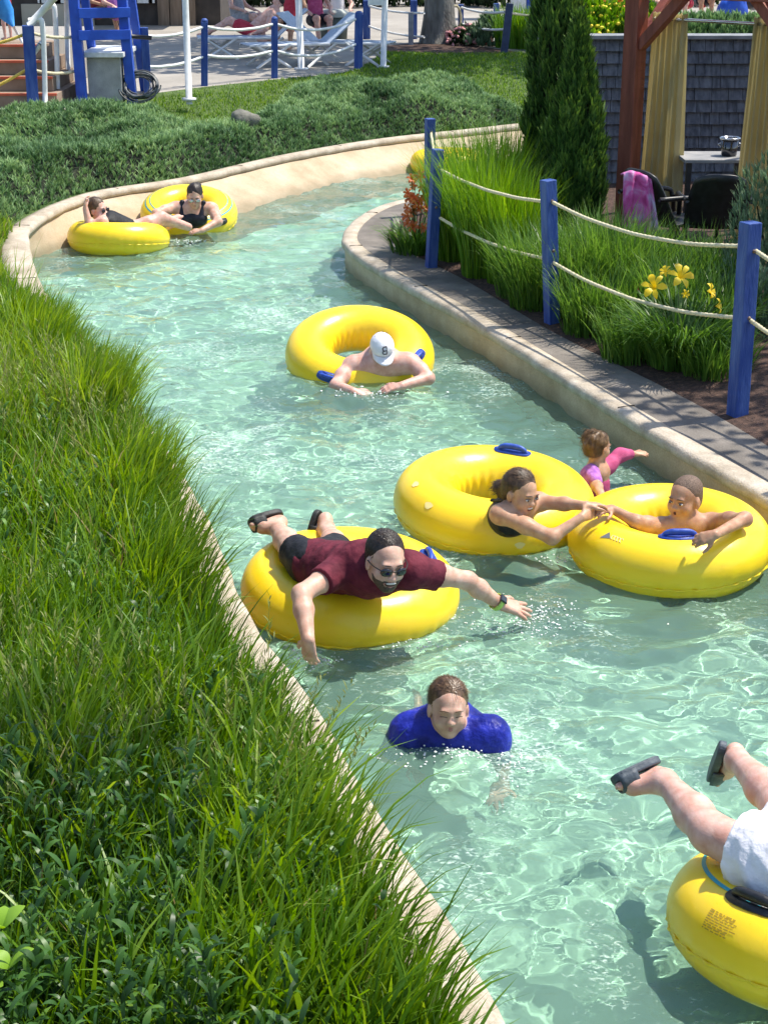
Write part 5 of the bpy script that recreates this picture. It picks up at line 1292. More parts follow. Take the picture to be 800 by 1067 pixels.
for q in (-1, 1): Bs.chain([hp + np.array([q * 0.06, 0, -0.02]), hp + np.array([q * 0.07, -0.06, -0.26])], [0.078, 0.066], 0.04, 'x')
grow_mesh('shorts', Bs, C_navy, P_b2, 0.009, grow=0.004)

# ---- little girl in the water behind them
ht = J(623, 466, 8.55)
P_tod = thing('person', 'small girl seen from behind, curly hair pinned up, one pink sleeved arm stretched out', 'person', (ht[0], ht[1], 0))
B = SDF(); Ht = Head(ht, (0.75, 0.55, -0.18), (0, 0, 1), 0.78)
c_ = J(621, 494, 8.55); sA, sB = c_ + np.array([-0.05, -0.075, 0.02]), c_ + np.array([0.07, 0.06, 0.03]); hp = c_ + np.array([-0.01, 0, -0.34])
B.cap(sA, sB, 0.042, 0.042, 0.04, 'torso'); B.cap(c_, hp, 0.072, 0.085, 0.04, 'torso')
for q in (-1, 1): B.chain([hp + np.array([q * 0.04, 0, 0]), hp + np.array([q * 0.05, 0, -0.26])], [0.055, 0.035], 0.04, 'leg')
eA, wA = J(646, 474, 8.68), J(660, 473, 8.70); B.chain([sB, eA, wA], [0.036, 0.028, 0.020], 0.03, 'arm'); hand(B, wA, (1, 0.1, 0.05), (0, -0.4, 1), 1, 0.62, 0.3, 0.1, 'arm')
eB, wB = J(622, 507, 8.34), J(629, 521, 8.12); B.chain([sA, eB, wB], [0.036, 0.028, 0.020], 0.03, 'arm'); hand(B, wB, (0.1, -1, -0.2), (0, 0, 1), 1, 0.62, 0.3, 0.1, 'arm')
Ht.build(B, c_ + np.array([0, 0, 0.04]), 0.040, child=True); grow_mesh('body', B, S_gold, P_tod, 0.006)
Bs = SDF(); Bs.cap(c_ + np.array([0, 0, -0.06]), hp, 0.078, 0.09, 0.03, 't'); Bs.cap(lerp(sA, sB, 0.6), lerp(sA, sB, 1.0), 0.046, 0.046, 0.03, 't'); Bs.chain([sB, eA, lerp(eA, wA, 0.7)], [0.042, 0.034, 0.027], 0.03, 't')
grow_mesh('swimsuit', Bs, C_pink, P_tod, 0.006, grow=0.004)
Bs = SDF(); Bs.chain([sA + np.array([0.005, 0, 0.01]), lerp(sA, eB, 0.6)], [0.050, 0.044], 0.03, 't'); grow_mesh('ruffled_sleeve', Bs, C_purple, P_tod, 0.006, grow=0.004, noise=0.02, nscale=30)
def curls(B_, s_):
    for q in range(9):
        a = q * 2.4; B_.ell(s_.w(0.05 * math.cos(a), -0.06 - 0.05 * (q % 3) / 2, 0.06 + 0.045 * math.sin(a)), (0.026, 0.026, 0.026), None, 0.01, 'h')
Ht.hair(P_tod, H_blond, thick=0.010, extra=(curls,), noise=0.014, nscale=50, back=-0.055, strands=1500); Ht.face(P_tod, M_browl, True, 'closed')

# ---- man in the white cap
hc = J(398, 366, 10.88)
P_cap = thing('person', 'bare shouldered man in a white baseball cap, head bowed, arms draped over his tube', 'person', (hc[0], hc[1], 0))
B = SDF(); Hc = Head(hc, (0.18, -0.80, -0.58), (0.05, -0.55, 0.83), 1.0)
sA, sB = J(364, 382, 10.92), J(430, 378, 10.88); c_ = lerp(sA, sB, 0.5) + np.array([0, 0.06, 0.0]); hp = J(372, 386, 11.31) + np.array([0, 0, -0.14])
B.cap(lerp(sA, sB, 0.1), lerp(sA, sB, 0.9), 0.088, 0.084, 0.06, 'torso'); B.cap(c_, hp, 0.135, 0.13, 0.06, 'torso'); B.cap(c_ + np.array([0, -0.02, 0.03]), lerp(c_, hp, 0.4) + np.array([0, 0, 0.06]), 0.10, 0.10, 0.06, 'torso')
for q in (-1, 1): kk = hp + np.array([q * 0.1, 0.15, -0.34]); B.chain([hp + np.array([q * 0.07, 0, 0]), kk], [0.09, 0.055], 0.04, 'leg')
eA, wA = J(350, 402, 10.72), J(368, 408, 10.56); eB, wB = J(446, 394, 10.74), J(418, 402, 10.58)
B.chain([sA, lerp(sA, eA, .5), eA, wA], [0.060, 0.055, 0.044, 0.030], 0.03, 'arm'); B.chain([sB, lerp(sB, eB, .5), eB, wB], [0.060, 0.055, 0.044, 0.030], 0.03, 'arm')
hand(B, wA, (1, -0.2, -0.15), (0, -0.4, 1), 1, 1.0, 0.25, 0.1, 'arm'); hand(B, wB, (-1, -0.2, -0.12), (0, -0.4, 1), -1, 1.0, 0.25, 0.12, 'arm')
Hc.build(B, c_ + np.array([0.02, -0.05, 0.05]), 0.06); grow_mesh('body', B, S_pink, P_cap, 0.007)
Hc.face(P_cap, M_brow, True, 'closed'); Hc.hair(P_cap, H_brown, thick=0.004, back=-0.06)
Bs = SDF(); Bs.ell(Hc.w(0, -0.012, 0.045), (0.086, 0.106, 0.090), Hc.R, 0.02, 'c')
cp = grow_mesh('cap', Bs, C_white, P_cap, 0.006, planes=[(Hc.w(0, 0, 0.040), Hc.R @ np.array((0, 0.10, -1)))])
mb = MB(); rows = []
for r_ in np.linspace(0, 1, 6):
    for u in np.linspace(-1, 1, 13):
        a = u * 1.25; rows.append(Hc.w(0.084 * math.sin(a) * (1 - 0.06 * r_), 0.094 * math.cos(a) - 0.012 + 0.075 * r_ * math.cos(a * 0.75), 0.046 - 0.016 * r_ - 0.016 * u * u * (0.4 + r_)))
mb.add(rows, [(i * 13 + j, i * 13 + j + 1, (i + 1) * 13 + j + 1, (i + 1) * 13 + j) for i in range(5) for j in range(12)])
bm_ = obj('brim', mb, C_white, cp, True); q_ = bm_.modifiers.new('thick', 'SOLIDIFY'); q_.thickness = 0.005
mb = MB()                                   # dark letter B on the cap front
def capw(x, z): return Hc.w(x * 1.25, -0.012 + 0.106 * math.sqrt(max(0.05, 1 - ((z + 0.012 - 0.045) / 0.090) ** 2 - (x * 1.25 / 0.086) ** 2)) + 0.001, z + 0.012)
for pth in ([(-0.012, 0.062), (-0.012, 0.102)], [(-0.012, 0.102), (0.004, 0.102), (0.010, 0.096), (0.010, 0.088), (0.003, 0.083), (-0.010, 0.083)], [(0.003, 0.083), (0.012, 0.077), (0.012, 0.068), (0.005, 0.062), (-0.012, 0.062)]):
    mb.tube([capw(*q) for q in pth], 0.0042, 6)
obj('letter_badge', mb, pmat('dark_thread', (0.02, 0.012, 0.03), None, rough=0.7), cp, True)

# ---- woman lying back in the far left tube
h6 = J(102, 218, 15.75)
P_w1 = thing('person', 'woman in sunglasses and black top lying back in a tube, one arm up', 'person', (h6[0], h6[1], 0))
B = SDF(); H6 = Head(h6, (0.88, -0.45, -0.05), (-0.25, 0, 1), 0.98)
c_ = J(112, 232, 15.75); sA, sB = c_ + np.array([-0.02, -0.14, 0.03]), c_ + np.array([-0.02, 0.14, 0.03]); hp = J(135, 242, 15.7)
B.cap(sA, sB, 0.066, 0.066, 0.05, 'torso'); B.cap(c_, hp, 0.115, 0.12, 0.05, 'torso')
kA, aA = J(155, 232, 15.75), J(178, 231, 15.95); kB = hp + np.array([0.30, 0.15, 0.12])
B.chain([hp, kA, lerp(kA, aA, .4), aA], [0.090, 0.060, 0.056, 0.038], 0.04, 'leg'); B.chain([hp, kB, kB + np.array([0.25, 0.15, -0.12])], [0.090, 0.06, 0.04], 0.04, 'leg')
foot(B, aA, J(180, 232, 16.0), J(191, 226, 16.1), (-0.6, 0, 1), 0.9)
eA, wA = J(93, 234, 15.6), J(89, 217, 15.62); B.chain([sA, eA, wA], [0.050, 0.040, 0.028], 0.03, 'arm'); hand(B, wA, (0.05, 0, 1), (-1, 0, 0), 1, 0.9, 0.5, 0.08, 'arm')
eB = sB + np.array([0.05, 0.12, -0.1]); B.chain([sB, eB, eB + np.array([0.2, 0.05, 0.0])], [0.050, 0.038, 0.026], 0.03, 'arm')
H6.build(B, c_ + np.array([-0.02, 0, 0.05]), 0.05); grow_mesh('body', B, S_pink, P_w1, 0.008)
Bs = SDF(); Bs.cap(lerp(sA, sB, .1) + np.array([0.04, 0, 0.0]), lerp(sA, sB, .9) + np.array([0.04, 0, 0.0]), 0.052, 0.052, 0.05, 't'); Bs.cap(c_ + np.array([0.03, 0, 0]), hp, 0.120, 0.125, 0.05, 't'); grow_mesh('swimsuit', Bs, C_black, P_w1, 0.008, grow=0.005)
H6.hair(P_w1, H_brown, thick=0.012, back=-0.11); H6.face(P_w1, M_brow, False, 'closed')
mb = MB()
for q in (-1, 1): mb.ell(H6.w(q * 0.034, 0.098, 0.004), (0.029, 0.008, 0.020), H6.R, 12, 8)
obj('sunglasses', mb, M_glass, P_w1, True)

# ---- woman leaning forward in the ringed tube
h7 = J(203, 204, 16.41)
P_w2 = thing('person', 'woman in black tank swimsuit bending forward in a tube, holding another foot', 'person', (h7[0], h7[1], 0))
B = SDF(); H7 = Head(h7, (0.05, -0.88, -0.38), (0, -0.3, 0.95), 1.0)
c_ = J(201, 220, 16.56); sA, sB = J(181, 216, 16.51), J(222, 217, 16.51); hp = J(203, 238, 16.86)
B.cap(lerp(sA, sB, .1), lerp(sA, sB, .9), 0.070, 0.070, 0.05, 'torso'); B.cap(c_ + np.array([0, 0, 0.0]), hp, 0.135, 0.14, 0.05, 'torso')
for q in (-1, 1): B.ell(c_ + np.array([q * 0.08, -0.10, -0.05]), (0.075, 0.06, 0.07), None, 0.04, 'torso'); B.chain([hp + np.array([q * .08, 0, 0]), hp + np.array([q * .12, -0.2, -0.35])], [0.1, 0.06], 0.04, 'leg')
eA, wA = J(163, 222, 16.30), J(176, 236, 16.12); eB, wB = J(227, 231, 16.25), J(210, 240, 16.08)
B.chain([sA, lerp(sA, eA, .5), eA, wA], [0.060, 0.054, 0.044, 0.028], 0.03, 'arm'); B.chain([sB, lerp(sB, eB, .5), eB, wB], [0.060, 0.054, 0.044, 0.028], 0.03, 'arm')
hand(B, wA, (1, 0.2, 0.35), (0, -0.6, 0.8), 1, 0.9, 0.5, 0.06, 'arm'); hand(B, wB, (-1, -0.2, -0.1), (0, -0.5, 1), -1, 0.9, 0.3, 0.08, 'arm')
H7.build(B, c_ + np.array([0, -0.03, 0.08]), 0.052); grow_mesh('body', B, S_fair, P_w2, 0.008)
Bs = SDF(); Bs.cap(c_ + np.array([0, 0, -0.04]), hp, 0.140, 0.145, 0.05, 't')
for q in (-1, 1): Bs.ell(c_ + np.array([q * 0.08, -0.10, -0.06]), (0.078, 0.064, 0.066), None, 0.04, 't'); Bs.chain([c_ + np.array([q * 0.10, -0.12, 0.0]), lerp(sA, sB, 0.5 + q * 0.27) + np.array([0, -0.03, 0.062]), c_ + np.array([q * 0.09, 0.10, 0.0])], [0.022, 0.018, 0.03], 0.02, 't')
grow_mesh('swimsuit', Bs, C_navy, P_w2, 0.008, grow=0.005)
def bun(B_, s_): B_.ell(s_.w(-0.03, -0.115, 0.05), (0.04, 0.04, 0.04), None, 0.01, 'h')
H7.hair(P_w2, H_dark, thick=0.010, extra=(bun,)); H7.face(P_w2, M_brow, False, 'closed')
mb = MB()
for q in (-1, 1): mb.ell(H7.w(q * 0.034, 0.098, 0.004), (0.028, 0.008, 0.019), H7.R, 12, 8)
obj('sunglasses', mb, pmat('mirrored_lens', (0.5, 0.5, 0.55), None, rough=0.1, metal=0.8), P_w2, True)

# ---- person in white shorts, legs towards us from the right edge
hipl = J(842, 905, 4.16)
P_leg = thing('person', 'person in white shorts and grey slides lying over the nearest tube', 'person', (hipl[0], hipl[1], 0))
B = SDF(); ch = hipl + np.array([0.40, -0.06, 0.06]); shc = ch + np.array([0.16, -0.02, 0.02])
B.cap(hipl, ch, 0.13, 0.135, 0.06, 'torso', ((0, 0, 1), 0.85)); B.cap(ch, shc, 0.13, 0.10, 0.06, 'torso', ((0, 0, 1), 0.85)); B.cap(shc + np.array([0, -0.15, 0]), shc + np.array([0, 0.15, 0]), 0.07, 0.07, 0.05, 'torso')
kA, aA = J(740, 868, 4.38), J(693, 814, 4.70); kB, aB = J(812, 838, 4.56), J(768, 792, 4.90)
for off_, k_, a_ in ((-0.09, kA, aA), (0.09, kB, aB)):
    B.chain([hipl + np.array([0, off_, 0]), k_], [0.10, 0.066], 0.05, 'leg'); B.chain([k_, lerp(k_, a_, 0.35), a_], [0.060, 0.062, 0.037], 0.03, 'leg')
hA, tA = J(684, 798, 4.78), J(637, 820, 4.72); uA = (0.35, -0.55, -0.6)
hB, tB = J(756, 781, 5.08), J(748, 806, 5.12); uB = (0.9, -0.25, -0.1)
hB, tB = J(757, 780, 4.98), J(744, 812, 5.10)
foot(B, aA, hA, tA, uA); foot(B, aB, hB, tB, uB)
for q in (-1, 1): s0 = shc + np.array([0, q * 0.18, 0]); e0 = s0 + np.array([0.16, q * 0.16, -0.10]); w0 = e0 + np.array([0.2, 0, -0.1]); B.chain([s0, e0, w0], [0.055, 0.042, 0.028], 0.03, 'arm'); hand(B, w0, (1, 0, -0.3), (0, 0, 1), q, 1.0, 0.2, 0.1, 'arm')
Hl = Head(shc + np.array([0.24, 0, 0.12]), (1, 0, -0.1), (0, 0, 1), 1.0); Hl.build(B, shc + np.array([0.05, 0, 0.02]), 0.058); grow_mesh('body', B, S_pink, P_leg, 0.0065)
Hl.hair(P_leg, H_brown)
Bs = SDF(); Bs.cap(hipl, lerp(hipl, ch, .25), 0.132, 0.132, 0.05, 'x', ((0, 0, 1), 0.85))
Bs.chain([hipl + np.array([0, -0.09, 0]), lerp(hipl + np.array([0, -0.09, 0]), kA, 0.66)], [0.135, 0.125], 0.05, 'x'); Bs.chain([hipl + np.array([0, 0.09, 0]), lerp(hipl + np.array([0, 0.09, 0]), kB, 0.62)], [0.125, 0.115], 0.05, 'x')
grow_mesh('shorts', Bs, C_white, P_leg, 0.007, grow=0.008, planes=[(lerp(hipl + np.array([0, -0.09, 0]), kA, 0.70), kA - hipl)], noise=0.035, nscale=12)
Bs = SDF(); Bs.p = [q for q in B.p if q[6] == 'torso']; grow_mesh('shirt', Bs, C_greyc, P_leg, 0.01, grow=0.01, planes=[(lerp(hipl, ch, 0.15), hipl - ch)])
slide(P_leg, hA, tA, uA, 1.0, M_slideg); slide(P_leg, hB, tB, uB, 1.0, M_slideg)
# ================================================================== posts, ropes, pergola, patio
M_bpost = pmat('blue_post_paint', (0.012, 0.050, 0.25), (0.060, 0.125, 0.36), 16, 0.6, 0.8, 60, stretch=(1, 1, 0.22), lo=0.4, hi=0.78)
M_bpost2 = pmat('blue_tower_paint', (0.008, 0.06, 0.42), (0.015, 0.09, 0.52), 7, 0.45, 0.2, 45)
M_rope = pmat('cream_rope', (0.55, 0.48, 0.30), (0.72, 0.66, 0.46), 60, 0.85, 1.0, 160, bdist=0.006)
M_wpaint = pmat('white_paint', (0.66, 0.66, 0.64), (0.80, 0.80, 0.78), 12, 0.4)
M_red = pmat('redwood_stain', (0.19, 0.048, 0.030), (0.30, 0.085, 0.052), 5, 0.55, 0.5, 30, stretch=(4, 4, 0.5))
M_curt = pmat('mustard_canvas', (0.52, 0.47, 0.28), (0.62, 0.57, 0.36), 5, 0.85, 0.2, 60)
def add_transl(m, col, f):
    t = m.node_tree; out = t.nodes['Material Output']; b = t.nodes['Principled BSDF']; tr = t.nodes.new('ShaderNodeBsdfTranslucent'); tr.inputs[0].default_value = c4(col)
    mx = t.nodes.new('ShaderNodeMixShader'); mx.inputs[0].default_value = f; t.links.new(b.outputs[0], mx.inputs[1]); t.links.new(tr.outputs[0], mx.inputs[2]); t.links.new(mx.outputs[0], out.inputs[0])
add_transl(M_curt, (0.70, 0.62, 0.37), 0.62)
M_shin = pmat('grey_shingle', (0.060, 0.066, 0.082), (0.14, 0.15, 0.175), 7, 0.85, 0.7, 40, stretch=(3, 3, 0.6))
M_blk = pmat('black_plastic', (0.010, 0.010, 0.011), (0.02, 0.02, 0.022), 20, 0.4)
M_steel = pmat('steel', (0.55, 0.55, 0.56), None, rough=0.22, metal=1.0)
M_tabl = pmat('weathered_tabletop', (0.20, 0.20, 0.20), (0.32, 0.31, 0.30), 6, 0.6, 0.2, 40)
M_boltm = pmat('rusty_bolt', (0.10, 0.06, 0.04), (0.22, 0.16, 0.12), 40, 0.6)
def wood_post(label, base, top, w=0.092, rot=0.5, m=None, group='blue rope posts', cap=None):
    base = np.asarray(base, float); top = np.asarray(top, float); t = thing('rope_post', label, 'post', base, 0, group)
    d = top - base; L = np.linalg.norm(d); d /= L; x = np.array([math.cos(rot), math.sin(rot), 0.0]); x -= d * (x @ d); x /= np.linalg.norm(x); y = np.cross(d, x)
    mb = MB(); mb.box((base + top) / 2 - d * 0.04, (w, w, L + 0.08), np.stack([x, y, d], 1)); obj('shaft', mb, m or M_bpost, t, False, bevel=0.006)
    for f in (0.86, 0.52) if base[1] < 18 else ():
        q = base + (top - base) * f; mb = MB(); mb.ell(q - y * w * 0.5, (0.012, 0.012, 0.012), n=10, m=6); obj('bolt', mb, M_boltm, t, True)
    if cap:
        mb = MB(); mb.lathe([(0.001, 0.03), (w * 0.3, 0.024), (w * 0.5, 0.0), (w * 0.5, -0.02), (0.001, -0.02)][::-1], top + d * 0.02, 16); obj('rounded_cap', mb, m or M_bpost, t, True)
    return t
def rope(label, a, b, sag, r=0.013, m=None, group='cream ropes between the posts', name='rope', cat='rope'):
    a, b = np.asarray(a, float), np.asarray(b, float); u = np.linspace(0, 1, 150); P = a * (1 - u)[:, None] + b * u[:, None]; P[:, 2] -= sag * 4 * u * (1 - u)
    P[:, 2] += 0.0012 * np.sin(u * 23); V = MB(); n = 8
    rad = r * (1 + 0.13 * np.sin(np.arange(150) * 1.9)); V.tube(P, rad, n); o = obj(name, V, m or M_rope, None, True)
    return tag(o, label, cat, group)
def rp(x, y, p): return py_(x, y, p[1])
pN, pM, pB, pF = on_isl(768, 432), on_isl(575, 337), on_isl(449, 278), on_isl(447, 222)
post_N = wood_post('nearest blue wooden post, beside the yellow daylily', pN, rp(782, 231, pN), 0.098, 0.42)
post_M = wood_post('blue wooden post in the middle of the bed, right of the bright ornamental grass', pM, rp(571, 187, pM), 0.092, 0.45)
post_B = wood_post('blue post behind the orange daylily, front one of the close pair', pB, rp(456, 155, pB), 0.088, 0.30)
post_F = wood_post('farther blue post of the close pair at the bend of the river', pF, rp(448, 123, pF), 0.088, 0.35)
pX = on_isl(905, 500); wood_post('blue post just outside the right edge where the near ropes end', pX, pX + np.array([0, 0, 1.17]), 0.098, 0.4)
rope('upper rope between the front post of the pair and the middle blue post', rp(458, 176, pB), rp(570, 210, pM), 0.05)
rope('lower rope between the front post of the pair and the middle blue post', rp(457, 226, pB), rp(572, 270, pM), 0.05)
rope('upper rope sagging from the middle blue post to the nearest blue post', rp(573, 209, pM), rp(779, 256, pN), 0.09)
rope('lower rope running from the middle blue post past the yellow daylily', rp(574, 272, pM), rp(772, 331, pN), 0.09)
rope('upper rope leaving the nearest blue post at the right edge', rp(784, 259, pN), pX + np.array([0, 0, 1.0]), 0.06)
rope('lower rope leaving the nearest blue post at the right edge', rp(778, 331, pN), pX + np.array([0, 0, 0.6]), 0.06)
rope('upper rope between the two close blue posts', rp(449, 138, pF), rp(456, 172, pB), 0.03)
rope('lower rope between the two close blue posts', rp(448, 180, pF), rp(455, 226, pB), 0.03)

# pergola
A = on_isl(651, 240); sd_ = np.array([0.68, -0.73, 0]); nn_ = np.array([0.73, 0.68, 0]); D = A + sd_ * 1.75; Bq = A + nn_ * 2.2; Cq = D + nn_ * 2.2
PG = thing('pergola', 'red stained timber pergola with mustard curtains beside the river bed', 'pergola', A)
zt = 2.54; rotp = math.atan2(sd_[1], sd_[0])
for q in (A, D, Bq, Cq):
    mb = MB(); Rz = np.array(Matrix.Rotation(rotp, 3, 'Z')); mb.box((q[0], q[1], (A[2] + zt) / 2 - 0.05), (0.15, 0.15, zt - A[2] + 0.1), Rz); obj('post', mb, M_red, PG, False, bevel=0.008)
for a, b in ((A - sd_ * 0.35, D + sd_ * 0.35), (Bq - sd_ * 0.35, Cq + sd_ * 0.35)):
    for o_ in (-0.10, 0.10):
        mb = MB(); a2, b2 = a + nn_ * o_, b + nn_ * o_; mb.bar((a2[0], a2[1], zt + 0.02), (b2[0], b2[1], zt + 0.02), 0.045, 0.20); obj('beam', mb, M_red, PG, False, bevel=0.005)
for u in np.linspace(-0.2, 1.95, 4):
    a2, b2 = A + sd_ * u - nn_ * 0.4, A + sd_ * u + nn_ * 2.6; mb = MB(); mb.bar((a2[0], a2[1], zt + 0.20), (b2[0], b2[1], zt + 0.20), 0.045, 0.15); obj('rafter', mb, M_red, PG, False, bevel=0.004)
for q, d_ in ((A, sd_), (A, nn_), (D, -sd_), (D, nn_)):
    mb = MB(); p0 = q + d_ * 0.06; p1 = q + d_ * 0.55; mb.bar((p0[0], p0[1], zt - 0.50), (p1[0], p1[1], zt - 0.02), 0.09, 0.09); obj('brace', mb, M_red, PG, False, bevel=0.004)
rod_a, rod_b = A + sd_ * 0.08 + nn_ * 0.16, D - sd_ * 0.02 + nn_ * 0.16
zr = float(py_(690, 21, lerp(rod_a, rod_b, 0.28)[1])[2])
mb = MB(); mb.tube([(rod_a[0], rod_a[1], zr), (rod_b[0], rod_b[1], zr)], 0.014, 8); obj('curtain_rod', mb, M_steel, PG, True)
def curtain(label, u0, u1, ztop_, zbot, seed, flare):
    g = np.random.default_rng(seed); n = 90; rows = 26; V = []
    c = (u0 + u1) / 2
    for i in range(rows):
        f = i / (rows - 1); z = ztop_ + 0.05 - (ztop_ + 0.05 - zbot) * f
        for j in range(n):
            s_ = j / (n - 1); u = c + (u0 + (u1 - u0) * s_ - c) * (0.82 + flare * f)
            w_ = 0.035 * math.sin(s_ * 6.28 * 5.5 + 0.7 * math.sin(s_ * 9 + seed)) * (0.5 + 0.7 * f) + 0.012 * math.sin(s_ * 6.28 * 13 + 3 * f)
            p = A + sd_ * u + nn_ * (0.16 + w_); V.append((p[0], p[1], z + 0.008 * math.sin(s_ * 40)))
    mb = MB(); mb.add(V, [(i * n + j, i * n + j + 1, (i + 1) * n + j + 1, (i + 1) * n + j) for i in range(rows - 1) for j in range(n - 1)])
    o = tag(obj('curtain', mb, M_curt, None, True), label, 'curtain', 'mustard curtains of the pergola'); sm = o.modifiers.new('thick', 'SOLIDIFY'); sm.thickness = 0.004
    return o
def u_at(px):      # distance along the front side whose picture column is px
    us = np.linspace(0, 2.4, 200); xs = [CX + F * (p[0]) / ((p - CAM) @ FW) for p in (A + sd_ * u + nn_ * 0.16 + np.array([0, 0, 1.0]) for u in us)]; return float(np.interp(px, xs, us))
curtain('mustard curtain hanging beside the red pergola post', u_at(670), u_at(713), zr, 0.60, 3, 0.22)
curtain('mustard curtain at the right edge behind the grey green juniper', u_at(772), u_at(812), zr, 0.42, 8, 0.35)
# shingled wall behind
WY = 17.7; x0w, x1w = (562 - 400) / 1650 * (WY * 0.96), 6.5; z0w = 0.35; z1w = float(py_(700, 41, WY)[2])
SW = thing('shingle_wall', 'dark grey shingled wall behind the pergola and the patio table', 'wall', (x0w, WY, z0w))
mb = MB(); mb.box(((x0w + x1w) / 2, WY + 0.16, (z0w + z1w) / 2), (x1w - x0w, 0.24, z1w - z0w)); obj('core', mb, M_blk, SW)
mb = MB(); zc = z0w; g = np.random.default_rng(4)
while zc < z1w - 0.02:
    x = x0w - 0.10 * (1 - (zc - z0w) / (z1w - z0w)) + 0.0
    while x < x1w:
        wd_ = 0.09 + 0.12 * g.random(); h_ = min(0.15, z1w + 0.02 - zc)
        V = []
        yo = 0.010 * g.random()
        for (dx, dz, dy) in ((0, 0, -0.052), (wd_ - 0.006, 0, -0.052), (wd_ - 0.006, h_, -0.006), (0, h_, -0.006)): V.append((x + dx, WY + 0.035 + dy - yo, zc + dz))
        for (dx, dz) in ((0, 0), (wd_ - 0.006, 0), (wd_ - 0.006, h_), (0, h_)): V.append((x + dx, WY + 0.036, zc + dz))
        mb.add(V, [(0, 1, 2, 3), (0, 4, 5, 1), (0, 3, 7, 4), (1, 5, 6, 2)]); x += wd_
    zc += 0.128
obj('shingles', mb, M_shin, SW)
mb = MB(); mb.box(((x0w + x1w) / 2, WY + 0.13, z1w + 0.027), (x1w - x0w + 0.12, 0.34, 0.04)); obj('top_board', mb, pmat('grey_cap_board', (0.16, 0.17, 0.18), (0.26, 0.27, 0.28), 8, 0.8), SW, bevel=0.004)
# patio table with a pot, chairs, towel
tb = pz(738, 161, 1.12); TBL = thing('patio_table', 'small grey patio table under the pergola in front of the shingled wall', 'table', (tb[0], tb[1], 0.42))
mb = MB(); mb.box((tb[0] + 0.05, tb[1], 1.10), (0.62, 0.55, 0.03)); obj('tabletop', mb, M_tabl, TBL, bevel=0.005)
for sx in (-1, 1):
    for sy in (-1, 1): mb = MB(); mb.box((tb[0] + 0.05 + sx * 0.26, tb[1] + sy * 0.22, 0.745), (0.045, 0.045, 0.68)); obj('leg', mb, M_blk, TBL)
cpot = np.array([py_(759, 164, tb[1] - 0.02)[0], tb[1] - 0.02, 1.117])
POT = thing('ice_bucket', 'shiny black and steel bucket standing on the patio table', 'bucket', cpot)
mb = MB(); mb.lathe([(0.001, 0.0), (0.060, 0.0), (0.068, 0.01), (0.078, 0.15), (0.074, 0.15), (0.064, 0.012), (0.001, 0.008)], cpot, 28); obj('bowl', mb, pmat('dark_chrome', (0.10, 0.10, 0.11), None, rough=0.15, metal=0.9), POT, True)
mb = MB(); a_ = np.linspace(0, 2 * PI, 40, endpoint=False); mb.tube(np.stack([cpot[0] + 0.085 * np.cos(a_), cpot[1] + 0.085 * np.sin(a_), np.full(40, cpot[2] + 0.152)], 1), 0.010, 8, closed=True); obj('rim', mb, M_steel, POT, True)
for q in (-1, 1): mb = MB(); mb.tube(spline([cpot + np.array([q * 0.078, 0, 0.11]), cpot + np.array([q * 0.10, 0, 0.10]), cpot + np.array([q * 0.078, 0, 0.08])], 5), 0.005, 6); obj('handle', mb, M_steel, POT, True)
def chair(label, base, rz, bh=0.62):
    t = thing('patio_chair', label, 'chair', base, rz, 'black patio chairs'); R = Matrix.Rotation(rz, 4, 'Z')
    # local: seat faces +x, back at -x
    V = []; n = 13; rows = 9
    for i in range(rows):
        f = i / (rows - 1)
        for j in range(n):
            s_ = -1 + 2 * j / (n - 1); wd_ = 0.25 - 0.05 * f ** 3; V.append((-0.20 - 0.20 * f - 0.05 * (1 - s_ * s_) + 0.05, s_ * wd_, 0.36 + (bh - 0.36 + 0.2) * f - 0.05 * abs(s_) ** 3 * f))
    mb = MB(); mb.add(V, [(i * n + j, i * n + j + 1, (i + 1) * n + j + 1, (i + 1) * n + j) for i in range(rows - 1) for j in range(n - 1)])
    o = obj('backrest', mb, M_blk, t, True, local=True); q = o.modifiers.new('thick', 'SOLIDIFY'); q.thickness = 0.02
    mb = MB(); mb.box((0.03, 0, 0.37), (0.46, 0.48, 0.03)); obj('seat', mb, M_blk, t, False, local=True, bevel=0.01)
    for sx in (-1, 1):
        mb = MB(); mb.tube(spline([(-0.36, sx * 0.25, 0.60), (-0.1, sx * 0.29, 0.60), (0.20, sx * 0.29, 0.57), (0.25, sx * 0.28, 0.50)], 5), 0.020, 8); obj('armrest', mb, M_blk, t, True, local=True)
        mb = MB(); mb.tube([(0.25, sx * 0.27, 0.52), (0.27, sx * 0.27, 0)], [0.020, 0.016], 8); obj('leg', mb, M_blk, t, True, local=True)
        mb = MB(); mb.tube([(-0.20, sx * 0.24, 0.38), (-0.30, sx * 0.25, 0)], [0.020, 0.016], 8); obj('leg', mb, M_blk, t, True, local=True)
    return t
c1 = py_(704, 232, 13.0); c2 = py_(742, 235, 12.9)
chair('black patio chair with the pink towel hanging on it', (c1[0] - 0.03, 13.05, 0.40), 0.55); chair('black patio chair seen from behind, next to the nearest rope', (c2[0] + 0.02, 12.95, 0.40), 1.45)
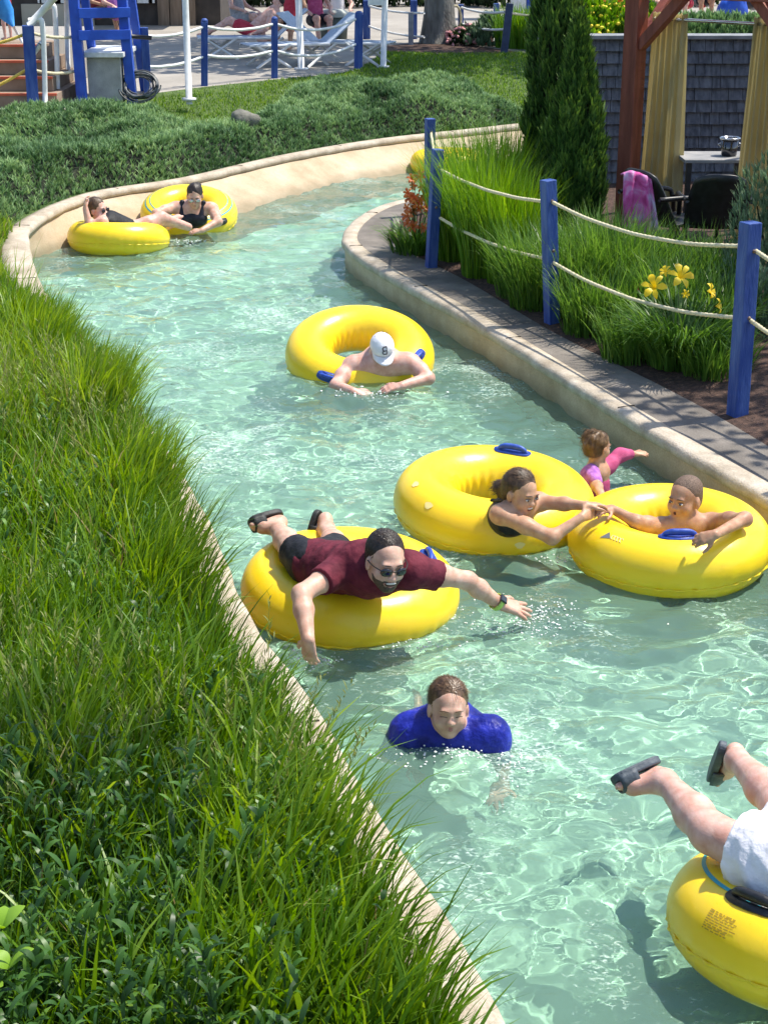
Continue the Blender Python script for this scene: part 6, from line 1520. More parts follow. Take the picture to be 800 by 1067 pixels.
# towel: tie-dyed, folded over the back
m, t_, b_, out_ = new_mat('tie_dye_towel'); N, L = t_.nodes.new, t_.links.new
tc = N('ShaderNodeTexCoord'); nz_ = N('ShaderNodeTexNoise'); nz_.inputs['Scale'].default_value = 5.5; nz_.inputs['Detail'].default_value = 3; nz_.inputs['Distortion'].default_value = 1.2; L(tc.outputs['Object'], nz_.inputs['Vector'])
r_ = N('ShaderNodeValToRGB'); e_ = r_.color_ramp.elements; e_[0].position = 0.3; e_[0].color = (0.36, 0.03, 0.16, 1); e_[1].position = 0.72; e_[1].color = (0.62, 0.62, 0.74, 1)
q = e_.new(0.46); q.color = (0.60, 0.10, 0.34, 1); q = e_.new(0.58); q.color = (0.62, 0.28, 0.52, 1); L(nz_.outputs[0], r_.inputs[0]); L(r_.outputs[0], b_.inputs['Base Color']); setin(b_, 'Roughness', 0.95)
V = []; n = 22; rows = 30; YT = 12.72
for i in range(rows):
    f = i / (rows - 1)
    for j in range(n):
        s_ = j / (n - 1); x_ = 650 + 27 * s_ + (9 * f if s_ > .5 else -2 * f) ; fold = 0.022 * math.sin(s_ * 15 + 2 * f) * (0.4 + f)
        if f < 0.22: yy = YT + 0.16 * (1 - f / 0.22); pyx = 178 + 3 * abs(s_ - 0.3) * 4
        else: yy = YT; pyx = 178 + 12 * abs(s_ - 0.3) + (f - 0.22) / 0.78 * (74 - 22 * s_)
        p = py_(x_, pyx, YT); V.append((p[0], yy + fold, p[2] - (0.03 * (1 - f / 0.22) if f < 0.22 else 0)))
mb = MB(); mb.add(V, [(i * n + j, i * n + j + 1, (i + 1) * n + j + 1, (i + 1) * n + j) for i in range(rows - 1) for j in range(n - 1)])
tw = tag(obj('towel', mb, m, None, True), 'pink and white tie dyed towel draped over the left patio chair', 'towel'); q = tw.modifiers.new('thick', 'SOLIDIFY'); q.thickness = 0.012
mb = MB()
# ================================================================== the plaza beyond the junipers
G = lambda x, y: pz(x, y, ZP)
def at(x, y, p): return py_(x, y, p[1])
bl = 'blue rope posts along the plaza'
q1, q2, q3 = G(213, 89), G(286, 81), G(373, 71)
for p, tx, ty, lab in ((q1, 213, 22, 'round topped blue post on the plaza edge between the two white poles at left'), (q2, 286, 20, 'round topped blue post in front of the white loungers'), (q3, 374, 14, 'round topped blue post right of the loungers, near the trash can')):
    wood_post(lab, p, at(tx, ty, p), 0.10 if tx < 300 else 0.13, 0.1, None, bl, cap=True)
q0 = G(35, 113); wood_post('blue square post in front of the red edged steps', q0, at(29, 26, q0), 0.15, 0.2, M_bpost, bl)
q4 = G(154, 96); wood_post('blue post behind the black hose coil', q4, at(150, 28, q4), 0.11, 0.2, M_bpost, bl)
for (a, xa, ya, b, xb, yb, sag, lab) in ((q4, 151, 37, q1, 213, 27, 0.05, 'upper rope left of the round topped blue post'), (q4, 152, 69, q1, 213, 58, 0.05, 'lower rope left of the round topped blue post'),
        (q1, 213, 27, q2, 286, 24, 0.07, 'upper rope in front of the reclining bather'), (q1, 213, 57, q2, 286, 52, 0.06, 'lower rope in front of the reclining bather'),
        (q2, 286, 24, q3, 373, 18, 0.14, 'upper rope in front of the trash can'), (q2, 286, 52, q3, 373, 44, 0.14, 'lower rope in front of the white loungers')):
    rope(lab, at(xa, ya, a), at(xb, yb, b), sag, 0.022, M_wpaint, 'white ropes along the plaza')
rope('white rope between the blue square post and the blue frame, upper', at(30, 33, q0), at(82, 37, G(85, 106)), 0.04, 0.02, M_rope, 'white ropes along the plaza')
rope('white rope between the blue square post and the blue frame, lower', at(33, 72, q0), at(84, 72, G(85, 106)), 0.05, 0.02, M_rope, 'white ropes along the plaza')
M_yrope = pmat('yellow_rope', (0.62, 0.42, 0.05), (0.75, 0.55, 0.12), 40, 0.8)
rope('yellow rope rising to the blue square post, upper', at(-40, 52, q0), at(29, 34, q0), 0.03, 0.02, M_yrope, 'yellow ropes at the left edge')
rope('yellow rope rising to the blue square post, lower', at(-40, 105, q0), at(31, 70, q0), 0.03, 0.02, M_yrope, 'yellow ropes at the left edge')
def pole(label, p, tx, w, sign=None):
    t = thing('light_pole', label, 'pole', p, 0, 'white poles'); a = at(tx, 0, p); d = (a - p); top = p + d * (2.9 / max(0.5, d[2]))
    mb = MB(); mb.tube([p - np.array([0, 0, .05]), top], w, 12); obj('shaft', mb, M_wpaint, t, True)
    mb = MB(); mb.lathe([(0.001, 0.03), (w * 2.2, 0.03), (w * 2.2, 0), (w, 0)], p + np.array([0, 0, 0.0]), 14); obj('base_flange', mb, M_wpaint, t, True)
    mb = MB(); mb.ell(top + np.array([0, 0, 0.08]), (0.11, 0.11, 0.12)); obj('globe', mb, M_wpaint, t, True)
    if sign: mb = MB(); mb.box(p + np.array([-0.12, -w - 0.02, sign]), (0.26, 0.02, 0.5)); obj('notice_board', mb, M_wpaint, t, bevel=0.004)
pole('white pole between the hose coil and the round topped blue post', G(197, 104), 193, 0.045); pole('white pole standing in front of the loungers', G(314, 72), 311, 0.055); pole('white pole with a small board, left of the big tree', G(399, 70), 401, 0.05, 1.25)
# blue lifeguard stand
f1, f2 = G(86, 107), G(138, 104); LG = thing('lifeguard_stand', 'tall blue timber lifeguard stand rising out of the picture', 'lifeguard stand', (f1 + f2) / 2)
bk = np.array([0, 0.95, 0])
legs = []
for p, tx in ((f1, 77), (f2, 127)):
    top = at(tx, 0, p) + np.array([0, 0, 0.15]); legs.append((p, top)); mb = MB(); mb.bar(p - np.array([0, 0, .05]), top, 0.13, 0.15, (0, 1, 0)); obj('leg', mb, M_bpost2, LG, bevel=0.008)
    mb = MB(); mb.bar(p + bk * 1.3 - np.array([0, 0, .05]), top + bk * 0.8, 0.11, 0.11, (0, 1, 0)); obj('leg', mb, M_bpost2, LG, bevel=0.008)
for yy in (13, 36):
    a = at(78 + (36 - yy) * -0.0, yy, f1); b = at(134, yy - 1, f2); a[1] -= 0.09; b[1] -= 0.09; mb = MB(); mb.bar(a + np.array([0.06, 0, 0]), b - np.array([-0.03, 0, 0]), 0.05, 0.13); obj('rung', mb, M_bpost2, LG, bevel=0.006)
a, b = legs[0][1], legs[1][1]; mb = MB(); mb.box((a + b) / 2 + np.array([0, 0.35, 0.06]), (abs(b[0] - a[0]) + 0.2, 0.9, 0.06)); obj('seat', mb, M_bpost2, LG, bevel=0.008)
mb = MB(); mb.box((a + b) / 2 + np.array([0, 0.80, 0.45]), (abs(b[0] - a[0]) + 0.2, 0.05, 0.7)); obj('backrest', mb, M_bpost2, LG, bevel=0.008)
# steps and raised platform
s0 = G(58, 113); M_riser = pmat('brown_riser', (0.22, 0.15, 0.10), (0.30, 0.22, 0.16), 4, 0.9); M_nose = pmat('red_edge_paint', (0.50, 0.08, 0.035), (0.60, 0.14, 0.06), 8, 0.6)
ST = thing('steps', 'concrete steps with red painted edges climbing to the raised platform', 'steps', (s0[0], s0[1], ZP))
xr = s0[0]; xl = xr - 4.5
for k in range(4):
    z0 = ZP + 0.185 * k; y0 = s0[1] + 0.12 + 0.30 * k
    mb = MB(); mb.box(((xl + xr - 0.1 * k) / 2, y0 + 0.9 - 0.15 * k, z0 + 0.09), (xr - 0.1 * k - xl, 1.8 - 0.3 * k, 0.181)); obj('step', mb, M_riser, ST, bevel=0.006)
    mb = MB(); mb.box(((xl + xr - 0.1 * k) / 2, y0 + 0.005, z0 + 0.172), (xr - 0.1 * k - xl, 0.05, 0.030)); obj('painted_edge', mb, M_nose, ST)
PL = thing('platform', 'pale concrete platform at the head of the red edged steps', 'platform', (xr, s0[1] + 2.5, ZP))
mb = MB(); mb.box(((xl - 1 + xr - 0.35) / 2, s0[1] + 3.4, ZP + 0.36), (xr - 0.35 - xl + 1, 3.7, 0.72)); obj('slab', mb, M_plaza, PL, bevel=0.01)
w0 = G(90, 106); w1 = G(128, 104); BK = thing('concrete_block', 'whitewashed concrete block between the legs of the blue stand', 'wall', w0)
zt2 = float(at(100, 60, w0)[2]); mb = MB(); mb.box(((w0[0] + w1[0]) / 2 + 0.02, w0[1] + 0.65, (ZP + zt2) / 2), (w1[0] - w0[0], 1.1, zt2 - ZP)); obj('block', mb, concrete('whitewash', (0.34, 0.33, 0.31), (0.48, 0.47, 0.44), (0.62, 0.61, 0.58), 3.0, 0.3), BK, bevel=0.01)
mb = MB(); mb.box(((w0[0] + w1[0]) / 2 + 0.02, w0[1] + 0.62, zt2 + 0.04), (w1[0] - w0[0] + 0.12, 1.25, 0.07)); obj('cap_slab', mb, M_wpaint, BK, bevel=0.01)
HR = thing('handrail', 'white pipe handrail beside the red edged steps', 'handrail', G(50, 108))
mb = MB(); mb.tube(spline([at(47, 106, s0), at(46, 60, s0), at(44, 24, s0), at(40, 20, s0), at(30, 21, s0)], 4), 0.035, 8); obj('post', mb, M_wpaint, HR, True)
p = s0 + np.array([0, 0.7, 0]); mb = MB(); mb.tube(spline([at(60, 92, p), at(59, 50, p), at(57, 10, p), at(54, 6, p), at(44, 8, p)], 4), 0.035, 8); obj('post', mb, M_wpaint, HR, True)
mb = MB(); mb.tube([at(30, 62, s0), at(42, 46, s0)], 0.035, 8); mb.tube([at(42, 46, s0), at(42, 46, s0) + np.array([0.02, 0.02, 0.03])], 0.035, 8); obj('lower_rail', mb, M_wpaint, HR, True)
mb = MB(); mb.tube([at(30, 26, s0), at(57, -3, s0)], 0.045, 8); obj('sloping_rail', mb, M_wpaint, HR, True)
p = s0 + np.array([0, 1.6, 0]); mb = MB(); mb.tube([at(71, 75, p), at(69, -6, p)], 0.035, 8); obj('post', mb, M_wpaint, HR, True)
# hose coil
hc_ = G(150, 104); HO = MB(); a = np.linspace(0, 2 * PI * 9, 300); rr = 0.22 + 0.05 * np.sin(a * 0.37) + 0.02 * np.cos(a * 0.23)
HO.tube(np.stack([hc_[0] - 0.04 + rr * np.cos(a), hc_[1] - 0.12 + 0.002 * a + 0.12 * np.sin(a), hc_[2] + 0.20 + (rr * 0.66 + 0.03 * np.sin(a * 0.21)) * np.sin(a)], 1), 0.011, 6)
tag(obj('garden_hose', HO, pmat('dark_hose', (0.03, 0.032, 0.035), (0.16, 0.17, 0.17), 14, 0.4), None, True), 'coil of dark garden hose lying at the foot of a blue post', 'hose')
HB = thing('hose_reel_pipe', 'black standpipe with a tap beside the blue stand', 'pipe', G(131, 100))
mb = MB(); mb.tube([G(131, 103), at(131, 30, G(131, 100))], 0.03, 8); obj('pipe', mb, M_blk, HB, True)
mb = MB(); p = G(131, 100); mb.tube([at(131, 37, p), at(158, 39, p)], 0.03, 8); obj('tap', mb, M_blk, HB, True)
# stone in the junipers
RK = SDF(); rc = G(262, 121) + np.array([0, -0.4, -0.02]); g = np.random.default_rng(2)
for k in range(5): RK.ell(rc + np.array([0.15 * (g.random() - 0.5) * 2, 0.1 * g.random(), 0.06 * g.random()]), (0.10, 0.09, 0.09), None, 0.05)
tag(grow_mesh('boulder', RK, pmat('grey_stone', (0.06, 0.065, 0.045), (0.20, 0.19, 0.16), 7, 0.95, 0.8, 30), None, 0.02, noise=0.05, nscale=8), 'grey boulder lying between the two juniper mounds', 'boulder')
# loungers
M_sling = pmat('pale_blue_sling', (0.35, 0.42, 0.52), (0.45, 0.52, 0.62), 20, 0.8)
def lounger(label, base, rz, back=0.7, proto=None):
    if proto is not None: return dup(proto, base, rz, label)
    t = thing('sun_lounger', label, 'sun lounger', base, rz, 'white sun loungers on the plaza')
    for sy in (-1, 1):
        mb = MB(); mb.tube([(-0.95, sy * 0.30, 0.36), (0.45, sy * 0.30, 0.36)], 0.022, 8); obj('side_rail', mb, M_wpaint, t, True, local=True)
        for x0, x1 in ((-0.85, -0.25), (-0.25, -0.85), (0.05, 0.55)): mb = MB(); mb.tube([(x0, sy * 0.33, 0.0), (x1, sy * 0.33, 0.37)], 0.024, 8); obj('leg', mb, M_wpaint, t, True, local=True)
    mb = MB(); mb.box((-0.25, 0, 0.37), (1.4, 0.56, 0.02)); obj('seat', mb, M_sling, t, local=True)
    c, s_ = math.cos(back), math.sin(back); mb = MB(); mb.box((0.45 + 0.36 * c, 0, 0.37 + 0.36 * s_), (0.72, 0.56, 0.02), np.array(Matrix.Rotation(-back, 3, 'Y'))); obj('backrest', mb, M_sling, t, local=True)
    return t
l0 = lounger('white lounger under the bather in the red shorts', tuple(G(262, 60)), 0.15)
lounger('empty white lounger between the blue post and the white pole', tuple(G(312, 68)), 0.35, proto=l0); lounger('empty white lounger beside the blue post near the trash can', tuple(G(352, 66)), PI - 0.3, proto=l0)
# trash can
tc_ = G(348, 43); TC = thing('trash_can', 'grey green trash can with a pale lid on the plaza', 'trash can', tc_); s_ = 26 / ppm(tc_)
mb = MB(); mb.lathe([(0.001, 0), (0.26, 0), (0.29, s_), (0.001, s_)], tc_, 20); obj('bin', mb, pmat('olive_plastic', (0.09, 0.11, 0.09), (0.13, 0.15, 0.13), 10, 0.6), TC, True)
mb = MB(); mb.lathe([(0.32, s_ - 0.02), (0.32, s_ + 0.05), (0.2, s_ + 0.12), (0.001, s_ + 0.13)], tc_, 20); obj('lid', mb, pmat('pale_lid', (0.42, 0.44, 0.40), None, rough=0.5), TC, True)
# bathers on the plaza (small in the picture)
def small_person(label, base, pose, skin_, top, bottom, hair, rz=0.0, sc=1.0, topname='shirt', hat=None):
    t = thing('person', label, 'person', base); Rz = np.array(Matrix.Rotation(rz, 3, 'Z')); W = lambda *p: np.asarray(base) + Rz @ (np.array(p) * sc)
    B = SDF()
    if pose == 'sit': hip, sh, hd_, kn, an = (0, 0, 0.45), (-0.10, 0, 0.95), (-0.06, 0, 1.22), (0.42, 0, 0.50), (0.50, 0, 0.08)
    elif pose == 'recline': hip, sh, hd_, kn, an = (0, 0, 0.48), (-0.38, 0, 0.80), (-0.48, 0, 1.03), (0.42, 0, 0.66), (0.82, 0, 0.46)
    else: hip, sh, hd_, kn, an = (0, 0, 0.92), (0, 0, 1.42), (0.02, 0, 1.70), (0.02, 0, 0.48), (0, 0, 0.08)
    B.cap(W(*hip), W(*sh), 0.14 * sc, 0.13 * sc, 0.06 * sc, 'torso'); B.cap(W(sh[0], -0.15, sh[2]), W(sh[0], 0.15, sh[2]), 0.075 * sc, None, 0.05 * sc, 'torso')
    for q in (-1, 1):
        B.chain([W(hip[0], q * 0.09, hip[2]), W(kn[0], q * 0.13, kn[2]), W(an[0], q * 0.12, an[2])], [0.10 * sc, 0.065 * sc, 0.04 * sc], 0.04 * sc, 'leg'); B.cap(W(an[0], q * 0.12, an[2] - 0.03), W(an[0] + 0.16, q * 0.13, an[2] - 0.04), 0.04 * sc, 0.03 * sc, 0.03 * sc, 'leg')
        e = (sh[0] + 0.10, q * 0.30, sh[2] - 0.26); w_ = (sh[0] + 0.34, q * 0.22, sh[2] - 0.34); B.chain([W(sh[0], q * 0.19, sh[2]), W(*e), W(*w_)], [0.055 * sc, 0.042 * sc, 0.030 * sc], 0.03 * sc, 'arm')
        hand(B, W(*w_), Rz @ np.array([1, 0, -0.2]), (0, 0, 1), q, sc, 0.3, 0.1, 'arm')
    Hh = Head(W(*hd_), Rz @ np.array([1, 0, -0.1]), (0, 0, 1), sc); Hh.build(B, W(sh[0], 0, sh[2] + 0.06), 0.055); grow_mesh('body', B, skin_, t, 0.014)
    Hh.hair(t, hair, h=0.012, strands=0)
    if top is not None:
        Bs = SDF(); Bs.p = [q for q in B.p if q[6] == 'torso']; grow_mesh(topname, Bs, top, t, 0.016, grow=0.016)
    Bs = SDF()
    for q in (-1, 1): Bs.chain([W(hip[0], q * 0.09, hip[2]), W(hip[0] * .4 + kn[0] * .6, q * 0.12, hip[2] * .4 + kn[2] * .6)], [0.115 * sc, 0.10 * sc], 0.04 * sc, 'x')
    grow_mesh('shorts', Bs, bottom, t, 0.016, grow=0.006)
    if hat is not None: Bs = SDF(); Bs.ell(Hh.w(0, 0.0, 0.07), (0.095, 0.115, 0.07), Hh.R, 0.02); Bs.ell(Hh.w(0, 0.10, 0.05), (0.07, 0.08, 0.012), Hh.R, 0.02); grow_mesh('hat', Bs, hat, t, 0.012)
    return t
p = G(264, 58); small_person('bather in red shorts reclining on a white lounger', (p[0], p[1], ZP - 0.05), 'recline', S_pink, None, C_red, H_dark, PI * 0.98)
p = G(247, 45); small_person('bather in a grey shirt sitting behind the reclining bather', (p[0], p[1] + 0.6, ZP), 'sit', S_pink, C_greyc, C_greyc, H_brown, -0.4)
p = G(302, 52); small_person('bather in a red shirt sitting left of the white pole', (p[0], p[1] + 0.5, ZP), 'sit', S_tan, C_red, C_navy, H_dark, -1.8)
p = G(328, 48); small_person('bather in a dark pink top sitting between the white pole and the trash can', (p[0], p[1] + 0.8, ZP), 'sit', S_pink, C_pink, C_navy, H_dark, -1.2)
p = G(352, 38); small_person('person in a white cap and white shirt standing behind the trash can', (p[0], p[1], ZP - 0.45), 'stand', S_pink, C_white, C_greyc, H_brown, -1.4, 0.95, hat=C_white)
p = G(122, 36); small_person('bather in a purple top behind the blue stand', (p[0], p[1], ZP), 'sit', S_pink, C_purple, C_navy, H_brown, -0.8)
p = G(100, 36); small_person('bather in a maroon top seen between the rungs of the blue stand', (p[0], p[1] + 0.4, ZP), 'sit', S_tan, C_maroon, C_black, H_dark, -0.3)
p = np.array([at(10, 56, s0 + np.array([0, 2.2, 0]))[0], s0[1] + 2.2, ZP + 0.72]); small_person('child in a red shirt standing on the platform at the left edge', (p[0], p[1], p[2]), 'stand', S_pink, C_red, C_red, H_brown, 2.6, 0.48)
# blue umbrella, folded
um = at(14, 27, s0 + np.array([0, 1.4, 0])); UM = thing('umbrella', 'bright blue folded sun umbrella leaning at the top left corner', 'umbrella', um)
d = at(-8, -12, s0 + np.array([0, 1.4, 0])) - um; mb = MB(); mb.tube([um, um + d * 0.35, um + d * 1.4], [0.02, 0.12, 0.19], 12); obj('canopy', mb, pmat('sky_blue_canvas', (0.02, 0.22, 0.62), (0.04, 0.32, 0.75), 9, 0.7), UM, True)
mb = MB(); mb.tube([um - d * 0.6, um], 0.02, 8); obj('pole', mb, M_wpaint, UM, True)
mb = MB()
# low building far behind
YB = 38.5; BD = thing('snack_building', 'dark fronted low building with brown timber panels far behind the plaza', 'building', ((130 - 400) / 1650 * YB, YB, ZP))
xw = lambda px: (px - 400) / 1650 * (YB * 0.94 + 0.4); M_bw = pmat('dark_timber', (0.035, 0.028, 0.024), (0.07, 0.055, 0.045), 4, 0.8); M_bp = pmat('brown_panel', (0.15, 0.105, 0.07), (0.24, 0.17, 0.12), 3, 0.8, 0.4, 20, stretch=(6, 6, 0.5)); M_beige = pmat('beige_wall', (0.42, 0.36, 0.27), (0.50, 0.44, 0.34), 2, 0.85)
mb = MB(); mb.box(((xw(-60) + xw(228)) / 2, YB + 2.0, ZP + 1.5), (xw(228) - xw(-60), 3.6, 3.0)); obj('wall', mb, M_bw, BD)
for a, b in ((163, 175), (176, 188), (189, 202)): mb = MB(); mb.box(((xw(a) + xw(b)) / 2, YB + 0.12, ZP + 1.4), (xw(b) - xw(a), 0.14, 2.8)); obj('panel', mb, M_bp, BD)
for a, b in ((40, 60), (60, 80), (92, 118), (140, 160)):
    fr_ = MB(); x0, x1 = xw(a), xw(b)
    for (cx_, cz_, sx, sz) in (((x0 + x1) / 2, ZP + 0.55, x1 - x0, 0.10), (x0, ZP + 1.4, 0.09, 1.8), (x1 - .09, ZP + 1.4, 0.09, 1.8), ((x0 + x1) / 2, ZP + 2.3, x1 - x0, 0.10)): fr_.box((cx_, YB + 0.10, cz_), (sx, 0.12, sz))
    wf = obj('window', fr_, M_wpaint, BD); mb = MB(); mb.box(((x0 + x1) / 2, YB + 0.17, ZP + 1.4), (x1 - x0, 0.03, 1.7)); obj('pane', mb, M_glass, wf)
mb = MB(); mb.box(((xw(20) + xw(95)) / 2, YB + 0.14, ZP + 0.24), (xw(95) - xw(20), 0.16, 0.48)); obj('low_wall', mb, M_beige, BD)
mb = MB(); mb.box(((xw(-60) + xw(228)) / 2, YB + 1.6, ZP + 3.12), (xw(228) - xw(-60) + 0.6, 5.0, 0.22)); obj('roof', mb, M_bw, BD, bevel=0.02)
# hedges and shrubs behind
M_hedge = leafmat('hedge_leaf', (0.006, 0.018, 0.006), (0.018, 0.045, 0.012), (0.045, 0.09, 0.02), 0.2, 0.5)
M_brt = leafmat('bright_shrub_leaf', (0.05, 0.14, 0.01), (0.13, 0.30, 0.02), (0.28, 0.46, 0.05), 0.4, 0.5)
labs = ['dark hedge shrub behind the reclining bather', 'dark hedge shrub behind the white pole', 'dark hedge shrub behind the trash can', 'dark hedge shrub behind the third blue post', 'dark hedge shrub left of the big tree trunk', 'dark hedge shrub right of the big tree trunk', 'dark hedge shrub behind the hanging rope coil', 'dark hedge shrub at the back, above the shingled wall']
for k, (px, lab) in enumerate(zip((236, 278, 322, 366, 415, 468, 520, 700), labs)):
    x = (px - 400) / 1650 * 47; shrub('hedge_shrub', lab, (x, 47 + (k % 3) * 0.7, ZP), 1.05, 1.6, 1500, M_hedge, 60 + k, 'shrub', 0.12, 0.22, 0.07, group='hedge behind the plaza')
fg = 'flowering shrubs beyond the lawn'
M_or = pmat('orange_flower', (0.75, 0.22, 0.03), (0.85, 0.38, 0.06), 30, 0.6); M_ye = pmat('yellow_flower', (0.82, 0.60, 0.02), (0.9, 0.72, 0.05), 30, 0.6); M_pk = pmat('pink_flower', (0.60, 0.22, 0.24), (0.72, 0.38, 0.36), 30, 0.6)
p = G(488, 46); shrub('flower_shrub', 'low pink flowering shrub at the foot of the big tree', p, 0.42, 0.32, 500, M_hedge, 71, 'shrub', 0.06, 0.12, 0.04, group=fg, flowers=(M_pk, 130, 0.045))
p = G(512, 47); shrub('flower_shrub', 'pale leaved rounded shrub between the pink flowers and the dark leaning post', p, 0.5, 0.55, 900, M_jun2, 72, 'shrub', 0.06, 0.14, 0.05, group=fg)
p = G(552, 50)
for k, (px, py2, lab) in enumerate(((535, 49, 'clump of bright green grass right of the dark leaning post'), (552, 50, 'clump of bright green grass beside the far path'), (570, 52, 'clump of bright green grass left of the arborvitae top'))):
    p = G(px, py2); grass_clump('ornamental_grass', lab, p, 0.85, 1.0, 420, M_brt, 0.55, group='bright grasses by the far path', lean=0.4, w=0.03, rad=0.35)
p = G(620, 46); shrub('flower_shrub', 'bright green shrub with yellow flowers right of the arborvitae top', p, 0.75, 0.85, 1200, M_brt, 73, 'shrub', 0.08, 0.18, 0.06, group=fg, flowers=(M_ye, 160, 0.05))
p = G(628, 30); shrub('flower_shrub', 'shrub covered in orange flowers behind the yellow one', p, 0.95, 0.95, 900, M_brt, 74, 'shrub', 0.08, 0.18, 0.06, group=fg, flowers=(M_or, 260, 0.07))
p = G(590, 45); shrub('flower_shrub', 'green shrub between the arborvitae tops', p, 0.7, 0.8, 900, M_brt, 75, 'shrub', 0.08, 0.18, 0.06, group=fg)
p = G(668, 48); shrub('flower_shrub', 'yellow green shrub seen between the red post and the mustard curtain', p, 0.55, 0.75, 800, M_brt, 76, 'shrub', 0.08, 0.18, 0.06, group=fg)
for k, px in enumerate((722, 745, 768, 792)):
    p = G(px, 44); shrub('spreading_juniper', ['spreading juniper nearest the mustard curtain, above the shingled wall', 'second spreading juniper above the shingled wall, right of the curtain', 'third spreading juniper above the shingled wall', 'spreading juniper above the shingled wall by the right curtain'][k], p, 0.7, 0.5, 700, M_jun, 80 + k, 'shrub', 0.10, 0.2, 0.05, group='junipers above the wall')
# rope fence by the tree
fl_ = 'rope fence posts beside the big tree'
M_gpost = pmat('grey_post', (0.20, 0.21, 0.24), (0.30, 0.31, 0.34), 10, 0.7)
a1 = G(428, 46); wood_post('slim grey post left of the big tree trunk', a1, at(428, 12, a1), 0.10, 0, M_gpost, fl_)
a2 = G(431, 40); wood_post('blue post close behind the slim grey post', a2, at(431, 0, a2), 0.14, 0, M_bpost, fl_)
a3 = G(480, 42); wood_post('blue grey post with a rope coil right of the big tree', a3, at(480, 4, a3), 0.11, 0, M_bpost, fl_)
a4 = G(517, 36); wood_post('blue post behind the pale shrub', a4, at(517, 3, a4), 0.12, 0, M_bpost, fl_)
a5 = G(525, 55); wood_post('dark blue leaning post at the edge of the far path', a5, at(531, 3, a5), 0.13, 0, pmat('dark_blue_paint', (0.015, 0.025, 0.07), (0.03, 0.045, 0.12), 8, 0.6), fl_)
a6 = G(634, 40); wood_post('blue post among the yellow flowers', a6, at(634, 13, a6), 0.16, 0, M_bpost, fl_)
a7 = G(382, 40); wood_post('dark blue post right of the person in the white cap', a7, at(382, 0, a7), 0.15, 0, M_bpost, fl_)
fr2 = 'ropes of the fence beside the big tree'
rope('upper rope right of the rope coil', at(480, 7, a3), at(526, 12, a5), 0.05, 0.022, M_wpaint, fr2); rope('lower rope right of the rope coil', at(480, 24, a3), at(526, 30, a5), 0.05, 0.022, M_wpaint, fr2)
rope('upper rope left of the big tree', at(382, 5, a7), at(442, 13, a1), 0.05, 0.022, M_wpaint, fr2); rope('lower rope left of the big tree', at(382, 26, a7), at(442, 38, a1), 0.05, 0.022, M_wpaint, fr2)
rope('rope running from the dark leaning post along the bright grass', at(531, 13, a5), at(634, 18, a6), 0.05, 0.022, M_rope, fr2)
mb = MB(); cc = at(474, 19, a3) + np.array([0, -0.10, 0]); a = np.linspace(0, 2 * PI * 5, 160)
mb.tube(np.stack([cc[0] + 0.11 * np.cos(a) + 0.01 * np.sin(a * .3), cc[1] - 0.004 * a * 0.5, cc[2] + 0.26 * np.sin(a)], 1), 0.018, 6); tag(obj('rope_coil', mb, M_rope, None, True), 'coil of cream rope hanging on the post right of the tree trunk', 'rope coil')
# bits of white and blue furniture beyond the bright grass
p = G(541, 20); BN = thing('towel_hut', 'small white and blue hut beyond the bright grass', 'hut', p)
mb = MB(); mb.box(p + np.array([0, 0.5, 0.9]), (0.35, 0.5, 1.8)); obj('white_wall', mb, M_wpaint, BN)
mb = MB(); mb.box(p + np.array([0.85, 0.6, 0.9]), (1.3, 0.4, 1.8)); obj('blue_wall', mb, M_bpost2, BN)
mb = MB(); mb.box(p + np.array([0.5, 0.5, 1.85]), (2.4, 1.0, 0.1)); obj('roof', mb, M_wpaint, BN)
p = G(676, 25); small_person('bather far behind the wall left of the blue bag', (p[0], p[1], ZP), 'sit', S_pink, C_white, C_navy, H_brown, -1.0)
p = G(712, 24); small_person('bather in white far behind the wall, in the gap between the curtains', (p[0], p[1], ZP), 'sit', S_pink, C_white, C_red, H_dark, -2.0)
p = G(738, 24); small_person('bather in a red shirt far behind the wall', (p[0], p[1] + 1, ZP), 'sit', S_tan, C_red, C_navy, H_dark, -1.5)
p = G(783, 24); small_person('bather with pale shirt far behind the wall near the right curtain', (p[0], p[1], ZP), 'sit', S_pink, C_greyc, C_navy, H_brown, -1.2)
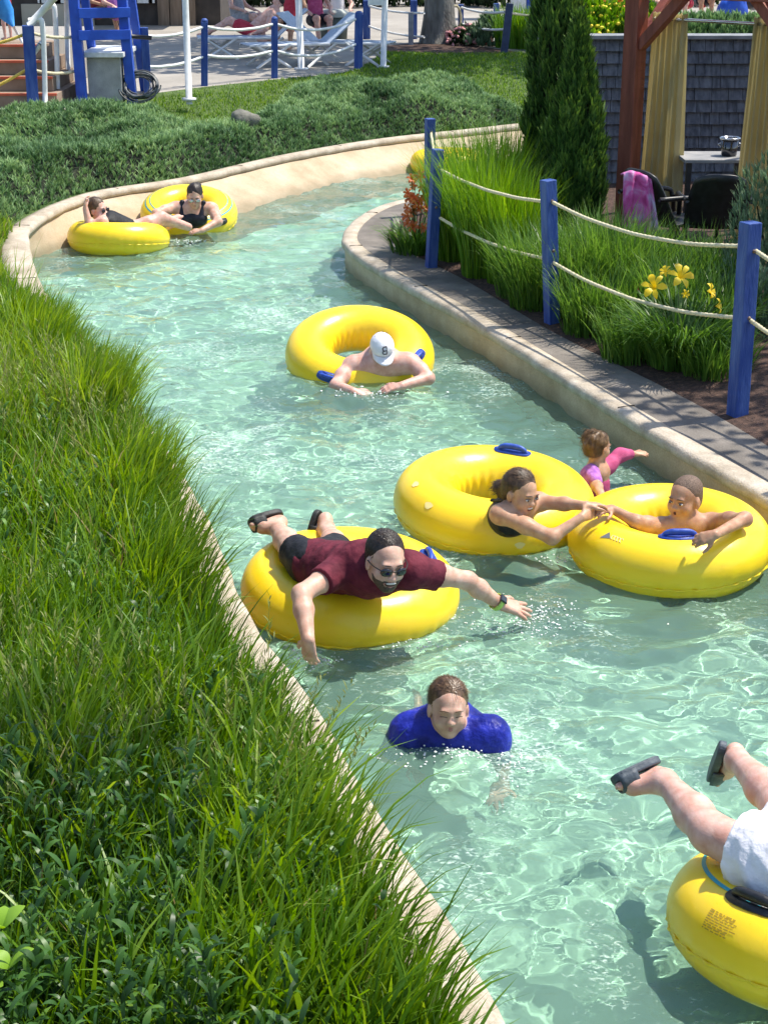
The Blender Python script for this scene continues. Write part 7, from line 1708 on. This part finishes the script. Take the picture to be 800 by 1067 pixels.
p = G(762, 26); t = thing('bag', 'bright blue bag on the far plaza above the shingled wall', 'bag', p); Bs = SDF(); Bs.ell(p + np.array([0, 0, 0.35]), (0.36, 0.25, 0.33), None, 0.05); Bs.ell(p + np.array([0.1, 0, 0.6]), (0.2, 0.18, 0.18), None, 0.1); grow_mesh('sack', Bs, M_bpost2, t, 0.03, noise=0.08, nscale=5)
mb = MB(); mb.tube(spline([p + np.array([-0.1, -0.1, 0.65]), p + np.array([0.05, -0.1, 0.9]), p + np.array([0.2, -0.1, 0.7])], 5), 0.02, 6); obj('handle', mb, M_bpost, t, True)

# ================================================================== splashes and bubbles where arms and tubes meet the water
M_foam = pmat('white_water', (0.80, 0.84, 0.82), None, rough=0.25, sss=0.3, sss_r=(1, 1, 1))
fo = MB(); g = np.random.default_rng(12)
def spl(px, py, n, sx, sy, hz, rmax=0.0045):
    c = pz(px, py, 0.0)
    for _ in range(n):
        x, y = c[0] + g.normal(0, sx), c[1] + g.normal(0, sy); z = float(wave(np.array([x]), np.array([y]))[0]) + hz * g.random() ** 3
        r = rmax * (0.25 + 0.75 * g.random() ** 2); fo.ell((x, y, z), (r * (1 + g.random()), r * (1 + g.random()), r * 0.7), n=6, m=4)
spl(566, 640, 170, 0.07, 0.06, 0.07); spl(548, 655, 120, 0.10, 0.05, 0.01, 0.005); spl(328, 690, 150, 0.06, 0.05, 0.03); spl(470, 786, 190, 0.16, 0.04, 0.015, 0.005); spl(520, 800, 60, 0.06, 0.05, 0.01, 0.004)
spl(395, 412, 140, 0.22, 0.06, 0.02, 0.007); spl(430, 672, 90, 0.12, 0.03, 0.01, 0.005); spl(600, 585, 90, 0.16, 0.04, 0.01, 0.005); spl(520, 640, 160, 0.22, 0.12, 0.004, 0.0045); spl(205, 252, 60, 0.18, 0.05, 0.02, 0.009)
tag(obj('splash', fo, M_foam, None, True), kind='stuff')

# everything that stands in or under the water receives the light the waves gather
for o in bpy.data.objects:
    if o.type == 'MESH' and o.name.split('.')[0] in ('pool_floor', 'wall_face', 'ring', 'body', 'shorts', 'shirt', 'swimsuit'):
        o.cycles.is_caustics_receiver = True
